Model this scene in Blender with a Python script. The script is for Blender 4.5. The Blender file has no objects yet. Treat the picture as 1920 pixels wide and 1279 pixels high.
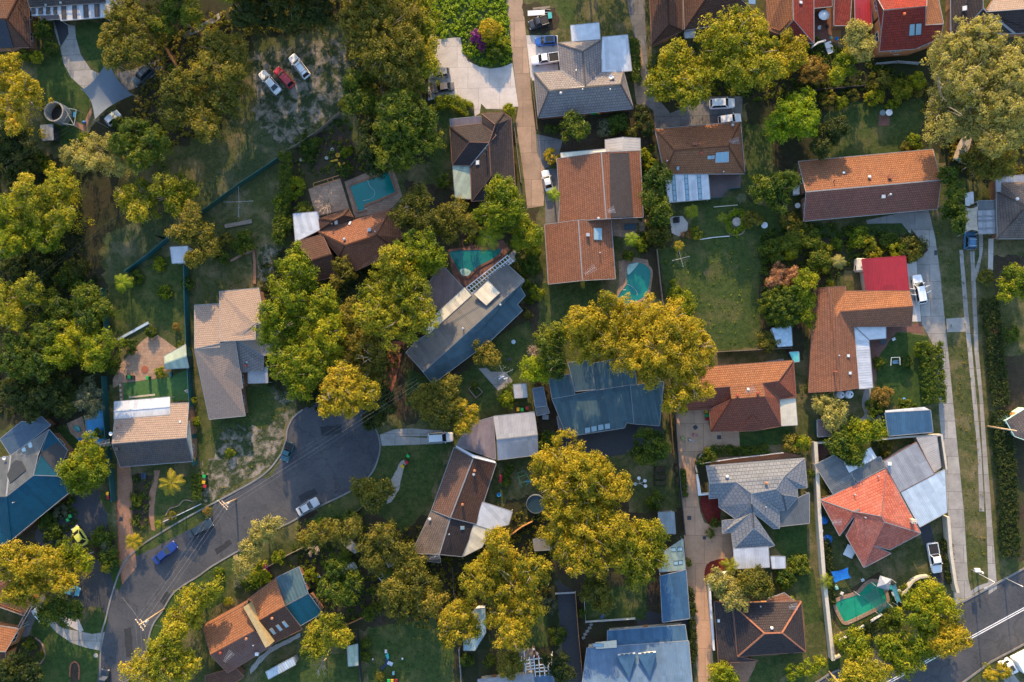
import bpy, math, random
import numpy as np
from mathutils import Vector, Matrix
from mathutils.geometry import intersect_ray_tri
random.seed(7)
rng = np.random.default_rng(11)
SC = bpy.context.scene
COL = SC.collection
R = math.radians
# ------------------------------------------------------------------ camera, sky, sun, exposure
CAM_H = 145.0; FPX = 1420.0; CX, CY = 960.0, 639.5
NAD = (1080.0, 690.0)                                   # the photo's vertical vanishing point
_d = Vector((NAD[0]-CX, -(NAD[1]-CY), -FPX)).normalized()
ROT = _d.rotation_difference(Vector((0, 0, -1))).to_matrix()
cam = bpy.data.cameras.new('camera'); camo = bpy.data.objects.new('camera', cam); COL.objects.link(camo)
cam.sensor_width = 36.0; cam.lens = FPX*36.0/1920.0; cam.clip_start = 1.0; cam.clip_end = 3000.0
camo.matrix_world = Matrix.Translation((0, 0, CAM_H)) @ ROT.to_4x4()
SC.camera = camo
SUN_EL = R(18.0); SUN_AZ = R(-4.5)                      # azimuth from the top of the photo, clockwise
w = bpy.data.worlds.new('World'); SC.world = w; w.use_nodes = True
nt = w.node_tree; sky = nt.nodes.new('ShaderNodeTexSky'); sky.sky_type = 'NISHITA'; sky.sun_disc = False
sky.sun_elevation = SUN_EL; sky.sun_rotation = SUN_AZ; sky.air_density = 1.0; sky.dust_density = 1.0; sky.ozone_density = 1.5
nt.links.new(sky.outputs[0], nt.nodes['Background'].inputs[0]); nt.nodes['Background'].inputs[1].default_value = 0.15
sl = bpy.data.lights.new('sun', 'SUN'); sl.energy = 2.8; sl.angle = R(0.5); sl.color = (1.0, 0.68, 0.34)
so = bpy.data.objects.new('sun', sl); COL.objects.link(so)
_sd = Vector((math.sin(SUN_AZ)*math.cos(SUN_EL), math.cos(SUN_AZ)*math.cos(SUN_EL), math.sin(SUN_EL)))
so.rotation_euler = (-_sd).to_track_quat('-Z', 'Y').to_euler(); so.location = _sd*300
SC.view_settings.view_transform = 'Standard'; SC.view_settings.look = 'None'
SC.view_settings.exposure = 1.86; SC.view_settings.gamma = 1.0

# ------------------------------------------------------------------ photo pixels -> places in the world
_TX = (0, 380, 760, 1140, 1520); _TY = (0, 320, 640, 939)
X0 = Y0 = 0.0; SCL = 1.0
def tile(c=None, r=None):
    global X0, Y0, SCL
    if c is None: X0 = Y0 = 0.0; SCL = 1.0
    else: X0, Y0, SCL = _TX[c], _TY[r], 1/3.7625
def ray(x, y):
    u, v = X0 + x*SCL, Y0 + y*SCL
    return ROT @ Vector((u-CX, -(v-CY), -FPX))
def P(x, y, h=0.0):
    d = ray(x, y); t = (h-CAM_H)/d.z
    return Vector((d.x*t, d.y*t, h))
def pts(s, h=None):
    out = []
    for tok in s.split():
        a = [float(q) for q in tok.split(',')]
        out.append(P(a[0], a[1], a[2] if len(a) > 2 else (h or 0.0)))
    return out
MPP = CAM_H/FPX                                          # metres per photo pixel near the nadir

# ------------------------------------------------------------------ scene graph helpers
ORG = {}
def tag(o, label=None, cat=None, group=None, kind=None):
    if label: o['label'] = label
    if cat: o['category'] = cat
    if group: o['group'] = group
    if kind: o['kind'] = kind
    return o
def thing(name, label, cat, loc, rz=0.0, group=None):
    o = bpy.data.objects.new(name, None); COL.objects.link(o); o.empty_display_size = 0.3
    o.location = loc; o.rotation_euler = (0, 0, rz); ORG[o.name] = Vector(loc)
    return tag(o, label, cat, group)
def mk(name, V, F, mat, parent=None, uv=None, smooth=False, local=False, mats=None, fm=None):
    if parent is not None and not local:
        o0 = ORG[parent.name]; V = [Vector(v)-o0 for v in V]
    me = bpy.data.meshes.new(name); me.from_pydata([tuple(v) for v in V], [], [tuple(f) for f in F])
    for m in (mats or [mat]): me.materials.append(m)
    if fm: me.polygons.foreach_set('material_index', fm)
    if uv is not None:
        l = me.uv_layers.new(name='UVMap')
        l.data.foreach_set('uv', [c for f in uv for p in f for c in p])
    if smooth: me.polygons.foreach_set('use_smooth', [True]*len(me.polygons))
    me.update()
    o = bpy.data.objects.new(name, me); COL.objects.link(o)
    if parent is not None:
        o.parent = parent; ORG[o.name] = ORG.get(parent.name, Vector())
    else: ORG[o.name] = Vector()
    return o
class MB:
    def __init__(s): s.V = []; s.F = []
    def add(s, V, F):
        n = len(s.V); s.V += [Vector(v) for v in V]; s.F += [tuple(i+n for i in f) for f in F]; return s
    def box(s, c, sx, sy, sz, rz=0.0, taper=1.0):
        c = Vector(c); ca, sa = math.cos(rz), math.sin(rz); V = []
        for z, k in ((0, 1), (1, taper)):
            for dx, dy in ((-1, -1), (1, -1), (1, 1), (-1, 1)):
                x, y = dx*sx/2*k, dy*sy/2*k
                V.append((c.x+x*ca-y*sa, c.y+x*sa+y*ca, c.z+z*sz))
        return s.add(V, [(3, 2, 1, 0), (4, 5, 6, 7), (0, 1, 5, 4), (1, 2, 6, 5), (2, 3, 7, 6), (3, 0, 4, 7)])
    def tube(s, path, r, n=6, r2=None, cap=True):
        path = [Vector(p) for p in path]; m = len(path); V = []; F = []
        for i, p in enumerate(path):
            d = (path[min(i+1, m-1)]-path[max(i-1, 0)])
            d = d.normalized() if d.length > 1e-9 else Vector((0, 0, 1))
            a = d.orthogonal().normalized(); b = d.cross(a)
            rr = r if r2 is None else r+(r2-r)*i/max(1, m-1)
            for k in range(n):
                t = 2*math.pi*k/n; V.append(p+a*math.cos(t)*rr+b*math.sin(t)*rr)
        for i in range(m-1):
            for k in range(n):
                F.append((i*n+k, i*n+(k+1) % n, (i+1)*n+(k+1) % n, (i+1)*n+k))
        if cap: F += [tuple(range(n-1, -1, -1)), tuple((m-1)*n+k for k in range(n))]
        return s.add(V, F)
    def bar(s, a, b, wd, ht, up=Vector((0, 0, 1))):
        a, b = Vector(a), Vector(b); d = (b-a)
        if d.length < 1e-6: return s
        d.normalize(); sd = d.cross(up)
        sd = sd.normalized() if sd.length > 1e-6 else Vector((1, 0, 0)); u = sd.cross(d).normalized()
        V = []
        for p in (a, b):
            for x, y in ((-.5, 0), (.5, 0), (.5, 1), (-.5, 1)): V.append(p+sd*wd*x+u*ht*y)
        return s.add(V, [(0, 1, 2, 3), (7, 6, 5, 4), (0, 4, 5, 1), (1, 5, 6, 2), (2, 6, 7, 3), (3, 7, 4, 0)])
    def lathe(s, c, prof, n=16):
        c = Vector(c); V = []; F = []; m = len(prof)
        for r, z in prof:
            for k in range(n):
                t = 2*math.pi*k/n; V.append((c.x+r*math.cos(t), c.y+r*math.sin(t), c.z+z))
        for i in range(m-1):
            for k in range(n): F.append((i*n+k, i*n+(k+1) % n, (i+1)*n+(k+1) % n, (i+1)*n+k))
        if prof[0][0] > 1e-4: F.append(tuple(range(n-1, -1, -1)))
        if prof[-1][0] > 1e-4: F.append(tuple((m-1)*n+k for k in range(n)))
        return s.add(V, F)
    def prism(s, poly, z0, z1):
        n = len(poly)
        if sum(poly[i][0]*poly[(i+1) % n][1]-poly[(i+1) % n][0]*poly[i][1] for i in range(n)) < 0: poly = poly[::-1]
        V = [(p[0], p[1], z0) for p in poly]+[(p[0], p[1], z1) for p in poly]
        return s.add(V, [tuple(range(n-1, -1, -1)), tuple(range(n, 2*n))]+[(i, (i+1) % n, n+(i+1) % n, n+i) for i in range(n)])
    def strip(s, path, wd, z0, z1):
        """a wall, kerb or path of constant width along a ground polyline"""
        path = [Vector((p[0], p[1], 0)) for p in path]; m = len(path); L = []; Rr = []
        for i, p in enumerate(path):
            d = path[min(i+1, m-1)]-path[max(i-1, 0)]; d.normalize(); nn = Vector((-d.y, d.x, 0))
            k = 1.0
            if 0 < i < m-1:
                e = (path[i+1]-p).normalized(); k = 1/max(.5, abs(e.dot(d)))
            L.append(p+nn*wd/2*k); Rr.append(p-nn*wd/2*k)
        V = []
        for l, r in zip(L, Rr): V += [(r.x, r.y, z0), (l.x, l.y, z0), (l.x, l.y, z1), (r.x, r.y, z1)]
        F = []
        for i in range(m-1):
            a, b = i*4, i*4+4
            F += [(a+3, b+3, b+2, a+2), (a, a+3, a+2, a+1)[:0] or (a+1, a+2, b+2, b+1), (a, b, b+3, a+3), (a, a+1, b+1, b)]
        F += [(0, 3, 2, 1), ((m-1)*4, (m-1)*4+1, (m-1)*4+2, (m-1)*4+3)]
        return s.add(V, F)
    def build(s, name, mat, parent=None, smooth=False, local=False, **k):
        return mk(name, s.V, s.F, mat, parent, smooth=smooth, local=local, **k)
def spline(p, n=5, closed=False):
    p = [Vector(q) for q in p]; m = len(p); out = []
    rngi = range(m) if closed else range(m-1)
    for i in rngi:
        if closed: a, b, c, d = p[i-1], p[i], p[(i+1) % m], p[(i+2) % m]
        else: a, b, c, d = p[max(i-1, 0)], p[i], p[i+1], p[min(i+2, m-1)]
        for k in range(n):
            t = k/n
            out.append(0.5*((2*b)+(c-a)*t+(2*a-5*b+4*c-d)*t*t+(3*b-a-3*c+d)*t**3))
    if not closed: out.append(p[-1])
    return out

# ------------------------------------------------------------------ materials
_M = {}
class NT:
    def __init__(s, name):
        s.m = bpy.data.materials.new(name); s.m.use_nodes = True; s.t = s.m.node_tree
        s.b = s.t.nodes['Principled BSDF']; s.out = s.t.nodes['Material Output']
    def n(s, typ, **k):
        x = s.t.nodes.new(typ)
        for a, v in k.items():
            if a.startswith('i_'):
                x.inputs[a[2:].replace('_', ' ')].default_value = v
            else: setattr(x, a, v)
        return x
    def l(s, a, b): s.t.links.new(a, b)
    def co(s, kind='Object', scale=None):
        c = s.n('ShaderNodeTexCoord'); o = c.outputs[kind]
        if scale:
            mp = s.n('ShaderNodeMapping'); mp.inputs['Scale'].default_value = scale; s.l(o, mp.inputs[0]); o = mp.outputs[0]
        return o
    def noise(s, co, scale, detail=4, rough=.6, dist=0.0):
        x = s.n('ShaderNodeTexNoise'); s.l(co, x.inputs['Vector'])
        x.inputs['Scale'].default_value = scale; x.inputs['Detail'].default_value = detail
        x.inputs['Roughness'].default_value = rough; x.inputs['Distortion'].default_value = dist
        return x.outputs['Fac']
    def ramp(s, f, stops):
        x = s.n('ShaderNodeValToRGB'); s.l(f, x.inputs[0]); e = x.color_ramp.elements
        while len(e) < len(stops): e.new(.5)
        for q, (p, c) in zip(e, stops):
            q.position = p; q.color = (*c, 1) if len(c) == 3 else c
        return x.outputs[0]
    def mix(s, f, a, b, mode='MIX'):
        x = s.n('ShaderNodeMix', data_type='RGBA', blend_type=mode)
        for i, v in ((0, f), (6, a), (7, b)):
            if hasattr(v, 'is_linked') or hasattr(v, 'links'): s.l(v, x.inputs[i])
            elif i == 0: x.inputs[0].default_value = v
            else: x.inputs[i].default_value = (*v, 1)
        return x.outputs[2]
    def bump(s, h, strength=.3, dist=.05):
        x = s.n('ShaderNodeBump'); s.l(h, x.inputs['Height']); x.inputs['Strength'].default_value = strength
        x.inputs['Distance'].default_value = dist; s.l(x.outputs[0], s.b.inputs['Normal'])
    def done(s, col=None, rough=.7, metal=0.0, spec=.5):
        if col is not None:
            if hasattr(col, 'links'): s.l(col, s.b.inputs['Base Color'])
            else: s.b.inputs['Base Color'].default_value = (*col, 1)
        s.b.inputs['Roughness'].default_value = rough; s.b.inputs['Metallic'].default_value = metal
        s.b.inputs['Specular IOR Level'].default_value = spec
        return s.m
BLK = (0, 0, 0); WHT = (1, 1, 1)
def sh(c, k): return tuple(min(.9, x*k) for x in c)
def plain(name, c, rough=.6, metal=0.0, var=.25, scale=1.5, spec=.4):
    if name in _M: return _M[name]
    n = NT(name); f = n.noise(n.co(), scale, 5)
    col = n.ramp(f, [(.3, sh(c, 1-var)), (.7, sh(c, 1+var*.6))])
    n.bump(n.noise(n.co(), scale*8, 3), .15, .02)
    _M[name] = n.done(col, rough, metal, spec); return _M[name]
def tiles(name, c, c2=None, mort=None, dirt=(.06, .055, .05), wear=.25, bw=.40, rh=.43, spec=.08):
    """roof tiles laid in courses: uv in metres, v runs down the slope"""
    if name in _M: return _M[name]
    n = NT(name); uv = n.co('UV'); c2 = c2 or sh(c, .72); mort = mort or sh(c, .38)
    b = n.n('ShaderNodeTexBrick'); n.l(uv, b.inputs['Vector'])
    b.offset = .5; b.inputs['Color1'].default_value = (*c, 1); b.inputs['Color2'].default_value = (*c2, 1)
    b.inputs['Mortar'].default_value = (*mort, 1); b.inputs['Scale'].default_value = 1
    b.inputs['Mortar Size'].default_value = .04; b.inputs['Mortar Smooth'].default_value = .5
    b.inputs['Brick Width'].default_value = bw; b.inputs['Row Height'].default_value = rh; b.inputs['Bias'].default_value = -.1
    f = n.ramp(n.noise(n.co(), .22, 4, .55), [(.42, BLK), (.75, WHT)])
    fm = n.n('ShaderNodeMath', operation='MULTIPLY'); n.l(f, fm.inputs[0]); fm.inputs[1].default_value = wear
    col = n.mix(fm.outputs[0], b.outputs[0], dirt)
    f2 = n.ramp(n.noise(n.co(), 2.6, 4, .7), [(.3, (.90, .90, .90)), (.7, (1.08, 1.07, 1.06))])
    col = n.mix(1.0, col, f2, 'MULTIPLY')
    # each course is a ramp that ends in a step
    sp = n.n('ShaderNodeSeparateXYZ'); n.l(uv, sp.inputs[0])
    dv = n.n('ShaderNodeMath', operation='DIVIDE'); n.l(sp.outputs[1], dv.inputs[0]); dv.inputs[1].default_value = rh
    fr = n.n('ShaderNodeMath', operation='FRACT'); n.l(dv.outputs[0], fr.inputs[0])
    ad = n.n('ShaderNodeMath', operation='MULTIPLY_ADD'); n.l(b.outputs['Fac'], ad.inputs[0]); ad.inputs[1].default_value = -.6; n.l(fr.outputs[0], ad.inputs[2])
    n.bump(ad.outputs[0], .7, .05)
    _M[name] = n.done(col, .88, 0, spec); return _M[name]
def corr(name, c, rib=.35, rough=.42, metal=.25, stain=.25, dirt=(.10, .08, .06), along='V', depth=.035, spec=.5):
    """ribbed sheet metal: ribs run down the slope"""
    if name in _M: return _M[name]
    n = NT(name); uv = n.co('UV')
    sp = n.n('ShaderNodeSeparateXYZ'); n.l(uv, sp.inputs[0])
    dv = n.n('ShaderNodeMath', operation='MULTIPLY'); n.l(sp.outputs[0 if along == 'V' else 1], dv.inputs[0]); dv.inputs[1].default_value = 2*math.pi/rib
    sn = n.n('ShaderNodeMath', operation='SINE'); n.l(dv.outputs[0], sn.inputs[0])
    f = n.ramp(n.noise(n.co('UV', (1.6, .35, 1)), 1.0, 6, .65), [(.45, BLK), (.8, WHT)])
    fm = n.n('ShaderNodeMath', operation='MULTIPLY'); n.l(f, fm.inputs[0]); fm.inputs[1].default_value = stain
    col = n.mix(fm.outputs[0], n.ramp(n.noise(n.co(), .8, 3), [(.3, sh(c, .86)), (.7, sh(c, 1.08))]), dirt)
    fl = n.n('ShaderNodeMath', operation='MULTIPLY'); n.l(sp.outputs[0], fl.inputs[0]); fl.inputs[1].default_value = 1/.82
    ff = n.n('ShaderNodeMath', operation='FLOOR'); n.l(fl.outputs[0], ff.inputs[0])
    fv = n.n('ShaderNodeMath', operation='MULTIPLY'); n.l(sp.outputs[1], fv.inputs[0]); fv.inputs[1].default_value = 1/5.6
    fw = n.n('ShaderNodeMath', operation='FLOOR'); n.l(fv.outputs[0], fw.inputs[0])
    cb = n.n('ShaderNodeCombineXYZ'); n.l(ff.outputs[0], cb.inputs[0]); n.l(fw.outputs[0], cb.inputs[1])
    wn = n.n('ShaderNodeTexWhiteNoise'); n.l(cb.outputs[0], wn.inputs['Vector'])
    col = n.mix(1.0, col, n.ramp(wn.outputs['Value'], [(0, (.84, .84, .85)), (1, (1.12, 1.11, 1.09))]), 'MULTIPLY')
    n.bump(sn.outputs[0], .8 if rib > .4 else .3, depth)
    _M[name] = n.done(col, rough, metal, spec); return _M[name]
def ground(name, a, b, c, s1=.12, s2=1.2, lo=.42, hi=.62, rough=.95, bump=.5, bs=5.0, dist=.06, fine=.35, crack=0):
    """a mottled ground sheet: a/b blended at fine scale, c in broad patches"""
    if name in _M: return _M[name]
    n = NT(name); co = n.co()
    ab = n.ramp(n.noise(co, s2, 7, .75), [(.38, a), (.62, b)])
    f = n.ramp(n.noise(co, s1, 8, .68, .4), [(lo, BLK), (hi, WHT)])
    col = n.mix(f, ab, c)
    g = n.ramp(n.noise(co, bs, 3, .7), [(.25, (1-fine,)*3), (.75, (1+fine,)*3)])
    col = n.mix(1.0, col, g, 'MULTIPLY')
    if crack:
        v = n.n('ShaderNodeTexVoronoi', feature='DISTANCE_TO_EDGE'); v.inputs['Scale'].default_value = .11
        wv = n.n('ShaderNodeVectorMath', operation='MULTIPLY_ADD'); nz = n.n('ShaderNodeTexNoise'); n.l(co, nz.inputs['Vector']); nz.inputs['Scale'].default_value = .35; nz.inputs['Detail'].default_value = 5
        n.l(nz.outputs['Color'], wv.inputs[0]); wv.inputs[1].default_value = (5, 5, 5); n.l(co, wv.inputs[2]); n.l(wv.outputs[0], v.inputs['Vector'])
        col = n.mix(n.ramp(v.outputs['Distance'], [(0.004, (crack,)*3), (.02, BLK)]), col, sh(a, .45))
        col = n.mix(n.ramp(n.noise(co, .55, 2, .5), [(.66, BLK), (.74, (.5,)*3)]), col, sh(a, .6))
    n.bump(n.noise(co, bs, 4, .75), bump, dist)
    _M[name] = n.done(col, rough, 0, .2); return _M[name]
def slabs(name, c, mort, bw, rh, rough=.85, var=.18, ms=.02, stain=.35):
    """paving or concrete bays in world metres"""
    if name in _M: return _M[name]
    n = NT(name); co = n.co()
    b = n.n('ShaderNodeTexBrick'); n.l(co, b.inputs['Vector']); b.offset = .5
    b.inputs['Color1'].default_value = (*sh(c, 1+var*.5), 1); b.inputs['Color2'].default_value = (*sh(c, 1-var), 1)
    b.inputs['Mortar'].default_value = (*mort, 1); b.inputs['Scale'].default_value = 1; b.inputs['Mortar Size'].default_value = ms if bw < 1 else .05; b.inputs['Mortar Smooth'].default_value = .6
    b.inputs['Brick Width'].default_value = bw; b.inputs['Row Height'].default_value = rh
    f = n.ramp(n.noise(co, .45, 8, .7), [(.4, WHT), (.75, (1-stain,)*3)])
    col = n.mix(1.0, b.outputs[0], f, 'MULTIPLY')
    g = n.ramp(n.noise(co, 4, 5, .7), [(.25, (.8,)*3), (.75, (1.15,)*3)])
    col = n.mix(1.0, col, g, 'MULTIPLY'); n.bump(n.noise(co, 9, 4), .25, .02)
    _M[name] = n.done(col, rough, 0, .3); return _M[name]
def paint(name, c, rough=.22):
    if name in _M: return _M[name]
    n = NT(name); f = n.noise(n.co(), 2.5, 4)
    col = n.ramp(f, [(.3, sh(c, .93)), (.7, sh(c, 1.03))])
    n.b.inputs['Coat Weight'].default_value = .5; n.b.inputs['Coat Roughness'].default_value = .08
    _M[name] = n.done(col, rough+.12, 0, .5); return _M[name]
def glass(name='dark_glass', c=(.012, .016, .02), rough=.05):
    if name in _M: return _M[name]
    n = NT(name); _M[name] = n.done(c, rough, 0, .6); return _M[name]
def water(name, c, deep):
    if name in _M: return _M[name]
    n = NT(name); co = n.co()
    col = n.ramp(n.noise(co, .28, 3), [(.35, deep), (.65, c)])
    n.bump(n.noise(co, 1.9, 4), .3, .04)
    _M[name] = n.done(col, .06, 0, .5); return _M[name]
def leafmat(name, a, b, c, trans=.48):
    if name in _M: return _M[name]
    n = NT(name); at = n.n('ShaderNodeAttribute', attribute_name='tint')
    col = n.ramp(at.outputs['Fac'], [(0.0, a), (.5, b), (1.0, c)])
    n.done(col, .55, 0, .22)
    tr = n.n('ShaderNodeBsdfTranslucent'); tc = n.mix(1.0, col, (1.15, 1.15, .55), 'MULTIPLY'); n.l(tc, tr.inputs[0])
    mx = n.n('ShaderNodeMixShader'); mx.inputs[0].default_value = trans
    n.l(n.b.outputs[0], mx.inputs[1]); n.l(tr.outputs[0], mx.inputs[2]); n.l(mx.outputs[0], n.out.inputs[0])
    _M[name] = n.m; return n.m

# ------------------------------------------------------------------ flat ground sheets
_LV = [0]
def sheet(name, poly, mat, level=1, kind='structure', label=None, cat=None, smooth=0, rag=0.0, parent=None, z=None):
    p = [Vector((q[0], q[1], 0)) for q in poly]
    if smooth: p = spline(p, smooth, True)
    if rag:
        q = []
        for i in range(len(p)):
            a, b = p[i], p[(i+1) % len(p)]; L = (b-a).length; k = max(1, int(L/.7))
            nrm = Vector((-(b-a).y, (b-a).x, 0)); nrm = nrm.normalized() if nrm.length > 0 else nrm
            for j in range(k): q.append(a+(b-a)*(j/k)+nrm*random.uniform(-rag, rag))
        p = q
    _LV[0] += 1
    zz = (.004*level+.00011*(_LV[0] % 30)) if z is None else z
    o = mk(name, [(q.x, q.y, zz) for q in p], [tuple(range(len(p)))], mat, parent)
    import bmesh
    bm = bmesh.new(); bm.from_mesh(o.data); bmesh.ops.triangulate(bm, faces=bm.faces[:])
    for f in bm.faces:
        if f.normal.z < 0: f.normal_flip()
    bm.to_mesh(o.data); bm.free()
    if parent is None: tag(o, label, cat, None, kind)
    return o

# ------------------------------------------------------------------ foliage
FOL = dict(   # leaf size, leaves per clump, clump radius, clump density, colours
 gum   = (.36, 34, .95, 4.6, leafmat('gum_leaf', (.075, .105, .008), (.235, .245, .013), (.45, .36, .028))),
 golden= (.34, 34, .85, 4.8, leafmat('golden_leaf', (.110, .120, .009), (.33, .275, .015), (.50, .36, .030))),
 olive = (.34, 34, .85, 4.8, leafmat('olive_leaf', (.055, .070, .011), (.165, .158, .020), (.31, .24, .036))),
 tan   = (.30, 34, .80, 4.8, leafmat('tan_leaf', (.20, .185, .055), (.35, .315, .085), (.46, .40, .12))),
 yel   = (.34, 34, .85, 4.8, leafmat('yellow_green_leaf', (.050, .095, .006), (.175, .225, .009), (.38, .34, .014))),
 lime  = (.32, 36, .80, 5.0, leafmat('lime_leaf', (.10, .16, .008), (.205, .29, .010), (.34, .38, .014))),
 green = (.34, 34, .80, 5.0, leafmat('green_leaf', (.024, .058, .009), (.075, .122, .012), (.20, .21, .016))),
 dark  = (.34, 36, .75, 5.0, leafmat('dark_leaf', (.016, .036, .010), (.040, .062, .013), (.09, .10, .017))),
 silver= (.26, 36, .70, 5.0, leafmat('silver_leaf', (0.081, 0.098, 0.057), (0.138, 0.161, 0.098), (0.196, 0.207, 0.127))),
 orange= (.28, 34, .60, 5.0, leafmat('orange_leaf', (.18, .13, .03), (.28, .19, .045), (.35, .22, .055))),
 pink  = (.30, 30, .60, 4.5, leafmat('pink_leaf', (0.230, 0.103, 0.057), (0.391, 0.196, 0.103), (0.483, 0.276, 0.149))),
  weed = (.32, 30, .60, 4.8, leafmat('weed_leaf', (.13, .20, .010), (.22, .32, .014), (.32, .40, .02))),
 purple= (.32, 32, .60, 4.8, leafmat('purple_flower', (.08, .02, .08), (.20, .025, .20), (.28, .06, .27))),
 magenta=(.26, 32, .50, 4.8, leafmat('magenta_flower', (0.115, 0.023, 0.046), (0.368, 0.034, 0.196), (0.517, 0.069, 0.322))),
)
BARK = plain('grey_bark', (.20, .165, .13), .9, var=.4, scale=2)
PALEBARK = plain('pale_bark', (.36, .29, .22), .8, var=.3, scale=2)
def quads(C, N, s, tint):
    """leaf quads: centres C, normals N, sizes s -> verts, tint"""
    n = len(C); a = rng.normal(size=(n, 3)); N = N/np.linalg.norm(N, axis=1, keepdims=True)
    a -= N*(a*N).sum(1, keepdims=True); a /= np.linalg.norm(a, axis=1, keepdims=True); b = np.cross(N, a)
    a *= (s*rng.uniform(.55, .8, n))[:, None]; b *= (s*rng.uniform(.3, .5, n))[:, None]
    V = np.empty((n, 4, 3)); V[:, 0] = C-a; V[:, 1] = C-b*1.0+a*.1; V[:, 2] = C+a; V[:, 3] = C+b+a*.1
    return V.reshape(-1, 3), tint
def leafobj(name, V, tint, mat, parent=None):
    n = len(V)//4; me = bpy.data.meshes.new(name)
    me.vertices.add(4*n); me.vertices.foreach_set('co', V.astype(np.float32).ravel())
    me.loops.add(4*n); me.loops.foreach_set('vertex_index', np.arange(4*n, dtype=np.int32))
    me.polygons.add(n); me.polygons.foreach_set('loop_start', np.arange(0, 4*n, 4, dtype=np.int32))
    at = me.attributes.new('tint', 'FLOAT', 'FACE'); at.data.foreach_set('value', np.clip(tint, 0, 1).astype(np.float32))
    me.materials.append(mat); me.update(calc_edges=True)
    o = bpy.data.objects.new(name, me); COL.objects.link(o)
    if parent is not None: o.parent = parent
    return o
def clumps(centres, radii, outward, size, per, tints, flat=.8):
    """leaves over the shells of clumps"""
    n = len(centres); tot = n*per
    c = np.repeat(centres, per, 0); r = np.repeat(radii, per); ow = np.repeat(outward, per, 0)
    d = rng.normal(size=(tot, 3)); d[:, 2] = np.where(d[:, 2] < -.4, -d[:, 2], d[:, 2]); d /= np.linalg.norm(d, axis=1, keepdims=True)
    C = c+d*(r*rng.uniform(.45, 1.05, tot))[:, None]*np.array([1, 1, flat])
    N = d*.8+ow*.25+rng.normal(size=(tot, 3))*.42
    t = np.repeat(tints, per)+rng.normal(size=tot)*.14
    return quads(C, N, size*rng.uniform(.75, 1.3, tot), t)
def lobe_clumps(c, rx, ry, rz, cs, k, zmin=-.45):
    n = max(5, int(k*(rx*ry+rz*(rx+ry)*.5)/2/cs**2)); d = rng.normal(size=(n*3, 3)); d /= np.linalg.norm(d, axis=1, keepdims=True)
    d = d[d[:, 2] > zmin][:n]; n = len(d)
    wob = rng.uniform(.62, 1.06, n)
    return np.array(c)+d*wob[:, None]*np.array([rx, ry, rz]), cs*rng.uniform(.6, 1.25, n), d
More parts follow.
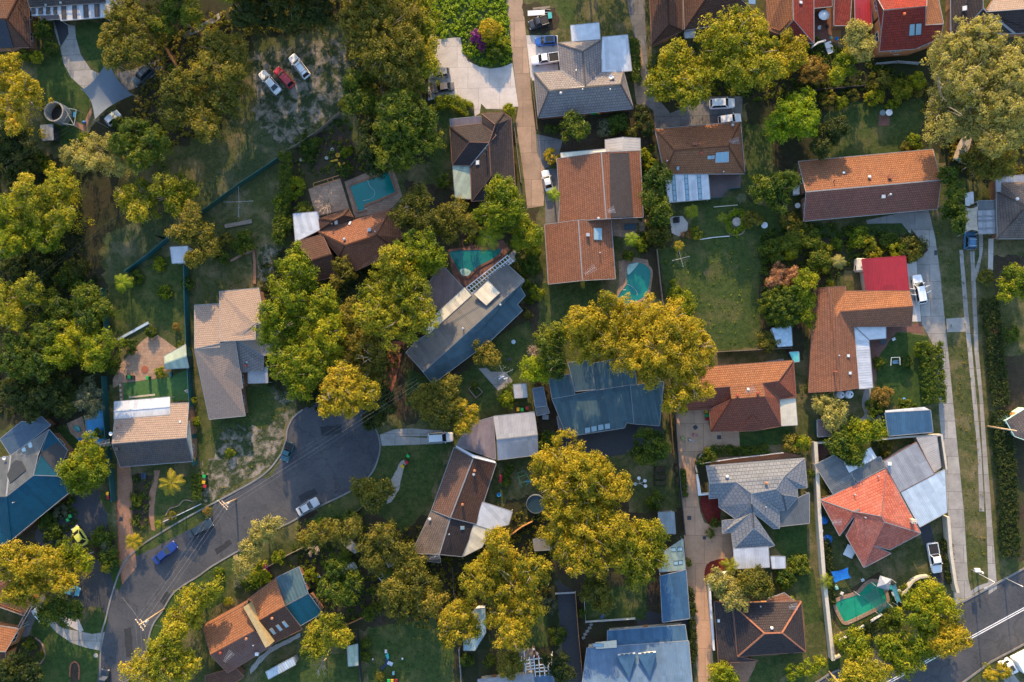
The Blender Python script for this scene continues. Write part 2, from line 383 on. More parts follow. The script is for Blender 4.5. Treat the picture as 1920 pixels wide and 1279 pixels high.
def tree(kind, label, lobes, H, cat='tree', name='tree', group=None, sparse=1.0, clip=False, squash=.72, bark=None, limbs=True, tscale=1.0):
    """lobes: photo pixels (x, y, radius) of the crown's masses; H: height of the crown's top in metres"""
    size, per, cs, k, mat = FOL[kind]; size *= .74; per = int(per*1.5); H *= .9 if H > 7 else 1
    L = []
    for x, y, r in lobes:
        rm = r*SCL*MPP*.97; rz = max(.7, min(rm*squash, H*.45)); h = max(rz*.8, H-rz-random.uniform(0, .18)*H*(len(lobes) > 1))
        p = P(x, y, h); L.append((p, rm, rz))
    cx = sum(p.x*r for p, r, z in L)/sum(r for p, r, z in L); cy = sum(p.y*r for p, r, z in L)/sum(r for p, r, z in L)
    base = Vector((cx, cy, 0)); root = thing(name, label, cat, base, 0, group)
    CC, RR, DD, TT = [], [], [], []
    rmax = max(r for p, r, z in L); cs_ = .5 if clip else min(cs, max(.28, rmax*.36)); sz = min(size, max(.13, cs_*.42))
    for p, rm, rz in L:
        lt = rng.normal()*.13
        if rmax > 1.8 and not clip:                                   # break each mass into boughs
            nb = 6+int(rm*1.2); 
            for i in range(nb):
                a = i/nb*6.283+rng.uniform(-.4, .4); q = rm*rng.uniform(.32, .90); br = rm*rng.uniform(.24, .50)
                c0 = (p.x-base.x+q*math.cos(a), p.y-base.y+q*math.sin(a), p.z+rz*rng.uniform(-.25, .32))
                C, r, d = lobe_clumps(c0, br, br, br*.8, cs_, k*.62*sparse)
                CC.append(C); RR.append(r); DD.append(d); TT.append(np.full(len(C), .5+lt+rng.normal()*.15)+rng.normal(size=len(C))*.17)
            C, r, d = lobe_clumps((p.x-base.x, p.y-base.y, p.z+rz*.1), rm*.76, rm*.76, rz*.84, cs_, k*.8*sparse)
        else:
            C, r, d = lobe_clumps((p.x-base.x, p.y-base.y, p.z), rm*.92, rm*.92, rz, cs_, k*sparse*(1.5 if clip else 1))
        CC.append(C); RR.append(r); DD.append(d); TT.append(np.full(len(C), .5+lt)+rng.normal(size=len(C))*.17)
        if H > 7.5 and sparse > .8:  # hidden low foliage added to stop sun passing under tall crowns
            C, r, d = lobe_clumps(((p.x-base.x)*.9, (p.y-base.y)*.9, H*.30), rm*.66, rm*.66, H*.25, cs_*1.25, k*.42*sparse, -.9)
            CC.append(C); RR.append(r); DD.append(d); TT.append(np.full(len(C), .42)+rng.normal(size=len(C))*.15)
    C = np.concatenate(CC); C[:, 2] = np.maximum(C[:, 2], .15)
    V, t = clumps(C, np.concatenate(RR), np.concatenate(DD), sz, per if rmax > 1 else 24, np.concatenate(TT))
    V[:, 2] = np.maximum(V[:, 2], .05)
    leafobj('crown' if cat == 'tree' else 'foliage', V, t, mat, root)
    mb = MB(); bk = bark or BARK
    lo = min(p.z for p, r, z in L)*.55 if H > 4 else .3
    tr = max(.05, H*.022*tscale); mb.tube([(0, 0, -.05), (random.uniform(-.15, .15), random.uniform(-.15, .15), lo)], tr, 7, tr*.75)
    if limbs:
        for p, rm, rz in L:
            e = Vector((p.x-base.x, p.y-base.y, p.z+rz*.15)); m = Vector((e.x*.45, e.y*.45, lo+(e.z-lo)*.55))
            mb.tube([(0, 0, lo-.1), m, e], tr*.6, 5, tr*.22)
            if H > 5:
                for j in range(4):
                    a = random.uniform(0, 6.28); q = e+Vector((math.cos(a)*rm*.75, math.sin(a)*rm*.75, rz*random.uniform(.45, 1.0)))
                    mb.tube([m.lerp(e, random.uniform(.4, .9)), e.lerp(q, .5)+Vector((0, 0, .2)), q], tr*.24, 4, tr*.05)
    mb.build('trunk' if cat == 'tree' else 'stem', bk, root, local=True, smooth=True)
    return root
def shrub(kind, label, x, y, r, h, cat='shrub', name='shrub', group=None):
    return tree(kind, label, [(x, y, r)], h, cat, name, group, limbs=False, squash=.85)
def hedge(kind, label, path, wd, h, cat='hedge', name='hedge', group=None, kk=5.0):
    size, per, cs, k, mat = FOL[kind]; p = [Vector((q[0], q[1], 0)) for q in path]
    base = p[0].lerp(p[-1], .5); root = thing(name, label, cat, base, 0, group); CC = []; cs = .42
    for a, b in zip(p, p[1:]):
        L = (b-a).length; n = int(L*(wd+1.6*h)*kk*1.3); d = (b-a)/L; s = Vector((-d.y, d.x, 0))
        for i in range(n):
            q = a+d*random.uniform(0, L); t = random.random(); e = random.uniform(-.5, .5)*wd
            z = h*random.uniform(.82, 1.03)-cs*.5
            if t < .35: e = math.copysign(wd/2*random.uniform(.8, 1), e); z = random.uniform(.2, 1)*h-cs*.4
            q = q+s*e; CC.append((q.x-base.x, q.y-base.y, max(.15, z)))
    C = np.array(CC); up = np.tile(np.array([[0, 0, 1.]]), (len(C), 1))
    V, t = clumps(C, cs*rng.uniform(.7, 1.2, len(C)), up, .2, 16, .5+rng.normal(size=len(C))*.2)
    V[:, 2] = np.maximum(V[:, 2], .04)
    leafobj('foliage', V, t, mat, root)
    st = []
    for a, b in zip(p, p[1:]):
        n = max(2, int((b-a).length/1.5))
        for i in range(n): q = a.lerp(b, (i+.5)/n)-base; st += [(q.x, q.y, -.06), (q.x+.02, q.y, h*.7), (q.x+.06, q.y, -.06)]
    MB().tube(st, .04, 5).build('stem', BARK, root, local=True)
    return root
def palm(label, x, y, r, h, kind='yel', n=15, name='palm', cat='palm', droop=.5):
    mat = FOL[kind][4]; R_ = r*SCL*MPP; c = P(x, y, h); base = Vector((c.x, c.y, 0)); root = thing(name, label, cat, base)
    mb = MB(); mb.tube([(0, 0, -.05), (.08, .03, h*.5), (0, 0, h)], .17, 8, .11); mb.build('trunk', BARK, root, local=True, smooth=True)
    for i in range(n):
        a = 2*math.pi*i/n+random.uniform(-.2, .2); L = R_*random.uniform(.8, 1.05); up = random.uniform(.1, .45)
        V = []; cs, sn = math.cos(a), math.sin(a)
        st = []
        for j in range(13):
            t = j/12; st.append(Vector((cs*L*t, sn*L*t, h+L*(up*t*1.6-droop*1.4*t*t))))
        for j in range(1, 12):
            p = st[j]; dirv = (st[j+1]-st[j-1]).normalized(); sd = Vector((-sn, cs, 0)); w_ = L*.26*math.sin(math.pi*(.12+.85*j/12))
            for s_ in (-1, 1):
                tip = p+sd*s_*w_+dirv*w_*.6+Vector((0, 0, -w_*.35)); k = dirv*(L/12*.42)
                V += [p-k, p+k, tip+k*.3, tip-k*.3]
        V = np.array([tuple(v) for v in V]); leafobj('frond', V, .55+rng.normal(size=len(V)//4)*.18, mat, root)
    return root
def cover(name, label, poly, mat_kind, dens, h, cat='ground cover', size=.3, cs=.5, per=14):
    """a spread of low plants nobody could count"""
    mat = FOL[mat_kind][4]; p = np.array([(q[0], q[1]) for q in poly]); lo, hi = p.min(0), p.max(0)
    n = int(dens*(hi-lo).prod()); c = rng.uniform(lo, hi, (n, 2)); ins = np.zeros(n, bool); j = len(p)-1
    for i in range(len(p)):
        cond = ((p[i, 1] > c[:, 1]) != (p[j, 1] > c[:, 1])) & (c[:, 0] < (p[j, 0]-p[i, 0])*(c[:, 1]-p[i, 1])/(p[j, 1]-p[i, 1]+1e-12)+p[i, 0]); ins ^= cond; j = i
    c = c[ins]; pat = np.sin(c[:, 0]*.9+1.3*np.sin(c[:, 1]*.7))*np.cos(c[:, 1]*.8+np.sin(c[:, 0]*.5))
    z = np.abs(rng.normal(size=len(c)))*h*.4+h*(.25+.35*(pat+1)/2); C = np.column_stack([c, z*.7])
    up = np.tile(np.array([[0, 0, 1.]]), (len(C), 1))
    V, t = clumps(C, cs*rng.uniform(.6, 1.3, len(C)), up, size, per, .5+pat*.18+rng.normal(size=len(C))*.18)
    V[:, 2] = np.maximum(V[:, 2], .03)
    o = leafobj(name, V, t, mat); return tag(o, label, cat, None, 'stuff')
# ------------------------------------------------------------------ surfaces
GRASS = ground('lawn', (.020, .040, .010), (.052, .074, .017), (.115, .100, .040), s1=.24, lo=.5, hi=.75, fine=.5, bump=.8)
GRASS2 = ground('dry_lawn', (.032, .046, .013), (.070, .076, .024), (.16, .125, .066), s1=.2, lo=.47, hi=.68, fine=.5, bump=.8)
LUSH = ground('lush_lawn', (.018, .042, .009), (.040, .070, .014), (.075, .080, .024), s1=.3, lo=.5, hi=.78, fine=.5, bump=.8)
PATCHY = ground('worn_grass', (0.017, 0.034, 0.0119), (0.0391, 0.051, 0.0204), (0.2295, 0.1913, 0.153), s1=.42, lo=.46, hi=.62, fine=.55)
FIELD = ground('field_grass', (.026, .046, .017), (.060, .075, .028), (.14, .125, .075), s1=.16, lo=.47, hi=.68, fine=.5, bump=.8)
DIRT = ground('garden_soil', (0.02812, 0.02072, 0.01332), (0.0555, 0.0407, 0.02664), (0.0407, 0.0444, 0.01628), lo=.45, hi=.65, fine=.5)
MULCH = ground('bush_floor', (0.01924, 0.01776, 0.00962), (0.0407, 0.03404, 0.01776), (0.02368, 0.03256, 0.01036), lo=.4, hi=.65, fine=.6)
REDMULCH = ground('red_mulch', (.10, .014, .010), (.16, .025, .018), (.08, .012, .01), fine=.45)
SAND = ground('white_sand', (.36, .30, .24), (.50, .43, .36), (.10, .10, .05), s1=.3, lo=.44, hi=.60, fine=.4)
GRAVEL = ground('pale_gravel', (.24, .22, .20), (.42, .39, .36), (.30, .27, .24), s2=4, fine=.5)
ASPH = ground('asphalt', (.042, .046, .054), (.060, .064, .073), (.086, .085, .089), s1=.13, s2=2.2, lo=.42, hi=.72, bump=.2, bs=10, fine=.2, crack=.32)
ASPH2 = ground('dark_asphalt', (.034, .037, .044), (.050, .053, .060), (.062, .062, .064), s1=.09, s2=3, lo=.45, hi=.75, bump=.2, bs=10, fine=.14)
CONC = slabs('concrete', (.30, .285, .265), (.12, .11, .10), 5.0, 3.2, stain=.4)
CONCL = slabs('pale_concrete', (.52, .47, .43), (.30, .27, .25), 4.2, 4.2, stain=.28)
CONCB = slabs('brown_concrete', (.35, .24, .165), (.17, .115, .08), 3.4, 5.2, stain=.35)
FORE = slabs('tan_forecourt', (.43, .265, .165), (.22, .13, .085), 3.4, 5.2, stain=.3)
CONCD = slabs('stained_concrete', (.16, .155, .155), (.07, .07, .07), 4.0, 4.0, stain=.5)
PAVE = slabs('brick_paving', (.32, .17, .105), (.12, .07, .05), .24, .12, ms=.012)
PAVET = slabs('tan_paving', (.36, .235, .16), (.18, .12, .085), .6, .6, stain=.3)
PAVER = slabs('red_paving', (.21, .10, .075), (.08, .035, .025), .24, .12, ms=.012)
KERB = slabs('kerb_concrete', (.19, .185, .18), (.15, .14, .13), 2.5, 9.0, stain=.3)
STONE = slabs('stone_coping', (.30, .20, .14), (.13, .09, .06), .45, .4)
PAINTW = plain('road_paint', (.72, .72, .70), .7, var=.25, scale=3)
CREAM = plain('cream_render', (.44, .39, .31), .8, var=.14)
WHITE = plain('white_paint', (.60, .60, .60), .5, var=.1)
BRICKW = plain('brown_brick', (.23, .115, .07), .85, var=.3, scale=3)
BRICKR = plain('red_brick', (.28, .09, .05), .85, var=.3, scale=3)
TIMBER = plain('grey_timber', (.20, .16, .125), .85, var=.35, scale=3)
TIMBERO = plain('orange_timber', (.36, .17, .065), .8, var=.3, scale=3)
STEEL = plain('galvanised_steel', (.45, .46, .47), .4, .5, var=.15)
DARKM = plain('dark_metal', (.04, .045, .05), .5, .2)
BLACK = plain('black_rubber', (.018, .018, .02), .8)
TEALM = corr('teal_sheet', (.016, .085, .09), .25, stain=.15)
GUTW = plain('gutter_white', (.21, .205, .20), .5, var=.1)
GUTB = plain('gutter_brown', (.16, .075, .045), .5, var=.15)
GUTG = plain('gutter_grey', (.20, .21, .22), .5, var=.15)
PANE = glass('window_glass', (.03, .04, .045), .06)
SOLAR = glass('solar_glass', (.010, .012, .022), .12)
SKYL = glass('skylight_glass', (.20, .32, .38), .12)
TERRA = tiles('terracotta_tiles', (.24, .108, .064), (.185, .08, .049))
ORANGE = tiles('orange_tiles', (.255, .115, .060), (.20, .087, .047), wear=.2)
REDT = tiles('red_tiles', (.24, .042, .030), (.17, .03, .024), wear=.3)
PINKT = tiles('salmon_tiles', (.42, .12, .075), (.30, .075, .05), (.17, .06, .05), wear=.25, dirt=(.45, .26, .22), bw=.45, rh=.5)
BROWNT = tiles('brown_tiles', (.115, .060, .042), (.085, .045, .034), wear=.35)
DBROWN = tiles('dark_brown_tiles', (.050, .042, .043), (.037, .031, .033), wear=.25, dirt=(.085, .06, .05))
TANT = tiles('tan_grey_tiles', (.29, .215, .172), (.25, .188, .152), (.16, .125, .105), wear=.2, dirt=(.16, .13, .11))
GREYT = tiles('grey_tiles', (.205, .185, .182), (.165, .15, .15), wear=.15, bw=.5, rh=.5)
BLUEG = tiles('blue_grey_tiles', (.175, .185, .205), (.145, .155, .172), wear=.1, bw=.66, rh=.66)
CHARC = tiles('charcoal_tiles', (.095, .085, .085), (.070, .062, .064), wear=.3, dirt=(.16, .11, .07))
GBROWN = tiles('weathered_tiles', (.12, .10, .092), (.09, .075, .07), wear=.5, dirt=(.26, .20, .16))
WAVY = corr('lit_wavy_sheet', (.120, .118, .116), .3, .6, .05, .5, (.07, .07, .07), spec=.2)  # sunlit slope of the diagonal roof, light put into a paler neutral grey
BLUEM = corr('blue_sheet', (.034, .088, .158), .3, .6, 0, .35, (.08, .12, .16), spec=.2)
BLUEL = corr('pale_blue_sheet', (.080, .138, .22), .3, .6, 0, .4, (.15, .19, .24), spec=.2)
DEEPB = corr('deep_blue_sheet', (.004, .056, .092), .33, .6, 0, .2, (.02, .055, .09), spec=.15)
SLATEB = corr('slate_blue_sheet', (.052, .098, .118), .7, .65, 0, .5, (.09, .11, .115), spec=.15)
WHITEM = corr('white_sheet', (.46, .48, .51), .3, .4, .15, .18, (.36, .36, .35))
GREYM = corr('grey_sheet', (.27, .275, .29), .3, .42, .2, .25, (.17, .165, .16))
DGREYM = corr('dark_grey_sheet', (.10, .11, .115), .3, .42, .2, .3, (.15, .145, .13))
BROWNM = corr('brown_sheet', (.13, .09, .085), .3, .5, .1, .4, (.07, .05, .045))
RUSTM = corr('mauve_sheet', (.20, .155, .155), .28, .5, .15, .5, (.10, .065, .05))
CREAMM = corr('cream_sheet', (.55, .50, .38), .35, .5, .05, .2, (.32, .28, .2))
REDM = corr('red_sheet', (.29, .016, .021), .28, .38, .1, .12, (.22, .015, .02))
PGREENM = corr('pale_green_sheet', (.30, .36, .28), .3, .5, .05, .35, (.20, .24, .17))
FIBRO = corr('translucent_sheet', (.34, .32, .30), .3, .5, 0, .35, (.2, .18, .16))

# ------------------------------------------------------------------ houses
def face_uv(pv):
    n = Vector((0, 0, 0))
    for i in range(len(pv)):
        a, b = pv[i], pv[(i+1) % len(pv)]
        n += Vector(((a.y-b.y)*(a.z+b.z), (a.z-b.z)*(a.x+b.x), (a.x-b.x)*(a.y+b.y)))
    n.normalize()
    if n.z < 0: n = -n
    e = Vector((0, 0, 1)).cross(n)
    if e.length < .02:
        k = max(range(len(pv)), key=lambda i: (pv[(i+1) % len(pv)]-pv[i]).length); e = pv[(k+1) % len(pv)]-pv[k]
    e.normalize(); f = n.cross(e)
    return n, [(p.dot(e), p.dot(f)) for p in pv]
class House:
    def __init__(s, name, label, cat='house', group=None):
        s.name, s.label, s.cat, s.group = name, label, cat, group; s.root = None; s.tris = []; s.door = False
    def part(s, mat, V, F, sup='wall', n='roof', wall=None, gut=None, cap=None, valley=None, thick=.14, inset=.45, win=True, floor=0.0, post=None):
        """V: 'x,y,h ...' in tile pixels, F: faces as base-36 index strings"""
        V = pts(V) if isinstance(V, str) else V
        F = [[int(c, 36) for c in f] for f in F.split()]
        for i, f in enumerate(F):                        # counter-clockwise from above
            ar = sum(V[f[k]].x*V[f[(k+1) % len(f)]].y-V[f[(k+1) % len(f)]].x*V[f[k]].y for k in range(len(f)))
            if ar < 0: F[i] = f[::-1]
        if s.root is None:
            c = sum((Vector((v.x, v.y, 0)) for v in V), Vector())/len(V); s.root = thing(s.name, s.label, s.cat, c, 0, s.group)
        nrm = []; uv = []; t0 = len(s.tris)
        for f in F:
            q, u = face_uv([V[i] for i in f]); nrm.append(q); uv.append(u)
            for k in range(1, len(f)-1): s.tris.append((V[f[0]], V[f[k]], V[f[k+1]], q))
        edge = {}
        for fi, f in enumerate(F):
            for k in range(len(f)): edge.setdefault((f[k], f[(k+1) % len(f)]), fi)
        bnd = {a: b for (a, b) in edge if (b, a) not in edge}
        nv = len(V); VV = list(V)+[v-Vector((0, 0, thick)) for v in V]; FF = [tuple(f) for f in F]+[tuple(i+nv for i in f[::-1]) for f in F]; UU = list(uv)+[u[::-1] for u in uv]
        for a, b in bnd.items(): FF.append((a, a+nv, b+nv, b)); UU.append([(0, 0), (0, thick), (1, thick), (1, 0)])
        r = mk(n, VV, FF, mat, s.root, uv=UU)
        # ridge and hip cappings, valley flashings, gutters
        mr, mv, mg = MB(), MB(), MB()
        for (a, b), fi in edge.items():
            if a < b and (b, a) in edge:
                fj = edge[(b, a)]
                ci = sum((V[k] for k in F[fi]), Vector())/len(F[fi]); cj = sum((V[k] for k in F[fj]), Vector())/len(F[fj])
                dz = nrm[fi].dot(cj-ci)
                if nrm[fi].angle(nrm[fj]) < .12: continue
                up = (nrm[fi]+nrm[fj]).normalized()
                (mr if dz < 0 else mv).bar(V[a]-up*.02, V[b]-up*.02, .26 if dz < 0 else .34, .09 if dz < 0 else .04, up)
        for a, b in bnd.items():
            if abs(V[a].z-V[b].z) < .12*(V[a]-V[b]).length and (V[a]-V[b]).length > .6:
                d = (V[b]-V[a]).normalized(); out = Vector((d.y, -d.x, 0)); o = out*.05-Vector((0, 0, .1))
                mg.bar(V[a]+o, V[b]+o, .11, .12)
            elif (V[a]-V[b]).length > .6:
                mg.bar(V[a]-Vector((0, 0, .03)), V[b]-Vector((0, 0, .03)), .10, .05)
        if cap is not False and mr.V: mr.build('ridge_capping', cap or mat, r)
        if mv.V: mv.build('valley_flashing', valley or GUTG, r)
        if gut is not False and mg.V: mg.build('gutter', gut or GUTW, s.root)
        # what carries the roof
        loop = [next(iter(bnd))]
        while len(loop) <= nv:
            q = bnd.get(loop[-1])
            if q is None or q == loop[0]: break
            loop.append(q)
        m = len(loop); LP = [V[i] for i in loop]
        if sup == 'wall':
            ins = []
            for i in range(m):
                a, b, c = LP[i-1], LP[i], LP[(i+1) % m]
                d1 = Vector((b.x-a.x, b.y-a.y)); d2 = Vector((c.x-b.x, c.y-b.y))
                if d1.length < 1e-6 or d2.length < 1e-6: ins.append(Vector(b)); continue
                d1.normalize(); d2.normalize(); n1 = Vector((-d1.y, d1.x)); n2 = Vector((-d2.y, d2.x)); bi = n1+n2
                bi = bi.normalized() if bi.length > .1 else n1; k = min(2.0, 1/max(.35, bi.dot(n1)))
                ins.append(Vector((b.x+bi.x*inset*k, b.y+bi.y*inset*k, b.z)))
            mine = s.tris[t0:]
            def under(v):
                z = None
                for a_, b_, c_, n_ in mine:
                    d = (b_.y-c_.y)*(a_.x-c_.x)+(c_.x-b_.x)*(a_.y-c_.y)
                    if abs(d) < 1e-9: continue
                    u = ((b_.y-c_.y)*(v.x-c_.x)+(c_.x-b_.x)*(v.y-c_.y))/d; w_ = ((c_.y-a_.y)*(v.x-c_.x)+(a_.x-c_.x)*(v.y-c_.y))/d
                    if u > -.02 and w_ > -.02 and u+w_ < 1.02:
                        q = u*a_.z+w_*b_.z+(1-u-w_)*c_.z; z = q if z is None else min(z, q)
                return (v.z-.25) if z is None else z
            W = []; WF = []
            for i in range(m): ins[i].z = under(ins[i]); W += [(ins[i].x, ins[i].y, floor-.05), (ins[i].x, ins[i].y, max(floor+.3, ins[i].z-thick*.7))]
            for i in range(m): j = (i+1) % m; WF.append((2*i, 2*j, 2*j+1, 2*i+1))
            ww = mk('wall', W, WF, wall or BRICKW, s.root)
            nw = P((NAD[0]-X0)/SCL, (NAD[1]-Y0)/SCL)
            for i in range(m):
                a, b = ins[i], ins[(i+1) % m]; d = Vector((b.x-a.x, b.y-a.y, 0)); L = d.length
                if L < 2.6 or not win: continue
                d.normalize(); out = Vector((d.y, -d.x, 0)); mid = (a+b)/2; mid.z = 0
                if out.dot((nw-mid).normalized()) < .25: continue
                top = min(a.z, b.z)-thick-.12; cnt = max(1, int(L/3.4))
                for k in range(cnt):
                    c = Vector((a.x, a.y, 0))+d*L*(k+.5)/cnt; wd = min(1.7, L/cnt*.6)
                    if not s.door and k == cnt//2 and L > 4:
                        s.door = True
                        dr = MB().box(c+out*.03+Vector((0, 0, floor)), .95, .08, min(2.05, top-floor), math.atan2(d.y, d.x)).build('door', TIMBERO, s.root)
                        MB().box(c+out*.09+d*.35+Vector((0, 0, floor+1.0)), .12, .05, .04, math.atan2(d.y, d.x)).build('handle', STEEL, dr); continue
                    hgt = min(1.2, top-floor-1.0); z = top-hgt
                    if hgt < .4: continue
                    rz = math.atan2(d.y, d.x); q = c+out*.02; q.z = z
                    fr = MB()
                    for dx, dz, sx, sz in ((0, 0, wd+.12, .08), (0, hgt-.06, wd+.12, .08), (-wd/2, .06, .07, hgt-.1), (wd/2, .06, .07, hgt-.1), (0, .06, .05, hgt-.1)):
                        fr.box(q+d*dx+Vector((0, 0, dz)), sx, .10, sz, rz)
                    fo = fr.build('window', WHITE, s.root)
                    MB().box(q+Vector((0, 0, .05))+out*.005, wd, .05, hgt-.1, rz).build('pane', PANE, fo)
        elif sup == 'post':
            for v in LP:
                c = sum(LP, Vector())/m; q = v.lerp(c, .05)
                MB().box((q.x, q.y, -.05), .12, .12, v.z-thick*.5).build('post', post or STEEL, s.root)
        return r
    def on(s, x, y):
        d = ray(x, y); o = Vector((0, 0, CAM_H)); best = None
        for a, b, c, n in s.tris:
            h = intersect_ray_tri(a, b, c, d, o, True)
            if h is not None and (best is None or h.z > best[0].z): best = (h, n)
        if best is None:
            a, b, c, n = max(s.tris, key=lambda t: -((t[0]+t[1]+t[2])/3-P(x, y, 3)).length)
            k = n.dot(a-o)/n.dot(d); best = (o+d*k, n)
        return best
    def panel(s, p, mat, name='solar_panel', lift=.09, frame=None, nx=1, ny=1):
        """a flat panel lying on the roof, its corners given in pixels (clockwise from top left)"""
        q = [tuple(float(v) for v in t.split(',')) for t in p.split()]
        c = [s.on(sum(a for a, b in q)/4, sum(b for a, b in q)/4)]; h0, n = c[0]
        C = []
        for x, y in q:
            d = ray(x, y); o = Vector((0, 0, CAM_H)); C.append(o+d*(n.dot(h0-o)/n.dot(d)))
        V = [v+n*lift for v in C]+[v-n*.02 for v in C]
        F = [(3, 2, 1, 0), (0, 1, 5, 4), (1, 2, 6, 5), (2, 3, 7, 6), (3, 0, 4, 7)]
        o = mk(name, V, F, mat, s.root, uv=None)
        mb = MB(); T = V[:4]
        for i in range(nx+1): t = i/nx; mb.bar(T[0].lerp(T[1], t), T[3].lerp(T[2], t), .06, .03, n)
        for i in range(ny+1): t = i/ny; mb.bar(T[0].lerp(T[3], t), T[1].lerp(T[2], t), .06, .03, n)
        mb.build('frame', frame or DARKM, o); return o
    def skylight(s, x, y, w=.8, l=1.2, ang=0, mat=None, name='skylight'):
        h, n = s.on(x, y); e = Vector((math.cos(ang), math.sin(ang), 0)); e = (e-n*e.dot(n)).normalized(); f = n.cross(e)
        V = []
        for z in (-.03, .14):
            for a, b in ((-1, -1), (1, -1), (1, 1), (-1, 1)): V.append(h+e*a*w/2+f*b*l/2+n*z)
        o = mk(name, V, [(0, 1, 5, 4), (1, 2, 6, 5), (2, 3, 7, 6), (3, 0, 4, 7), (4, 5, 6, 7)], GUTW, s.root)
        V = [h+e*a*(w/2-.08)+f*b*(l/2-.08)+n*.16 for a, b in ((-1, -1), (1, -1), (1, 1), (-1, 1))]
        mk('pane', V+[v-n*.03 for v in V], [(0, 1, 2, 3), (0, 4, 5, 1), (1, 5, 6, 2), (2, 6, 7, 3), (3, 7, 4, 0)], mat or SKYL, o)
    def vent(s, x, y, kind='pipe', mat=None):
        h, n = s.on(x, y); mb = MB()
        if kind == 'pipe': mb.lathe(h-Vector((0, 0, .1)), [(.07, 0), (.07, .6), (.13, .6), (.13, .72), (.02, .76)], 10); nm = 'vent_pipe'
        elif kind == 'whirly': mb.lathe(h-Vector((0, 0, .1)), [(.16, 0), (.16, .3), (.26, .36), (.29, .5), (.22, .64), (.02, .68)], 14); nm = 'roof_ventilator'
        elif kind == 'box': mb.box(h-Vector((0, 0, .15)), .55, .5, .6); mb.box(h+Vector((0, 0, .45)), .65, .6, .07); nm = 'roof_vent'
        elif kind == 'flue': mb.lathe(h-Vector((0, 0, .1)), [(.12, 0), (.12, 1.2), (.2, 1.2), (.2, 1.4), (.03, 1.45)], 12); nm = 'flue'
        else: mb.box(h-Vector((0, 0, .5)), .75, .6, 1.6); mb.box(h+Vector((0, 0, 1.1)), .9, .75, .12); mb.lathe(h+Vector((-.15, 0, 1.22)), [(.1, 0), (.1, .25), (.02, .27)], 8); mb.lathe(h+Vector((.18, 0, 1.22)), [(.1, 0), (.1, .25), (.02, .27)], 8); nm = 'chimney'
        mb.build(nm, mat or STEEL, s.root, smooth=False)
    def antenna(s, x, y, ang=.6, L=1.8):
        h, n = s.on(x, y); mb = MB(); t = h+Vector((0, 0, 1.5)); mb.tube([h-Vector((0, 0, .1)), t], .03, 5)
        d = Vector((math.cos(ang), math.sin(ang), 0)); e = Vector((-d.y, d.x, 0)); mb.tube([t-d*L/2, t+d*L/2], .025, 4)
        for k in range(9):
            c = t+d*L*(k/8-.5); w_ = .35+.35*(k/8); mb.tube([c-e*w_, c+e*w_], .018, 4)
        mb.build('tv_antenna', STEEL, s.root)
    def dish(s, x, y):
        h, n = s.on(x, y); MB().tube([h-Vector((0, 0, .1)), h+Vector((0, 0, .5))], .03, 5).lathe(h+Vector((0, 0, .45)), [(.02, 0), (.25, .06), (.38, .2), (.36, .21), (.02, .03)], 14).build('satellite_dish', WHITE, s.root)

# ------------------------------------------------------------------ fences, walls, kerbs
def fence(label, path, h, mat, wd=.08, step=2.6, name='fence', cat='fence', postm=None, cap=None, slat=False, group=None):
    p = [Vector((q[0], q[1], 0)) for q in path]; root = thing(name, label, cat, p[0], 0, group)
    mb = MB()
    if slat:
        for a, b in zip(p, p[1:]):
            for k in range(4): mb.bar(a+Vector((0, 0, .2+k*(h-.3)/3)), b+Vector((0, 0, .2+k*(h-.3)/3)), .05, .12)
    else: mb.strip(p, wd, -.05, h)
    mb.build('panel', mat, root)
    me = None
    for a, b in zip(p, p[1:]):
        L = (b-a).length; n = max(1, int(L/step))
        for i in range(n+(b is p[-1])):
            q = a.lerp(b, i/n)
            if me is None:
                po = MB().box((0, 0, -.05), wd+.07, wd+.07, h+.12).build('post', postm or mat, root, local=True); me = po.data
            else:
                po = bpy.data.objects.new('post', me); COL.objects.link(po); po.parent = root
            po.location = q-p[0]; po.rotation_euler = (0, 0, math.atan2((b-a).y, (b-a).x))
    if cap is not None:
        MB().strip([(q.x, q.y) for q in p], wd+.06, h, h+.05).build('capping', cap, root)
    return root
def wall(label, path, h, mat, wd=.3, name='garden_wall', cat='wall', cap=None):
    root = thing(name, label, cat, Vector((path[0][0], path[0][1], 0)))
    MB().strip(path, wd, -.05, h).build('wall_body', mat, root)
    MB().strip(path, wd+.08, h, h+.06).build('coping', cap or mat, root); return root
def kerb(path, wd=.32, h=.12):
    o = MB().strip(path, wd, -.02, h).build('kerb', KERB); tag(o, 'grey concrete kerb along the edge of the road', 'kerb', None, 'structure')
def edging(label, path, mat, wd=.18, h=.12, name='garden_edging', cat='edging'):
    return tag(MB().strip(path, wd, -.02, h).build(name, mat), label, cat)
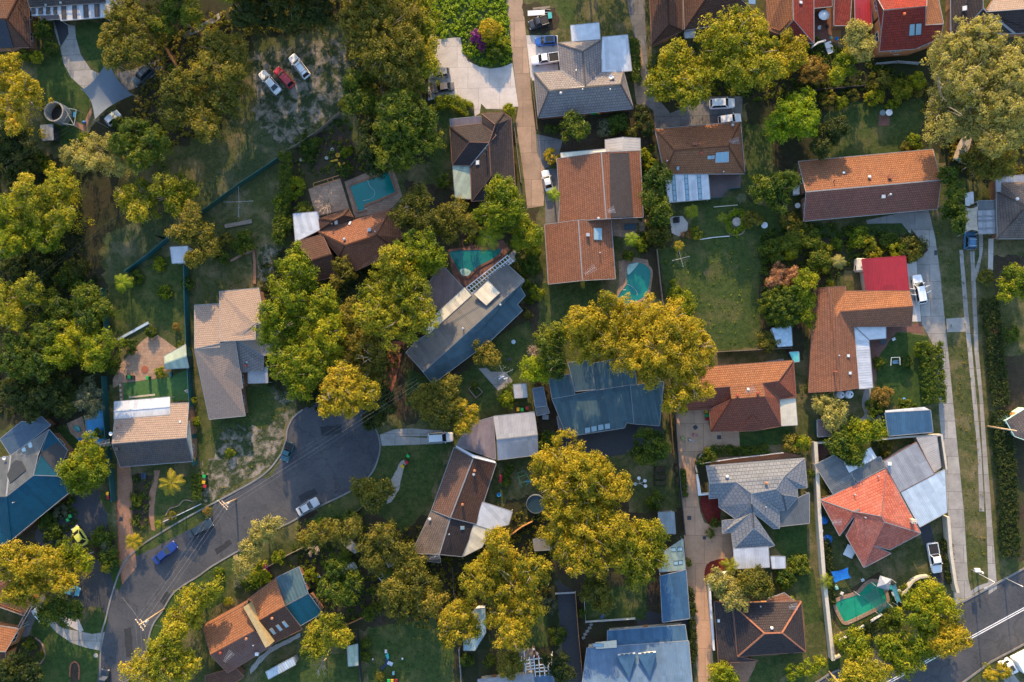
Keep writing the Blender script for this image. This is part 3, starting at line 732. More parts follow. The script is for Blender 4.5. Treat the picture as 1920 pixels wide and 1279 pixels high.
# ------------------------------------------------------------------ pools
def pool(label, outline, cope, mat, wc, wd, smooth=6, steps=None, hose=None):
    p = pts(outline) if isinstance(outline, str) else outline
    if smooth: p = spline(p, smooth, True)
    c = sum(p, Vector())/len(p); root = thing('swimming_pool', label, 'pool', c)
    area = sum(p[i].x*p[(i+1) % len(p)].y-p[(i+1) % len(p)].x*p[i].y for i in range(len(p)))
    if area < 0: p = p[::-1]
    m = len(p); out = []
    for i in range(m):
        d = (p[(i+1) % m]-p[i-1]).normalized(); out.append(p[i]+Vector((d.y, -d.x, 0))*cope)
    V = [(q.x, q.y, .03) for q in p]+[(q.x, q.y, .14) for q in p]+[(q.x, q.y, .14) for q in out]+[(q.x, q.y, 0) for q in out]; F = []
    for i in range(m):
        j = (i+1) % m; F += [(i, j, m+j, m+i), (m+i, m+j, 2*m+j, 2*m+i), (2*m+i, 2*m+j, 3*m+j, 3*m+i)]
    mk('coping', V, F, mat, root)
    ws = sheet('water_surface', p, water('pool_water_%d' % int(c.x*10), wc, wd), parent=None, z=.065, kind=None)
    for v in ws.data.vertices: v.co = v.co-c
    ws.parent = root
    if steps:
        s = spline(pts(steps), 4, True); n = len(s)
        mk('pool_steps', [(q.x, q.y, .085) for q in s], [tuple(range(n))], plain('pool_step', (.30, .45, .38), .4), root)
    if hose: MB().tube(spline([q+Vector((0, 0, .1)) for q in pts(hose)], 5), .022, 5).build('cleaner_hose', WHITE, root)
    lad = p[m//5]; MB().tube([lad+Vector((0, 0, .1)), lad+Vector((.1, 0, .8)), lad+Vector((.6, 0, .8)), lad+Vector((.7, 0, .1))], .03, 5).build('handrail', STEEL, root)
    return root
# ------------------------------------------------------------------ vehicles
def loft(st, n=None):
    V = []; F = []; m = len(st[0])
    for s_ in st: V += s_
    for i in range(len(st)-1):
        for k in range(m): F.append((i*m+k, i*m+(k+1) % m, (i+1)*m+(k+1) % m, (i+1)*m+k))
    F += [tuple(range(m-1, -1, -1)), tuple((len(st)-1)*m+k for k in range(m))]
    return V, F
_WH = {}
TYRE = BLACK
def car(kind, colr, label, rear, front, W=None, rails=False, group=None, doors=False, roofc=None, hgt=None):
    a, b = P(*rear), P(*front); d = b-a; L = d.length; c = (a+b)/2; rz = math.atan2(d.y, d.x)
    nm, W0, Hh, hood, x0, x1, r0, r1, cat = dict(   # cabin glass base x0..x1 and roof r0..r1 as shares of the length from the rear
        sedan=('parked_car', 1.82, 1.45, .86, .13, .71, .27, .56, 'car'),
        hatch=('parked_car', 1.78, 1.50, .90, .03, .74, .12, .56, 'car'),
        wagon=('parked_car', 1.84, 1.50, .88, .02, .73, .09, .58, 'car'),
        suv=('parked_car', 1.90, 1.72, 1.02, .02, .74, .08, .60, 'car'),
        ute=('utility_truck', 1.86, 1.72, 1.0, .37, .74, .42, .62, 'ute'),
        beetle=('parked_car', 1.76, 1.50, .92, .10, .78, .28, .60, 'car'))[kind]
    W = W or W0; Hh = hgt or Hh; pm = paint('paint_%d_%d_%d' % tuple(int(v*255) for v in colr), colr)
    root = thing(nm, label, cat, c, rz, group); h2 = W/2
    # lower body
    prof = [(-.50, .80, .45, hood*.80), (-.485, .92, .30, hood*.95), (-.40, .99, .22, hood*1.0), (-.2, 1, .20, hood), (.12, 1, .20, hood), (.26, 1, .20, hood*.99), (.38, .98, .22, hood*.93), (.46, .90, .26, hood*.84), (.495, .74, .34, hood*.72)]
    if kind == 'beetle': prof = [(-.5, .6, .42, hood*.6), (-.46, .82, .3, hood*.85), (-.36, .98, .22, hood), (-.1, 1, .2, hood), (.2, 1, .2, hood), (.34, .94, .22, hood*.92), (.44, .8, .28, hood*.74), (.5, .55, .36, hood*.5)]
    st = []
    for xs, kw, z0, z1 in prof:
        w_ = h2*kw; x = xs*L
        st.append([(x, -w_*.9, z0), (x, w_*.9, z0), (x, w_, z0+.16), (x, w_, z1*.72), (x, w_*.90, z1*.95), (x, w_*.6, z1), (x, -w_*.6, z1), (x, -w_*.90, z1*.95), (x, -w_, z1*.72), (x, -w_, z0+.16)])
    V, F = loft(st); mb = MB().add(V, F)
    zb = hood*.93; X = lambda s_: (s_-.5)*L
    wb, wt = h2*.90, h2*.70
    cab = [(X(x0), -wb, zb), (X(x1), -wb, zb), (X(x1), wb, zb), (X(x0), wb, zb), (X(r0), -wt, Hh), (X(r1), -wt, Hh), (X(r1), wt, Hh), (X(r0), wt, Hh)]
    rc = [Vector(v) for v in cab]; mid = [(X((r0+r1)/2), -wt*1.02, Hh+.05), (X((r0+r1)/2), wt*1.02, Hh+.05)]
    mb.add(cab+mid, [(0, 1, 5, 8, 4), (1, 2, 6, 5), (2, 3, 7, 9, 6), (3, 0, 4, 7), (4, 8, 9, 7), (8, 5, 6, 9)])
    if kind == 'ute':
        for sy in (-1, 1): mb.box((X(.18), sy*(h2-.06), hood*.8), L*.36, .09, hood*.28)
        mb.box((X(.015), 0, hood*.8), .08, W*.9, hood*.28)
    body = mb.build('body', pm, root, local=True)
    bv = body.modifiers.new('soft', 'BEVEL'); bv.width = .05; bv.segments = 2; bv.limit_method = 'ANGLE'; bv.angle_limit = R(28)
    if kind == 'ute': MB().box((X(.19), 0, hood*.985), L*.33, W*.84, .03).build('tray_bed', BLACK, root, local=True)
    G = glass()
    def pane(name, q, k=.88):
        q = [Vector(v) for v in q]; n = (q[1]-q[0]).cross(q[2]-q[0]).normalized(); ce = sum(q, Vector())/4
        if n.dot(ce-Vector((0, 0, .6))) < 0: n = -n
        v = [ce+(p-ce)*k+n*.018 for p in q]+[ce+(p-ce)*k-n*.02 for p in q]
        mk(name, v, [(0, 1, 2, 3), (0, 4, 5, 1), (1, 5, 6, 2), (2, 6, 7, 3), (3, 7, 4, 0)], G, root, local=True)
    pane('windscreen', (rc[1], rc[2], rc[6], rc[5]), .92); pane('rear_window', (rc[3], rc[0], rc[4], rc[7]), .88)
    pane('side_window', (rc[0], rc[1], rc[5], rc[4]), .84); pane('side_window', (rc[2], rc[3], rc[7], rc[6]), .84)
    key = round(W, 2)
    for xs in (.19, .80):
        for sy in (-1, 1):
            r_ = .33 if kind not in ('suv', 'ute') else .37
            if ('w', r_) not in _WH:
                t = MB(); t.lathe((0, 0, -.10), [(r_*.62, 0), (r_*.95, 0), (r_, .04), (r_, .16), (r_*.95, .20), (r_*.62, .20)], 18)
                _WH[('w', r_)] = t; q = MB().lathe((0, 0, -.09), [(.05, .17), (r_*.3, .19), (r_*.6, .17), (r_*.63, .19), (r_*.63, 0), (.05, 0)], 14); _WH[('r', r_)] = q
            wo = _WH[('w', r_)].build('wheel', TYRE, root, local=True)
            wo.location = (X(xs), sy*(h2-.11), r_); wo.rotation_euler = (-sy*math.pi/2, 0, 0)
            _WH[('r', r_)].build('rim', STEEL, wo, local=True)
    for sy in (-1, 1):
        MB().box((X(.965), sy*h2*.68, hood*.58), .22, .34, .14).build('headlight', plain('headlamp_glass', (.6, .62, .64), .15), root, local=True)
        MB().box((X(.016), sy*h2*.70, hood*.66), .12, .28, .16).build('taillight', plain('tail_lamp', (.25, .012, .012), .2), root, local=True)
        MB().box((X(x1-.045), sy*(h2+.07), hood*.93), .14, .2, .14).build('mirror', pm, root, local=True)
        if rails:
            MB().bar((X(r0+.02), sy*wt*.86, Hh+.08), (X(r1-.02), sy*wt*.86, Hh+.08), .05, .05).build('roof_rail', DARKM, root, local=True)
        if doors:
            for xs in (.60, .40):
                MB().box((X(xs)-.25, sy*(h2+.42), .35), .10, .95, .85, sy*-.35).build('door', pm, root, local=True)
    if rails:
        for xs in (r0+.08, r1-.1): MB().bar((X(xs), -wt, Hh+.13), (X(xs), wt, Hh+.13), .06, .04).build('roof_bar', STEEL if rails == 2 else DARKM, root, local=True)
    if roofc is not None:
        MB().box((X((r0+r1)/2), 0, Hh+.035), (r1-r0)*L*.85, wt*1.7, .03).build('sunroof', G, root, local=True)
    MB().box((X(.003), 0, hood*.45), .03, .42, .12).build('number_plate', CREAM, root, local=True)
    return root
# ------------------------------------------------------------------ small things
LIDS = dict(green=plain('green_lid', (.01, .33, .07), .45), yellow=plain('yellow_lid', (.55, .33, .01), .45), red=plain('red_lid', (.32, .015, .02), .45))
BINB = plain('bin_green_body', (.012, .05, .03), .5)
def bin_(col, x, y, place, rz=0.0):
    root = thing('wheelie_bin', '%s-lidded wheelie bin %s' % (col, place), 'wheelie bin', P(x, y), rz, None)
    MB().box((0, 0, .06), .44, .50, .92, 0, 1.22).build('bin_body', BINB, root, local=True)
    MB().box((0, .02, .98), .60, .70, .10, 0, .86).build('lid', LIDS[col], root, local=True)
    for s_ in (-1, 1):
        o = MB().lathe((0, 0, -.03), [(.10, 0), (.10, .06)], 12).build('wheel', BLACK, root, local=True); o.location = (s_*.25, .25, .10); o.rotation_euler = (0, math.pi/2, 0)
    MB().bar((-.22, .33, .93), (.22, .33, .93), .05, .05).build('handle', BINB, root, local=True)
def pole(label, base, top, arm=None, h=None, wood=True, lamp=False, name='power_pole', cat='pole'):
    b = P(*base); t0 = ray(*top); 
    # height that makes the top meet its pixel
    best = min((((P(*top, hh)-Vector((b.x, b.y, hh))).length, hh) for hh in np.arange(4, 12.5, .1)))[1] if h is None else h
    root = thing(name, label, cat, b); t = P(*top, best)-b; t = Vector((t.x*.5, t.y*.5, best))
    m = plain('pole_timber', (.42, .30, .19), .85, var=.3, scale=3) if wood else STEEL
    MB().tube([(0, 0, -.1), t], .17 if wood else .10, 10, .12 if wood else .06).build('shaft', m, root, local=True, smooth=True)
    if arm is not None:
        ca, sa = math.cos(arm), math.sin(arm); d = Vector((ca, sa, 0))
        for dz, L in ((-.25, 2.6), (-1.3, 1.7)):
            c = t+Vector((0, 0, dz)); MB().bar(c-d*L/2, c+d*L/2, .11, .13).build('crossarm', m, root, local=True)
            for k in (-.46, -.2, .2, .46): MB().lathe(c+d*L*k+Vector((0, 0, .12)), [(.05, 0), (.07, .06), (.04, .1), (.06, .15), (.02, .2)], 8).build('insulator', WHITE, root, local=True)
        MB().lathe(t+Vector((.3, 0, -2.4)), [(.2, 0), (.22, .1), (.22, .7), (.1, .78)], 10).build('transformer', STEEL, root, local=True)
    if lamp:
        d = Vector((math.cos(lamp), math.sin(lamp), 0)); e = t+d*1.6+Vector((0, 0, .25))
        MB().tube([t, t+d*.8+Vector((0, 0, .2)), e], .04, 6).build('lamp_arm', STEEL, root, local=True)
        MB().box(e+d*.25-Vector((0, 0, .06)), .65, .28, .12, lamp, .8).build('lamp_head', STEEL, root, local=True)
    return b+t
def wire(label, a, b, sag=.5, r=.022, group=None):
    r *= .55
    p = [a.lerp(b, i/14)-Vector((0, 0, sag*4*(i/14)*(1-i/14))) for i in range(15)]
    return tag(MB().tube(p, r, 4).build('overhead_wire', plain('wire_aluminium', (.30, .29, .28), .6)), label, 'wire', group)
def simple(name, label, cat, mb, mat, smooth=False, group=None):
    return tag(mb.build(name, mat, smooth=smooth), label, cat, group)
def clothesline(label, x, y, arms, h=1.9, rot=.1):
    c = P(x, y); root = thing('rotary_clothesline', label, 'clothesline', c); ln = arms*SCL*MPP
    MB().tube([(0, 0, -.05), (0, 0, h)], .035, 6).build('mast', STEEL, root, local=True)
    E = [Vector((math.cos(rot+k*math.pi/2)*ln, math.sin(rot+k*math.pi/2)*ln, h+.12)) for k in range(4)]
    for e in E: MB().tube([(0, 0, h-.1), e], .028, 5).build('arm', STEEL, root, local=True)
    ml = MB()
    for f in (.45, .65, .85, .99):
        for k in range(4): ml.tube([E[k]*f+Vector((0, 0, h*(1-f))), E[(k+1) % 4]*f+Vector((0, 0, h*(1-f)))], .003, 3)
    ml.build('lines', STEEL, root, local=True); return root
def trampoline(label, x, y, r):
    c = P(x, y); r *= SCL*MPP; root = thing('trampoline', label, 'trampoline', c)
    MB().lathe((0, 0, .86), [(.01, 0), (r*.84, 0), (r*.84, .02), (.01, .02)], 28).build('mat', BLACK, root, local=True)
    MB().lathe((0, 0, .88), [(r*.84, 0), (r, 0), (r*1.02, .03), (r, .06), (r*.84, .04)], 28).build('pad', plain('tramp_pad', (.25, .30, .32), .6), root, local=True)
    for k in range(6):
        a = k*math.pi/3; MB().tube([(math.cos(a)*r, math.sin(a)*r, 0), (math.cos(a)*r, math.sin(a)*r, .88)], .03, 5).build('leg', STEEL, root, local=True)
def table_set(label, x, y, r=.7, top=None, n=4, umb=None, group=None):
    c = P(x, y); root = thing('garden_table', label, 'table', c)
    MB().lathe((0, 0, .70), [(.02, 0), (r, 0), (r, .04), (.02, .04)], 20).build('tabletop', top or WHITE, root, local=True)
    for k in range(3): a = k*2.1; MB().tube([(math.cos(a)*r*.6, math.sin(a)*r*.6, 0), (math.cos(a)*.1, math.sin(a)*.1, .7)], .03, 5).build('leg', DARKM, root, local=True)
def chair(label, x, y, rz=0.0, mat=None):
    root = thing('garden_chair', label, 'chair', P(x, y), rz); m = mat or WHITE
    MB().box((0, 0, .40), .5, .5, .05).build('seat', m, root, local=True)
    MB().box((0, .24, .45), .5, .05, .45).build('backrest', m, root, local=True)
    for sx in (-1, 1):
        for sy in (-1, 1): MB().box((sx*.21, sy*.21, 0), .04, .04, .4).build('leg', m, root, local=True)
        MB().box((sx*.25, 0, .6), .05, .48, .04).build('armrest', m, root, local=True)
def shed(label, V, F, mat, wallm, gut=None, name='garden_shed', cat='shed', **k):
    H = House(name, label, cat); H.part(mat, V, F, 'wall', wall=wallm, gut=gut or GUTG, inset=.15, thick=.06, win=False, **k); return H
def tank(label, x, y, r, h, mat, open_=False):
    c = P(x, y, h); c.z = 0; r *= SCL*MPP; root = thing('water_tank', label, 'tank', c)
    if open_:
        MB().lathe((0, 0, 0), [(r, 0), (r, h), (r*.88, h), (r*.88, .25), (.02, .25)], 32).build('tank_wall', mat, root, local=True)
        MB().lathe((0, 0, h*.28), [(.02, 0), (r*.87, 0), (r*.87, .02), (.02, .02)], 32).build('tank_floor', plain('tank_sludge', (.03, .03, .028), .3), root, local=True)
    else:
        MB().lathe((0, 0, 0), [(r, 0), (r, h), (r*.9, h+.12), (r*.25, h+.3), (r*.25, h+.38), (.02, h+.38)], 24).build('tank_body', mat, root, local=True)
        MB().lathe((r*.4, 0, h+.2), [(.18, 0), (.18, .12), (.02, .13)], 12).build('hatch', DARKM, root, local=True)
def person(label, head, feet, z, top, bottom, hair):
    """someone lying on the deck: one skinned body, clothes and hair as children"""
    a, b = P(*head), P(*feet); d = (b-a); rz = math.atan2(d.y, d.x); root = thing('person', label, 'person', (a.x, a.y, z), rz)
    skin = plain('skin', (.48, .27, .18), .55, var=.06)
    J = {}; E = []
    def j(n, x, y, zz, r, par=None): J[n] = (len(J), (x, y, zz), r); (E.append((J[par][0], J[n][0])) if par else None)
    j('pel', .92, 0, .13, .13); j('belly', .72, 0, .13, .125, 'pel'); j('chest', .46, 0, .14, .145, 'belly'); j('neck', .28, 0, .15, .06, 'chest'); j('head', .16, 0, .16, .095, 'neck'); j('crown', .03, 0, .16, .08, 'head'); j('nose', .13, 0, .275, .018, 'head')
    for s_, q in ((1, 'l'), (-1, 'r')):
        j(q+'sho', .36, s_*.17, .14, .06, 'chest'); j(q+'elb', .60, s_*.30, .08, .045, q+'sho'); j(q+'wri', .84, s_*.27, .07, .03, q+'elb'); j(q+'palm', .92, s_*.26, .06, .038, q+'wri')
        for k in range(4): j(q+'f%d' % k, 1.01-.01*abs(k-1), s_*(.225+.022*k), .05, .010, q+'palm')
        j(q+'th', .95, s_*.19, .06, .011, q+'palm')
        j(q+'hip', 1.0, s_*.10, .12, .095, 'pel'); j(q+'kne', 1.32, s_*.12, .20, .06, q+'hip'); j(q+'ank', 1.66, s_*.11, .08, .04, q+'kne'); j(q+'toe', 1.71, s_*.12, .22, .03, q+'ank')
    me = bpy.data.meshes.new('body'); me.from_pydata([v[1] for v in J.values()], E, []); me.materials.append(skin)
    o = bpy.data.objects.new('body', me); COL.objects.link(o); o.parent = root
    sk = o.modifiers.new('skin', 'SKIN'); ss = o.modifiers.new('sub', 'SUBSURF'); ss.levels = 1; ss.render_levels = 1
    for v, (i, p, r) in zip(me.skin_vertices[0].data, J.values()): v.radius = (r, r)
    me.skin_vertices[0].data[0].use_root = True
    MB().tube([(.34, 0, .14), (.5, 0, .145), (.72, 0, .13), (.82, 0, .13)], .165, 12, .145).build('shirt', top, root, local=True, smooth=True)
    sb = MB().tube([(.82, 0, .13), (.98, 0, .13)], .15, 12, .15)
    for s_ in (-1, 1): sb.tube([(.94, s_*.08, .13), (1.18, s_*.11, .165)], .105, 10, .095)
    sb.build('shorts', bottom, root, local=True, smooth=True)
    MB().lathe((0, 0, 0), [(.01, -.06), (.085, -.05), (.112, 0), (.10, .05), (.07, .09)], 14).build('hair', hair, root, local=True, smooth=True).matrix_local = Matrix.Translation((.075, 0, .15)) @ Matrix.Rotation(-math.pi/2, 4, 'Y')
# ------------------------------------------------------------------ the ground and what is laid on it
G0 = 420
mk('ground', [(-G0, -G0, 0), (G0, -G0, 0), (G0, G0, 0), (-G0, G0, 0)], [(0, 1, 2, 3)], GRASS2)
tag(bpy.data.objects['ground'], 'dry suburban grass and soil between the houses', 'ground', None, 'structure')
def S(name, s, mat, level=1, smooth=0, rag=0.0, label=None):
    return sheet(name, pts(s), mat, level, 'structure', label or name.replace('_', ' ')+' seen from above', name.split('_')[-1], smooth, rag)
tile()
# wooded floors and garden soil
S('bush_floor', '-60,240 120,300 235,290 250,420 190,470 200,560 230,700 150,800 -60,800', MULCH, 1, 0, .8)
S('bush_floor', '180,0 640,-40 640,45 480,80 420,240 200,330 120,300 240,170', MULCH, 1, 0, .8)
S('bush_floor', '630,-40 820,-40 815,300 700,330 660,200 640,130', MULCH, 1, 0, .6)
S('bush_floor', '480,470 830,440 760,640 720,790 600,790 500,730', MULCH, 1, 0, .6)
S('garden_soil', '545,250 640,220 700,330 690,460 545,465', DIRT, 1, 0, .5)
S('garden_soil', '760,340 1010,380 1000,470 860,470 770,470', DIRT, 1, 0, .5)
S('garden_soil', '990,190 1230,190 1235,270 1030,300 1010,250', DIRT, 1, 0, .5)
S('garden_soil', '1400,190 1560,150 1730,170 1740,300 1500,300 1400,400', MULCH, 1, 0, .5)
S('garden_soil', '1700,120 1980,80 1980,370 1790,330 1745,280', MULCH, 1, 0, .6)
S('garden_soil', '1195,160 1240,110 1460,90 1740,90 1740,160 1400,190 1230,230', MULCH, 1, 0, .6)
S('garden_soil', '1200,270 1260,330 1260,560 1190,560 1205,400', DIRT, 1, 0, .4)
S('garden_soil', '1420,430 1560,420 1740,440 1740,500 1620,480 1530,560 1500,680 1420,620', DIRT, 1, 0, .5)
S('garden_soil', '985,930 1270,870 1270,1090 1050,1090 985,1040', DIRT, 1, 0, .6)
S('garden_soil', '690,980 1040,930 1050,1279 700,1279', MULCH, 1, 0, .8)
S('garden_soil', '560,960 760,960 720,1180 640,1180 560,1100', DIRT, 1, 0, .6)
S('garden_soil', '1000,690 1050,690 1060,830 1010,830', DIRT, 1, 0, .3)
S('garden_soil', '730,620 1010,560 1010,640 900,730 760,800 720,760', DIRT, 1, 0, .5)
S('garden_soil', '1030,950 1290,950 1300,1279 1080,1279', DIRT, 1, 0, .3)
S('garden_soil', '1860,480 1960,480 1960,1050 1890,1050 1865,700', DIRT, 1, 0, .4)
S('garden_soil', '0,930 170,930 215,1010 220,1110 150,1120 -60,1110 -60,930', DIRT, 1, 0, .4)
# fields and lawns
S('field', '250,420 370,360 440,300 480,200 500,90 640,40 690,100 660,215 540,290 380,400 245,505 200,480', FIELD, 2, 0, .6)
S('field', '195,440 250,420 320,450 245,505 205,530', FIELD, 3, 0, .5)
S('lawn', '390,400 530,305 545,330 530,460 480,560 370,560 375,480', GRASS2, 2, 0, .4)
S('lawn', '205,540 245,510 335,470 355,560 355,640 270,600 210,640', GRASS, 2, 0, .3)
S('lawn', '70,130 120,90 160,150 170,170 150,260 110,270 75,200', LUSH, 2, 2, .3)
S('lawn', '143,50 190,45 195,120 185,135 165,110 148,85', LUSH, 3, 2, .3)
tile(0, 0)
S('concrete_path', '375,140 480,170 530,185 535,260 570,385 640,490 720,530 705,580 590,628 500,545 450,450 425,340 385,215', CONC, 4)
S('asphalt_path', '380,140 475,160 485,240 430,330 400,210', ASPH2, 5)
S('brick_path', '620,800 660,740 640,830 600,930 520,890 540,860 590,880', PAVE, 4)
S('driveway', '820,520 960,480 1100,430 1200,390 1230,420 1100,520 1020,600 900,640 860,590', CONCD, 3)
S('asphalt_path', '1080,480 1200,340 1290,270 1370,230 1560,90 1750,-60 1850,-60 1700,80 1560,190 1440,260 1330,330 1250,430', DIRT, 3, 0, .3)
S('concrete_slab', '1285,240 1380,190 1505,120 1545,90 1555,130 1505,165 1400,225 1300,275', CONC, 5)
tile()
S('worn_grass', '470,100 540,95 600,70 660,75 665,140 650,200 600,235 545,270 520,265 480,220 475,150', PATCHY, 3, 3, .9)
tile(2, 0)
S('wild_field', '60,-120 720,-120 755,440 680,475 520,465 405,372 390,262 170,300', LUSH, 2, 0, .3)
S('lawn', '200,700 480,800 330,1000 330,1100 200,1279 160,1000', GRASS, 2, 0, .3)
S('concrete_pad', '165,300 200,280 390,262 405,370 440,430 520,470 600,485 680,475 755,445 797,752 690,760 690,772 570,768 535,730 525,800 490,822 480,730 420,715 330,690 200,700 160,710', CONCL, 4)
S('lane', '713,-300 825,-300 828,0 895,720 922,950 928,1080 990,1200 985,1290 975,1454 860,1470 840,1279 800,1000 780,860 797,752 760,440 712,0', CONCB, 3)
S('concrete_pad', '852,250 1075,250 1080,505 900,570 885,560', CONCL, 4)
S('gravel_yard', '925,945 1110,990 1080,1100 1010,1180 985,1190 930,1080', CONCD, 4)
S('lawn', '1060,-60 1200,-60 1200,200 1080,200', GRASS, 2, 0, .2)
S('lawn', '1200,-100 1540,-100 1540,200 1200,200', GRASS2, 2, 0, .2)
S('gravel_yard', '830,20 1050,60 1065,215 880,235 850,160', DIRT, 3, 2, .3)
S('driveway', '1010,1190 1070,1190 1075,1279 1085,1560 990,1640 985,1400', CONCD, 2)
tile(3, 0)
S('driveway', '105,-200 250,-200 270,300 290,620 440,800 700,680 950,680 940,870 330,900 320,780 200,700 205,330 150,100', CONCD, 3)
S('lane', '150,330 235,330 275,640 265,740 200,735', CONCB, 4)
S('lawn', '960,880 1150,880 1180,1279 1180,1400 970,1380', GRASS, 2, 0, .3)
tile(4, 0)
S('lawn', '100,820 250,740 340,720 500,740 720,700 790,720 800,860 680,1060 250,1110 100,1120', GRASS, 3, 2, .2)
S('courtyard', '10,60 150,60 160,180 220,310 20,310', PAVER, 2)
S('deck', '150,150 220,150 210,310 140,290', TIMBERO, 3)
S('paved_square', '480,810 560,815 555,885 480,890', PAVER, 4)
tile(1, 1)
S('pool_deck', '1000,80 1330,-60 1410,180 1330,270 1075,335', STONE, 3)
S('timber_deck', '745,130 970,55 1035,265 800,325', PAVET, 3)
S('worn_earth', '400,540 540,560 470,760 380,760', PATCHY, 3, 2, .4)
tile(2, 1)
S('pool_paving', '300,560 690,490 740,560 560,740 410,830 330,720', PAVER, 3)
S('white_paving', '735,590 800,530 805,560 772,600 780,640 712,655', CONCL, 4)
S('lawn', '960,800 1380,770 1350,1010 1250,1010 960,1120', GRASS, 3, 0, .2)
S('patio', '1450,345 1700,345 1680,440 1600,480 1470,460', PAVET, 3)
tile(3, 1)
S('courtyard', '20,345 250,340 250,430 210,460 30,460', PAVET, 4)
S('white_paving', '435,325 525,320 565,370 560,420 500,465 450,440', CONCL, 3)
S('lawn', '560,220 940,180 1250,320 1240,520 1100,600 1060,900 1090,1240 700,1279 640,1000 420,950 350,560 640,490 600,420', GRASS, 3, 0, .2)
S('worn_patch', '690,690 790,650 800,760 700,780', GRASS2, 4, 3, .4)
S('deck', '715,30 940,35 935,125 850,130 790,200 715,200', BROWNM, 4)
S('pool_paving', '75,640 180,610 280,630 310,760 300,900 250,960 100,990 40,960 80,800', STONE, 3)
S('concrete_strip', '760,1410 1240,1325 1240,1400 770,1470', CONC, 3)
tile(4, 1)
S('driveway', '620,300 835,285 880,480 915,740 970,1279 1080,2400 1110,2870 1140,3010 1050,3090 1010,3030 960,2290 905,1690 890,1279 785,1080 745,640 830,560', CONC, 3)
S('concrete_path', '390,350 630,300 720,300 705,450 640,370 400,375', CONC, 4)
S('parking_bay', '675,640 745,640 780,1065 715,1065', CONCL, 4)
S('lawn', '10,370 400,375 640,370 690,450 480,470 200,470 10,480', GRASS, 2, 0, .2)
S('verge', '870,330 940,330 960,450 1040,560 1110,1279 1190,2400 1240,2950 1140,2900 1085,2400 975,1279 885,480', GRASS2, 2, 0, .1)
S('worn_patch', '940,770 1050,780 1080,1000 960,1010', GRASS2, 3, 3, .4)
S('concrete_apron', '955,1045 1090,1035 1100,1135 962,1140', CONC, 4)
S('wheel_track', '1048,560 1075,560 1115,1035 1140,1279 1205,2004 1225,2404 1190,2404 1178,2004 1108,1279 1083,1035', CONC, 4)
S('wheel_track', '1125,570 1155,570 1185,1279 1215,1604 1280,2484 1315,2950 1255,2990 1240,2484 1190,1604 1155,1279', CONC, 4)
S('wheel_track', '1185,450 1215,450 1215,560 1180,740 1150,800 1140,760 1190,600', CONC, 4)
S('path', '1255,480 1290,480 1285,700 1250,700', CONCL, 4)
S('lawn', '1310,880 1600,870 1600,1300 1350,1300', GRASS2, 3, 0, .3)
S('patio', '300,1090 600,1090 640,1120 530,1260 450,1500 400,1520', PAVER, 3)
S('patio', '635,1095 780,1070 795,1150 630,1130', PAVER, 4)
S('lawn', '600,1140 830,1170 870,1640 700,1700 460,1600 470,1330', LUSH, 3, 0, .1)
tile(4, 2)
S('path', '385,330 425,330 410,440 420,500 520,530 530,570 330,570 380,520 360,440', CONC, 4, 3)
S('path', '1340,400 1540,330 1540,480 1340,540', DIRT, 3)
S('yard', '20,710 200,700 180,800 30,850', PAVER, 3)
S('yard', '735,670 890,650 920,900 870,930', CONCD, 4)
tile(4, 3)
S('lawn', '200,250 560,340 760,230 830,480 830,520 640,640 480,510 290,470 140,420 60,200 40,0', GRASS2, 2, 0, .2)
S('driveway', '762,190 840,160 960,600 880,600', ASPH2, 4)
S('pool_surround', '150,700 480,500 640,650 640,760 220,920 160,850', DIRT, 2)
S('artificial_turf', '165,800 240,850 560,640 610,700 580,760 220,915', LUSH, 4)
S('main_road', '-120,1390 130,1225 640,960 1060,715 1505,475 2200,60 2200,640 1505,1010 1270,1135 1060,1290 700,1500 -120,2000', ASPH, 3)
for o_ in (-6, 6):
    S('road_line', ' '.join('%g,%g' % (x+o_*.5, y+o_) for x, y in ((200, 1478), (545, 1279), (1505, 758), (2100, 430)))+' '+' '.join('%g,%g' % (x+o_*.5+2, y+o_+6) for x, y in ((2100, 430), (1505, 758), (545, 1279), (200, 1478))), PAINTW, 5)
S('driveway', '1330,1200 1400,1180 1640,1500 1500,1560', CONC, 4)
kerb(pts('1062,718 1505,477 2200,62')); kerb(pts('-120,1385 130,1222 200,1190')); kerb(pts('2200,642 1505,1012 1270,1137 1060,1292 700,1502'))
S('footpath', '1055,690 1180,600 1300,560 1310,580 1190,630 1060,712', CONC, 4)
S('verge', '100,1130 330,1000 420,1060 130,1215 -200,1390 -200,1290', GRASS, 2, 0, .1)
tile()
# the street and its turning circle
S('street', '187,1330 190,1200 199,1160 211,1112 231,1059 261,1026 300,1000 356,967 433,926 481,899 505,895 521,874 530,850 537,823 539,805 550,783 570,766 600,752 680,760 695,790 708,812 713,837 708,863 697,887 673,911 640,930 606,946 567,966 545,979 500,1000 462,1024 400,1060 372,1080 343,1098 323,1115 303,1148 285,1176 274,1230 272,1330', ASPH, 4, 3)
for q_ in ('600,800 640,796 642,812 603,818', '560,930 590,915 596,925 565,942', '402,1030 430,1012 436,1020 408,1040', '300,1128 312,1108 320,1114 308,1136', '232,1180 246,1176 250,1230 236,1232'): S('road_patch', q_, plain('tar_patch', (.022, .025, .03), .9), 6, 0, .15)
K1 = pts('187,1330 190,1200 199,1160 211,1112 231,1059 261,1026 300,1000 356,967 433,926 481,899 505,880 521,860 530,845 537,823 539,805 550,783 568,768'); kerb(spline(K1, 4))
K2 = pts('272,1330 274,1230 285,1176 303,1148 323,1115 343,1098 372,1080 400,1060 462,1024 500,1000 545,979 567,966 606,946 640,930 673,911 697,887 708,863 713,837 708,812 695,790'); kerb(spline(K2, 4))
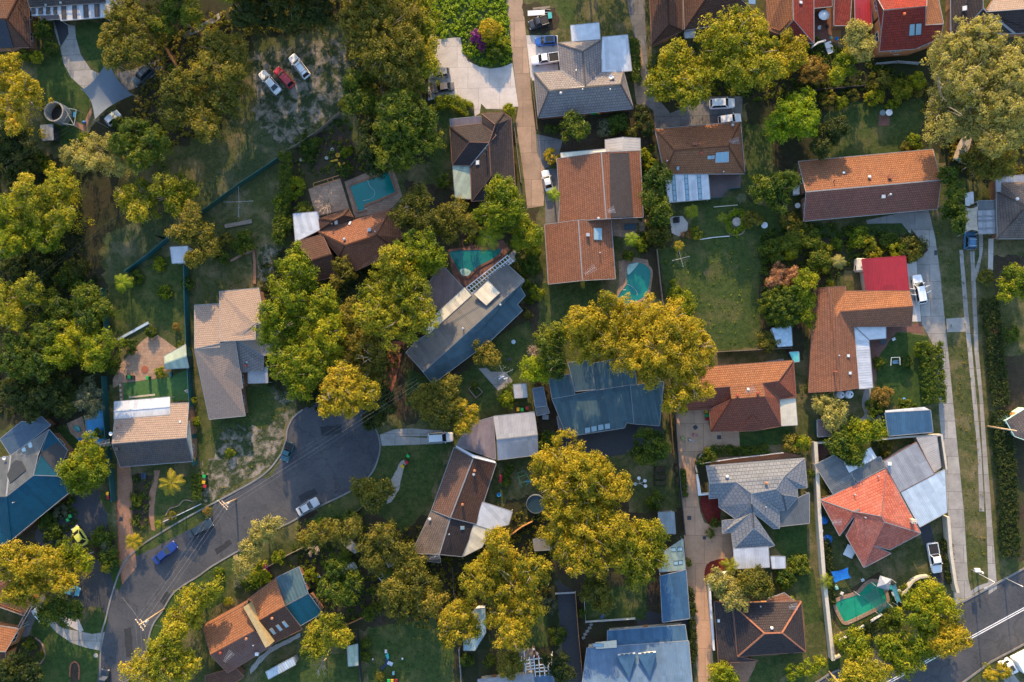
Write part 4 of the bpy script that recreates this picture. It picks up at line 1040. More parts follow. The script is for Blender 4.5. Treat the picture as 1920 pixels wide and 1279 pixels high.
S('verge_lawn', '385,790 460,785 500,720 560,745 535,800 525,860 480,890 410,930 385,950 378,900', PATCHY, 2, 0, .3)
S('lawn', '370,780 500,715 530,770 500,800 420,800 380,900', GRASS, 3, 0, .6)
S('lawn', '690,900 725,830 845,830 800,950 760,1000 700,960 600,985 565,985', GRASS, 2, 0, .3)
S('driveway', '712,815 740,805 770,803 830,808 830,818 740,818 830,823 830,832 716,836', CONC, 4)
S('garden_bed', '735,900 752,865 760,870 745,925 725,945', GRAVEL, 4, 2, .2)
S('worn_earth', '730,640 760,640 740,720 728,760 715,750', BRICKR, 3)
S('lawn', '760,690 840,720 905,670 960,660 1000,670 985,740 900,790 880,760 760,760', GRASS, 2, 0, .2)
S('concrete_square', '897,691 911,689 921,697 947,697 961,713 957,725 938,730 934,733', CONC, 4)
S('lawn', '900,650 990,600 1005,640 980,680 930,680', GRASS, 3, 0, .2)
S('dark_driveway', '1040,820 1150,800 1240,790 1245,830 1180,850 1120,860 1045,840', ASPH2, 3)
S('lawn', '1150,860 1260,860 1270,960 1180,960', GRASS2, 2, 0, .4)
tile(0, 2)
S('paved_yard', '795,270 850,160 1000,0 1080,-60 1120,-40 1245,50 1180,200 1090,265 860,295 800,330', PAVET, 3)
S('green_deck', '868,297 1190,255 1340,190 1348,418 870,425', plain('green_decking', (.045, .12, .03), .8, var=.3), 3)
S('paving_edge', '840,300 868,297 872,430 845,430', PAVE, 4)
S('pool_paving', '470,580 580,530 620,700 580,740 520,700', PAVET, 3)
S('turf_strip', '395,610 430,590 580,720 560,750 490,740', LUSH, 3)
S('driveway', '825,830 920,880 935,1000 930,1279 965,1590 865,1715 840,1500 830,1100', PAVE, 4)
S('garden_path', '1085,910 1130,910 1100,1060 1085,1200 1095,1340 1070,1330 1050,1230 1055,1060 1090,980', PAVE, 4)
S('lawn', '1130,960 1360,960 1370,1130 1260,1180 1160,1250 1095,1290 1090,1150', GRASS, 3, 0, .2)
S('garden_soil', '915,930 1080,940 1050,1100 1060,1300 960,1340 925,1279', DIRT, 2, 0, .3)
S('driveway', '540,1060 690,1050 740,1150 760,1279 700,1420 640,1400 540,1500 300,1450 250,1330 480,1210', ASPH2, 3, 2)
S('lawn', '690,1090 780,1060 790,1220 755,1210', GRASS, 4, 0, .1)
S('worn_grass', '1380,540 1420,880 1440,1200 1400,1279 1640,1000 1580,560', GRASS, 2, 0, .3)
tile(0, 3)
S('driveway', '620,430 760,460 840,640 770,820 660,740 580,760 540,640', ASPH2, 4, 2)
S('lawn', '775,480 830,430 862,590 838,640 790,560', LUSH, 5, 0, .1)
S('lawn', '700,740 768,820 740,925 650,940 590,915 620,850', LUSH, 5, 0, .1)
S('driveway', '300,740 360,830 440,900 560,920 650,940 740,925 712,1058 600,1035 500,1000 400,930 345,870 260,790', CONC, 5, 0)
S('concrete_pad', '420,800 530,780 590,915 570,925 440,860', CONCL, 6)
S('path', '150,960 240,700 310,650 330,690 270,760 200,960', CONCD, 4)
S('lawn', '220,930 260,790 345,870 420,940 500,1000 600,1035 710,1060 700,1279 250,1279 320,1100 290,1000', LUSH, 3, 0, .1)
S('garden_bed', '150,980 250,960 315,1050 320,1120 270,1190 180,1279 -40,1279 30,1200', DIRT, 4, 2, .1)
S('red_bed', '495,1200 510,1140 545,1140 562,1180 555,1279 500,1279', DIRT, 5, 0)
S('verge_lawn', '945,400 1090,330 1330,205 1500,105 1505,20 1400,40 1200,150 1000,260', GRASS, 4, 0, .1)
S('verge_lawn', '1060,890 1190,690 1400,535 1505,460 1600,420 1600,700 1250,900 1050,1200 1030,1100', LUSH, 2, 0, .2)
tile(1, 3)
S('verge_lawn', '0,500 200,380 330,330 300,420 250,480 120,600 0,640', GRASS, 3, 0, .2)
S('path', '215,385 245,375 310,560 280,580', PAVET, 4)
S('flagstones', '330,1190 400,1100 470,1040 590,980 690,930 690,960 600,1010 480,1070 420,1130 340,1220', GRAVEL, 4, 0, .1)
S('lawn', '440,1190 650,1080 1020,1080 1100,1150 1120,1279 400,1279', GRASS, 2, 0, .2)
S('lawn', '1170,900 1400,860 1640,830 1770,1040 1770,1330 1170,1330', GRASS, 3, 0, .2)
S('soil_bed', '880,660 1230,640 1180,760 960,830 870,790', DIRT, 3, 0, .2)
tile(2, 3)
S('dark_driveway', '1065,560 1195,640 1205,760 1260,1330 1130,1330 1075,670', ASPH2, 3)
S('lawn', '870,810 1000,800 1010,1020 870,1050 840,1000', GRASS, 3, 0, .2)
S('lawn', '1250,640 1700,580 1700,840 1270,850', GRASS, 3, 0, .2)
S('pool_paving', '400,870 470,820 480,1050 410,1055', CONC, 3)
S('timber_deck', '790,1040 910,1040 905,1220 830,1220', TIMBER, 4)
S('dark_yard', '510,1050 790,1050 790,1240 520,1240', DIRT, 3)
tile(3, 2)
S('driveway', '462,490 700,480 720,635 925,625 930,745 830,755 700,770 630,800 612,850 615,930 640,1125 650,1200 680,1279 735,1300 870,1320 880,1545 740,1560 680,1620 700,1800 745,2290 750,2420 640,2420 600,2100 560,1700 530,1279 490,870', FORE, 3)
S('lawn', '925,610 1300,595 1300,720 935,750', LUSH, 3, 0, .1)
S('red_bed', '655,1095 780,1090 790,1279 720,1300 660,1200', REDMULCH, 4, 2)
S('planter_soil', '640,880 690,880 700,1060 650,1070', DIRT, 4)
S('path', '700,830 1240,780 1380,810 1240,830 720,870', PAVE, 4)
tile(3, 3)
S('red_bed', '685,480 720,430 850,405 870,470 830,500 760,510 700,570 680,560', REDMULCH, 4, 2)
S('lawn', '1180,200 1400,170 1410,420 1260,440 1180,330', LUSH, 3, 0, .1)
S('lawn', '1180,500 1450,480 1500,850 1390,880 1370,700', GRASS, 3, 0, .1)
S('paved_patio', '840,1140 1060,1130 980,1279 890,1279', PAVE, 3)
S('lawn', '1060,1110 1400,1060 1420,1100 1180,1279 1000,1279', GRASS, 3, 0, .1)
S('dark_yard', '200,770 560,820 560,880 210,900', ASPH2, 3)
# ------------------------------------------------------------------ the houses
tile(0, 0)
H = House('house', 'brown tiled house with a dark solar array, cut by the top left corner')
H.part(BROWNT, '-300,345,2.7 215,335,2.7 195,-150,2.7 48,135,4.9 -300,132,4.9 -300,-150,2.7', '0134 123 2543', gut=GUTB)
H.panel('-120,140 38,142 95,333 -120,344', SOLAR, nx=4, ny=3)
H = House('house', 'house with a striped white patio roof at the top left edge')
H.part(CHARC, '185,-20,3.2 740,-60,3.2 747,18,2.8 210,54,2.8 180,-220,5 735,-250,5', '4510 0123', wall=CREAM)
H.part(WHITEM, '212,58,2.6 745,22,2.6 752,122,2.4 430,146,2.4 416,102,2.4 226,112,2.4', '012345', 'post', 'patio_roof', thick=.07)
for a, b in ((225, 250), (275, 302), (328, 355), (380, 405), (435, 465), (512, 540), (590, 622), (668, 700)):
    k = lambda x: 56-(x-212)*.066
    H.panel('%d,%d %d,%d %d,%d %d,%d' % (a, k(a)+5, b, k(b)+5, b+(4 if a > 420 else 0), 98 if a < 420 else 146-(b-430)*.07-8, a+4*(a > 420), 102 if a < 420 else 146-(a-430)*.07-8), plain('bronze_sheet', (.075, .06, .055), .5), 'roof_light', .10)
H.part(WHITEM, '745,-70,3.0 862,-80,3.0 855,112,2.6 753,121,2.6', '0123', 'post', 'carport_roof', thick=.07)
H.skylight(325, 38, .5, .5); H.skylight(430, 20, .5, .5)
# a bronze verandah strip below the striped roof
H.part(BROWNM, '285,115,2.3 416,104,2.3 420,135,2.2 288,142,2.2', '0123', 'post', 'verandah_roof', thick=.06)

tile(1, 1)
H = House('house', 'terracotta house with a pale metal annexe, beside the rectangular pool')
H.part(TERRA, '815,430,2.8 1335,265,2.8 1412,475,2.8 1315,520,2.8 1330,590,2.8 1080,705,2.8 965,610,2.8 1005,525,4.9 1225,455,4.9', '0187 1238 783456 076', gut=GUTB)
H.part(BROWNT, '650,505,3.0 845,450,3.0 908,590,4.2 772,632,4.2 930,650,2.9 950,745,2.6 805,775,2.6', '0123 32456', gut=GUTB)
H.part(BROWNT, '820,342,2.9 1030,270,2.9 1062,332,2.9 830,420,2.9 990,320,3.8 930,352,3.8', '0145 124 2354 305', gut=GUTB)
H.part(WHITEM, '638,305,2.6 810,290,2.6 836,412,2.7 655,502,2.7', '0123', 'wall', 'annexe_roof', thick=.08)
H.skylight(940, 362, .7, 1.1, -.3, WHITE); H.vent(1003, 485, 'whirly'); H.vent(1180, 420, 'box'); H.vent(925, 385, 'flue', DARKM); H.skylight(1040, 372, .5, .8, -.3, WHITE); H.vent(1222, 433, 'pipe')
tile(1, 2)
H = House('house', 'tan-grey tiled house in stepped gables above the worn grass slope')
H.part(TANT, '-58,-254,3.0 120,-264,3.0 120,40,5.0 -58,52,5.0', '0123', gut=GUTG)
H.part(TANT, '-58,55,5.05 232,-8,5.05 262,195,3.7 270,215,3.6 285,332,3.1 268,336,3.1 300,525,2.6 45,550,2.6', '01234567', gut=GUTG)
H.part(TANT, '118,-350,3.2 395,-375,3.2 440,-130,5.2 372,-120,5.2 372,-14,5.4 122,0,5.4', '012345', gut=GUTG, win=False)
H.part(TANT, '234,-10,5.2 372,-125,5.2 445,-132,5.1 560,-110,3.4 560,90,3.2 428,100,3.4', '01235 345', gut=GUTG)
H.part(GREYT, '240,0,4.6 428,105,3.0 424,210,2.7 272,216,2.7', '0123', gut=GUTG)
H.part(GREYM, '320,222,2.4 455,180,2.4 460,292,2.3 322,296,2.3', '0123', 'post', 'porch_roof', thick=.06)
H.vent(310, 172, 'whirly', plain('red_vent', (.28, .05, .03), .5)); H.vent(322, 148)

tile(2, 0)
H = House('house', 'dark hipped house with a pale green patio roof beside the brown lane')
H.part(DBROWN, '538,802,2.7 697,797,2.7 745,835,2.7 775,1310,2.7 672,1298,3.4 606,1240,4.7 592,1008,4.9 636,880,4.9', '017 1234567', gut=GUTB)
H.part(DBROWN, '315,897,2.7 540,872,2.9 640,952,4.6 592,1006,4.7 450,1002,4.4 332,1162,2.7', '01234 045', gut=GUTB)
H.part(DBROWN, '332,1164,2.8 450,1004,4.5 592,1008,4.8 607,1240,4.6 468,1420,2.7 462,1166,3.0', '0125 2345', gut=GUTB)
H.part(DBROWN, '606,1240,4.7 672,1298,3.6 560,1412,2.7 470,1420,2.7', '0123', gut=GUTB)
H.part(DBROWN, '538,804,2.8 636,882,4.7 640,950,4.6 540,870,3.0', '0123', gut=False, win=False)
H.part(RUSTM, '313,842,2.5 535,822,2.5 537,868,2.3 317,890,2.3', '0123', 'post', 'awning', thick=.06)
H.part(PGREENM, '335,1166,2.6 450,1162,2.7 466,1402,2.4 352,1398,2.4', '0123', 'post', 'patio_roof', thick=.06)
H.skylight(512, 1148, .8, .9, 0, WHITE); H.vent(570, 1065, 'flue', DARKM)

H = House('house', 'mauve-grey tiled house with bright white awnings beside three parked cars')
H.part(GREYT, '1078,303,2.7 1387,280,2.7 1382,515,2.7 1272,612,4.7 1095,492,2.7 1250,366,4.6', '015 1235 0534', gut=GUTG)
H.part(GREYT, '908,514,2.7 1097,498,2.7 1270,612,4.6 1385,512,2.7 1540,508,2.7 1520,596,4.8 1015,640,4.8 938,830,2.7 1608,765,2.7', '0126 2345 256 067 6587 458', gut=GUTG)
H.part(WHITEM, '1165,180,2.7 1366,160,2.7 1376,276,2.6 1175,293,2.6', '0123', 'post', 'carport_roof', thick=.07)
H.part(WHITEM, '1390,262,2.9 1568,246,2.9 1597,498,2.6 1380,518,2.6', '0123', 'post', 'awning', thick=.07)
H.vent(1097, 662, 'whirly'); H.vent(1205, 505, 'pipe'); H.vent(1250, 638); H.vent(1445, 638, 'pipe'); H.dish(1450, 552); H.vent(1465, 556, 'whirly')

H = House('house', 'long terracotta house with a black pool-heating mat on its roof')
H.part(TERRA, '1070,1120,2.7 1382,1074,4.5 1418,1544,4.5 1082,1570,2.7 1090,1435,2.7', '01234', gut=GUTW, wall=BRICKW)
H.part(TERRA, '1382,1074,4.5 1655,1062,2.7 1678,1534,2.7 1418,1544,4.5', '0123', gut=GUTG, wall=BRICKW)
H.part(CREAMM, '1095,1078,2.9 1412,1050,4.3 1425,1070,4.4 1100,1114,2.9', '0123', None, 'verandah_roof', thick=.06)
H.part(FIBRO, '1410,985,2.5 1535,968,3.2 1655,975,2.5 1658,1064,2.5 1535,1072,3.3 1412,1078,2.6', '0145 1234', 'post', 'pergola_roof', thick=.05)
H.panel('1440,1085 1575,1080 1605,1528 1450,1534', plain('pool_heating_mat', (.045, .030, .024), .6), 'pool_heating_mat', .05, DARKM, 14, 1)
tile(2, 1)
H.part(TERRA, '983,380,2.6 1220,348,4.2 1250,776,4.2 1010,802,2.6', '0123', gut=GUTW, wall=BRICKW)
H.part(TERRA, '1220,348,4.2 1450,346,2.6 1482,764,2.6 1250,776,4.2', '0123', gut=GUTG, wall=BRICKW)
H.skylight(1357, 448, 1.6, 2.3, 0); H.vent(1288, 455, 'box'); H.vent(1373, 582, 'pipe'); H.antenna(1302, 712, .6, 2.2); H.antenna(1450, 292, .3, 1.2); H.vent(1362, 340, 'whirly')

tile(3, 0)
H = House('house', 'dark brown house with two hipped wings at the top edge')
H.part(BROWNT, '285,-200,2.8 420,-190,4.6 430,175,4.6 310,318,2.8 526,216,2.8 520,-200,2.9', '0123 1542 243', gut=GUTB)
H.part(BROWNT, '526,-200,2.9 700,-190,5.0 700,-20,5.0 540,214,2.7 880,160,2.7 1048,100,2.7 900,-40,4.8', '0123 26543', gut=GUTW)
H.panel('985,-30 1040,-30 1042,32 990,28', WHITE, 'roof_light')
H.part(GREYM, '540,222,2.4 610,215,2.4 612,262,2.3 545,268,2.3', '0123', 'post', 'porch_roof', thick=.05)
H = House('house', 'red house wrapped round a courtyard with a white table')
H.part(ORANGE, '1105,-200,2.8 1298,-200,4.6 1310,140,4.6 1215,242,2.8 1130,210,2.8', '01234', gut=GUTB)
H.part(REDT, '1298,-200,4.6 1450,-200,2.9 1452,305,2.7 1310,140,4.6', '0123', gut=GUTW)
H.part(REDT, '1312,142,4.6 1450,306,2.7 1400,300,2.7 1216,243,2.8', '0123', gut=GUTW)
H.part(REDT, '1450,-120,2.9 1580,-120,2.9 1580,45,2.7 1450,58,2.7', '0123', gut=GUTW)
H.part(REDT, '1600,-200,3.8 1730,-200,2.8 1705,180,2.7 1595,180,3.0', '0123', gut=GUTW)
H.skylight(1358, 18, .7, .6, 0, WHITE)
tile(4, 0)
H.part(REDM, '308,-150,2.8 425,-150,2.8 432,190,2.5 315,196,2.5', '0123', 'wall', 'carport_roof', thick=.07)

tile(3, 0)
H = House('house', 'orange hipped house with a blue solar heater and a white striped patio roof')
H.part(ORANGE, '332,910,2.7 935,862,2.7 965,1225,2.7 400,1228,2.7 468,1062,4.7 850,1032,4.7', '0154 043 4325 125', gut=GUTW)
H.panel('762,1078 850,1070 850,1142 758,1146', SKYL, 'solar_heater', .08, STEEL, 2, 1)
H.skylight(716, 1111, .8, .7); H.skylight(742, 1109, .5, .7); H.skylight(493, 1187, .5, .7); H.vent(612, 1018, 'box', BRICKR); H.antenna(880, 1012, .1, 1.6); H.vent(655, 1085, 'whirly', plain('red_vent', (.28, .05, .03), .5)); H.vent(415, 1140, 'pipe'); H.vent(812, 1216); H.vent(877, 886, 'whirly')
tile(3, 1)
H.part(WHITEM, '398,30,2.6 704,3,2.6 720,200,2.3 430,224,2.3', '0123', 'post', 'patio_roof', thick=.06)
for x in (447, 536, 626): H.panel('%d,%d %d,%d %d,%d %d,%d' % (x, 28-(x-447)*.09, x+24, 25-(x-447)*.09, x+37, 214-(x-447)*.07, x+14, 217-(x-447)*.07), SKYL, 'roof_light', .02, None, 1, 5)

tile(4, 0)
H = House('house', 'tall red tiled house with two solar hot water panels near the top edge')
ORW = plain('orange_brick', (.34, .13, .05), .85, var=.25, scale=3)
H.part(REDT, '445,-60,5.2 820,-80,5.2 820,42,7.3 515,70,7.3', '0123', wall=ORW, inset=.25)
H.part(REDT, '515,72,7.3 812,46,7.3 810,176,5.6 935,172,5.2 918,268,4.7 742,345,3.6 484,362,3.6', '0123456', wall=ORW, inset=.25)
H.part(REDT, '455,-30,5.3 515,70,7.2 498,212,5.4', '012', None, cap=False)
H.part(ORANGE, '820,-80,5.3 890,-60,4.6 936,166,5.0 812,178,5.7', '0123', None)
H.panel('697,172 735,168 732,250 692,253', SKYL, 'solar_panel'); H.panel('742,168 782,165 778,245 737,249', SKYL, 'solar_panel'); H.vent(655, 105, 'whirly', plain('orange_vent', (.5, .1, .03), .5))
H = House('house', 'brown tiled house with a pale lit gable in the top right corner')
H.part(DBROWN, '985,-200,2.9 1210,-200,4.8 1215,60,4.4 1060,235,2.8 992,238,2.8', '01234', gut=GUTG)
H.part(TANT, '1250,84,4.3 1320,-60,2.9 1620,-90,2.9 1560,60,4.3', '0123', gut=GUTG)  # north slope of the brown roof, sunlight painted in as tan tiles
H.part(DBROWN, '1217,60,4.4 1240,86,4.5 1560,62,4.5 1600,225,2.7 1440,236,2.7 1062,236,2.8', '01234 045', gut=GUTG)
H.skylight(1086, 60, .8, .9, 0, WHITE)

tile(4, 1)
H = House('house', 'long orange gabled house with a shaded south slope above the concrete driveway')
H.part(ORANGE, '-88,-64,2.7 862,-150,2.7 920,66,4.9 -34,150,4.9', '0123', gut=GUTW)
H.part(tiles('shaded_gable_tiles', (.205, .088, .066), (.16, .068, .052), wear=.25), '-34,150,4.9 920,66,4.9 896,270,2.7 -50,356,2.7', '0123', gut=GUTW)  # far slope of the orange roof: its shade is put into the tile colour
H.skylight(233, 16, .5, .5, 0, WHITE); H.vent(410, 46, 'whirly', WHITE); H.vent(553, 48, 'box', BRICKR); H.vent(162, 75, 'pipe', DARKM); H.vent(507, 186, 'box'); H.vent(545, 178, 'flue')
tile(4, 1)
H = House('house', 'weathered grey-brown house with carports at the right edge')
H.part(GBROWN, '1310,148,2.9 1305,45,2.9 1700,30,2.9 1700,250,4.8 1520,250,4.8 1318,480,2.7 1700,478,2.7', '12340 045 4365', gut=GUTW)
H.part(GREYM, '1305,42,3.3 1560,30,3.3 1560,135,3.2 1312,146,3.2', '0123', None, 'lean_to_roof', thick=.06)
H.part(DGREYM, '1180,215,2.5 1300,211,2.5 1304,274,2.5 1180,277,2.5', '0123', 'post', 'carport_roof', thick=.06)
H.part(GREYM, '1180,280,2.5 1304,276,2.5 1312,440,2.4 1185,446,2.4', '0123', 'post', 'carport_roof', thick=.06)
for y in (322, 352, 408): H.panel('1183,%d 1306,%d 1306,%d 1183,%d' % (y, y-4, y+1, y+5), WHITE, 'roof_batten', .03)
H.vent(1450, 203, 'whirly', WHITE)
H = House('house', 'orange L-shaped house with a white L-shaped patio roof')
H.part(ORANGE, '248,850,2.9 696,848,2.7 722,955,4.4 208,994,4.4 180,1040,4.6 142,1000,3.9', '012345', gut=GUTB)
H.part(ORANGE, '122,822,4.3 245,815,2.8 247,850,2.85 142,998,4.0', '0123', gut=GUTB)
H.part(TERRA, '208,996,4.4 722,957,4.4 712,1096,2.7 300,1100,2.9', '0123', gut=GUTB)
H.part(TERRA, '28,832,2.6 122,822,4.3 180,1040,4.6 213,1554,4.6 -15,1566,2.6', '01234', gut=GUTB)
H.part(TERRA, '180,1042,4.6 208,998,4.4 302,1102,2.8 338,1534,2.6 213,1554,4.6', '01234', gut=GUTB)
H.part(WHITEM, '303,1092,2.5 530,1072,2.5 530,1182,2.3 410,1192,2.3', '0123', 'post', 'patio_roof', thick=.06)
H.part(WHITEM, '303,1092,2.5 410,1192,2.3 438,1530,2.2 342,1540,2.4', '0123', 'post', 'patio_roof', thick=.06)
tile(4, 2)
H.skylight(263, 102, .7, .6, 0, WHITE); H.skylight(275, 224, .7, .6, 0, WHITE); H.vent(165, 215, 'flue', BRICKR); H.vent(195, 100, 'pipe')
tile(4, 1)
H = House('garage', 'red sheet-metal garage roof beside the white car with open doors', 'garage')
H.part(REDM, '362,626,3.0 668,603,3.0 693,848,2.7 396,872,2.7', '0123', gut=REDM, wall=CREAM, win=False, inset=.3)

# left side: the blue house and the tan gabled one
tile(0, 2)
H = House('house', 'big steel-blue house with black panels on the left edge')
H.part(DEEPB, '45,1096,4.9 236,946,4.9 402,951,4.0 545,1020,2.7 78,1402,2.7 -120,1500,2.7 -200,1200,3.6 -160,1100,4.9', '01234 04567', gut=GUTG)
H.part(DEEPB, '346,622,2.7 476,772,2.7 400,950,4.0 236,945,4.9', '0123', gut=GUTG)
H.part(corr('lit_blue_sheet', (.075, .085, .095), .3, .6, 0, .25, spec=.2), '-160,1096,4.9 -160,870,2.8 75,806,2.8 345,624,2.7 270,800,4.3 236,944,4.9 45,1094,4.9', '0126 23456', gut=GUTG)  # north slope of the same blue roof, sunlight put into a greyer sheet
H.part(plain('navy_roof', (.045, .075, .11), .5, var=.2), '0,690,2.7 150,568,2.9 232,572,2.9 290,530,2.7 356,592,2.6 75,806,2.6', '012345', gut=GUTG)
H.panel('285,790 405,712 470,772 396,925', plain('heating_mat', (.02, .022, .025), .6), 'pool_heating_mat'); H.panel('30,880 135,800 185,910 75,1000', _M['heating_mat'], 'pool_heating_mat')
H.skylight(178, 785, .9, 2.2, .62); H.skylight(222, 748, .9, 2.2, .62); H.dish(45, 822); H.vent(105, 1135, 'pipe')
H = House('house', 'tan gabled house with a darker shaded slope and a white curved patio roof')
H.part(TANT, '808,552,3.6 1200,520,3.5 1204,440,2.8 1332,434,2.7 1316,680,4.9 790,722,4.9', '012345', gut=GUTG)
H.part(CHARC, '790,724,4.9 1316,682,4.9 1360,846,2.6 848,886,2.6', '0123', gut=GUTG)  # south slope of the tan roof, painted dark for its shade
H.part(WHITEM, '804,426,2.4 1200,392,2.4 1200,460,2.9 804,492,2.9 1202,518,3.0 806,552,3.0', '0123 3245', 'post', 'patio_roof', thick=.06)
H.part(CREAM, '1316,678,4.6 1334,560,3.4 1362,830,3.0', '012', None, 'gable_end', thick=.1)
H.skylight(1272, 568, .5, .5, 0, WHITE); H.vent(862, 590, 'pipe', BRICKR); H.vent(832, 606, 'pipe', BRICKR); H.antenna(770, 715, .2, 2.2); H.dish(795, 650); H.vent(832, 758, 'box', DARKM)

tile(2, 1)
H = House('house', 'long blue-grey wavy-roofed house running diagonally below the kidney pool')
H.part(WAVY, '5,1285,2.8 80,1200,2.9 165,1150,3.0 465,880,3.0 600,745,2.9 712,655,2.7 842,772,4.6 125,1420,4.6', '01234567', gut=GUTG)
H.part(corr('shaded_wavy_sheet', (.042, .082, .108), .3, .6, 0, .5, (.08, .10, .11), spec=.2), '842,774,4.6 812,820,3.6 846,880,2.8 790,942,2.8 826,985,2.5 600,1200,2.5 190,1506,2.5 125,1422,4.6', '01234567', gut=GUTG)  # other slope of the same sheet, shade put into a bluer colour
H.part(CREAMM, '418,825,3.0 465,880,3.15 165,1152,3.15 118,1100,3.0', '0123', None, 'verandah_roof', thick=.06)
H.part(BROWNM, '250,655,2.6 412,830,2.7 240,980,2.8 60,980,2.8', '0123', 'post', 'deck_roof', thick=.06)
H.part(CREAMM, '585,775,4.1 666,860,4.6 570,950,4.6 484,872,4.1', '0123', None, 'raised_roof', thick=.3)
H.vent(412, 1115, 'flue'); H.vent(675, 950, 'flue')
# the white pergola beam grid over the paving
mb = MB()
for t in (0, .5, 1):
    a = P(430-t*-40, 825+t*40, 2.5); b = P(722+t*40, 598+t*40, 2.5)
    mb.bar(a, b, .16, .18)
for k in range(17):
    t = k/16; a = P(430+t*292, 825-t*227, 2.66); b = P(475+t*292, 872-t*227, 2.66); mb.bar(a, b, .12, .14)
H2 = thing('pergola', 'white open pergola grid along the diagonal blue-grey house', 'pergola', P(600, 720)); MB_ = mb.build('beam_grid', WHITE, H2)
for x, y in ((430, 825), (575, 712), (722, 598)): q = P(x, y, 2.5); MB().box((q.x, q.y, 0), .12, .12, 2.5).build('post', WHITE, H2)

tile(2, 2)
H = House('house', 'broad flat slate-blue metal roof house under the great golden gum')
H.part(SLATEB, '1035,406,3.0 1195,378,3.0 1342,345,3.0 1590,300,3.0 1612,582,2.6 1560,572,2.6 1545,610,2.6 1142,672,2.6', '01234567', gut=GUTG, wall=CREAM)
H.part(SLATEB, '1012,268,3.5 1160,232,3.5 1196,376,3.2 1036,404,3.2', '0123', gut=GUTG, wall=CREAM)
H.part(SLATEB, '1148,150,4.0 1308,138,4.0 1338,340,3.5 1200,352,3.5', '0123', gut=GUTG, wall=CREAM)
H.part(SLATEB, '1310,160,3.8 1600,100,3.8 1632,298,3.3 1342,345,3.3', '0123', gut=GUTG, wall=CREAM)
H.part(SLATEB, '1590,315,3.1 1822,285,3.1 1792,595,2.6 1615,582,2.7', '0123', gut=GUTG, wall=CREAM)
for i, (x, y) in enumerate(((1285, 628), (1330, 618), (1378, 608), (1425, 600))): H.panel('%d,%d %d,%d %d,%d %d,%d' % (x-20, y-18, x+20, y-24, x+22, y+16, x-18, y+22), SKYL, 'roof_light', .04)
H.part(DGREYM, '1070,532,2.3 1118,525,2.3 1135,612,2.2 1085,620,2.2', '0123', 'post', 'porch_roof', thick=.05)
H = House('house', 'brown tiled gabled house with a mauve ribbed carport and white patio')
H.part(tiles('lit_brown_tiles', (.15, .09, .07), (.115, .07, .055), wear=.35), '345,748,2.7 480,822,4.4 318,1245,4.4 185,1192,2.7', '0123', gut=GUTG)
H.part(BROWNT, '480,822,4.4 640,862,2.7 500,1290,2.7 318,1245,4.4', '0123', gut=GUTG)  # east slopes repeat the west ones in darker tiles, shade painted in
H.part(GBROWN, '185,1194,2.6 318,1247,4.1 240,1504,4.1 45,1495,2.6', '0123', gut=GUTG)
H.part(DBROWN, '318,1247,4.1 492,1292,2.6 400,1520,2.6 240,1504,4.1', '0123', gut=GUTG)
H.part(GBROWN, '45,1497,2.5 240,1506,3.6 250,1560,2.5 100,1545,2.5', '0123', gut=GUTG)
H.part(WHITEM, '358,745,4.2 480,820,4.6 640,858,4.2 630,845,4.1 475,800,4.5 355,735,4.1', '0145 1234', None, 'gable_flashing', thick=.1)
H.part(RUSTM, '452,582,2.9 620,534,2.9 636,832,2.7 362,735,2.7', '0123', 'wall', 'carport_roof', thick=.08, win=False)
H.part(WHITEM, '545,1135,2.8 755,1202,2.5 728,1292,2.4 600,1325,2.5 490,1292,2.7', '01234', 'post', 'patio_roof', thick=.06)
H.part(CREAMM, '482,1296,2.7 606,1330,2.4 540,1452,2.3 400,1522,2.5', '0123', 'post', 'patio_roof', thick=.06)
H.vent(490, 912, 'whirly', plain('copper_vent', (.45, .2, .1), .4, .3)); H.vent(485, 938, 'whirly'); H.vent(405, 1150, 'whirly', plain('copper_vent', (.45, .2, .1), .4)); H.vent(175, 1252, 'whirly', WHITE); H.skylight(402, 1316, .8, .7); H.vent(312, 1358, 'pipe'); H.antenna(215, 1508, .3, 2.0)
H = House('garage', 'grey-white metal gable garage roof beside the mauve carport', 'garage')
H.part(GREYM, '622,530,2.8 910,499,2.8 932,660,3.7 645,692,3.7', '0123', gut=GUTW, wall=CREAM, win=False, inset=.2)
H.part(GREYM, '645,692,3.7 932,660,3.7 936,800,2.8 652,836,2.8', '0123', gut=GUTW, wall=CREAM, win=False, inset=.2)

tile(3, 2)
H = House('house', 'terracotta hipped house with a cream awning behind the tan forecourt')
H.part(ORANGE, '560,190,2.7 1307,135,2.7 1202,280,4.0 1090,296,4.1 1108,388,4.6 872,405,4.6 860,318,4.1 640,340,4.1', '01234567', gut=GUTB)
H.part(tiles('shaded_hip_tiles', (.19, .065, .042), (.15, .05, .034), wear=.25), '640,342,4.3 860,320,4.3 870,472,3.4 712,480,2.8 480,492,2.7', '01234', gut=GUTB)  # slopes turned from the sun: shade put into redder, darker tiles
H.part(_M['shaded_hip_tiles'], '872,407,4.6 1108,390,4.6 1222,597,2.7 1030,630,2.7 728,636,2.7 716,480,2.9', '01234 045', gut=GUTB)
H.part(_M['shaded_hip_tiles'], '1090,296,4.1 1210,408,2.8 1222,597,2.75 1108,390,4.6', '0123', gut=False, win=False)
H.part(_M['shaded_hip_tiles'], '1307,136,2.7 1326,396,2.7 1210,408,2.8 1090,297,4.2 1202,281,4.2', '01234', gut=GUTB)
H.part(_M['shaded_hip_tiles'], '1022,525,3.9 1098,598,2.85 1028,632,2.75 945,610,2.85', '0123', None, gut=False)
H.part(CREAMM, '1210,410,2.5 1322,403,2.5 1336,590,2.3 1222,596,2.3', '0123', 'post', 'awning', thick=.06)
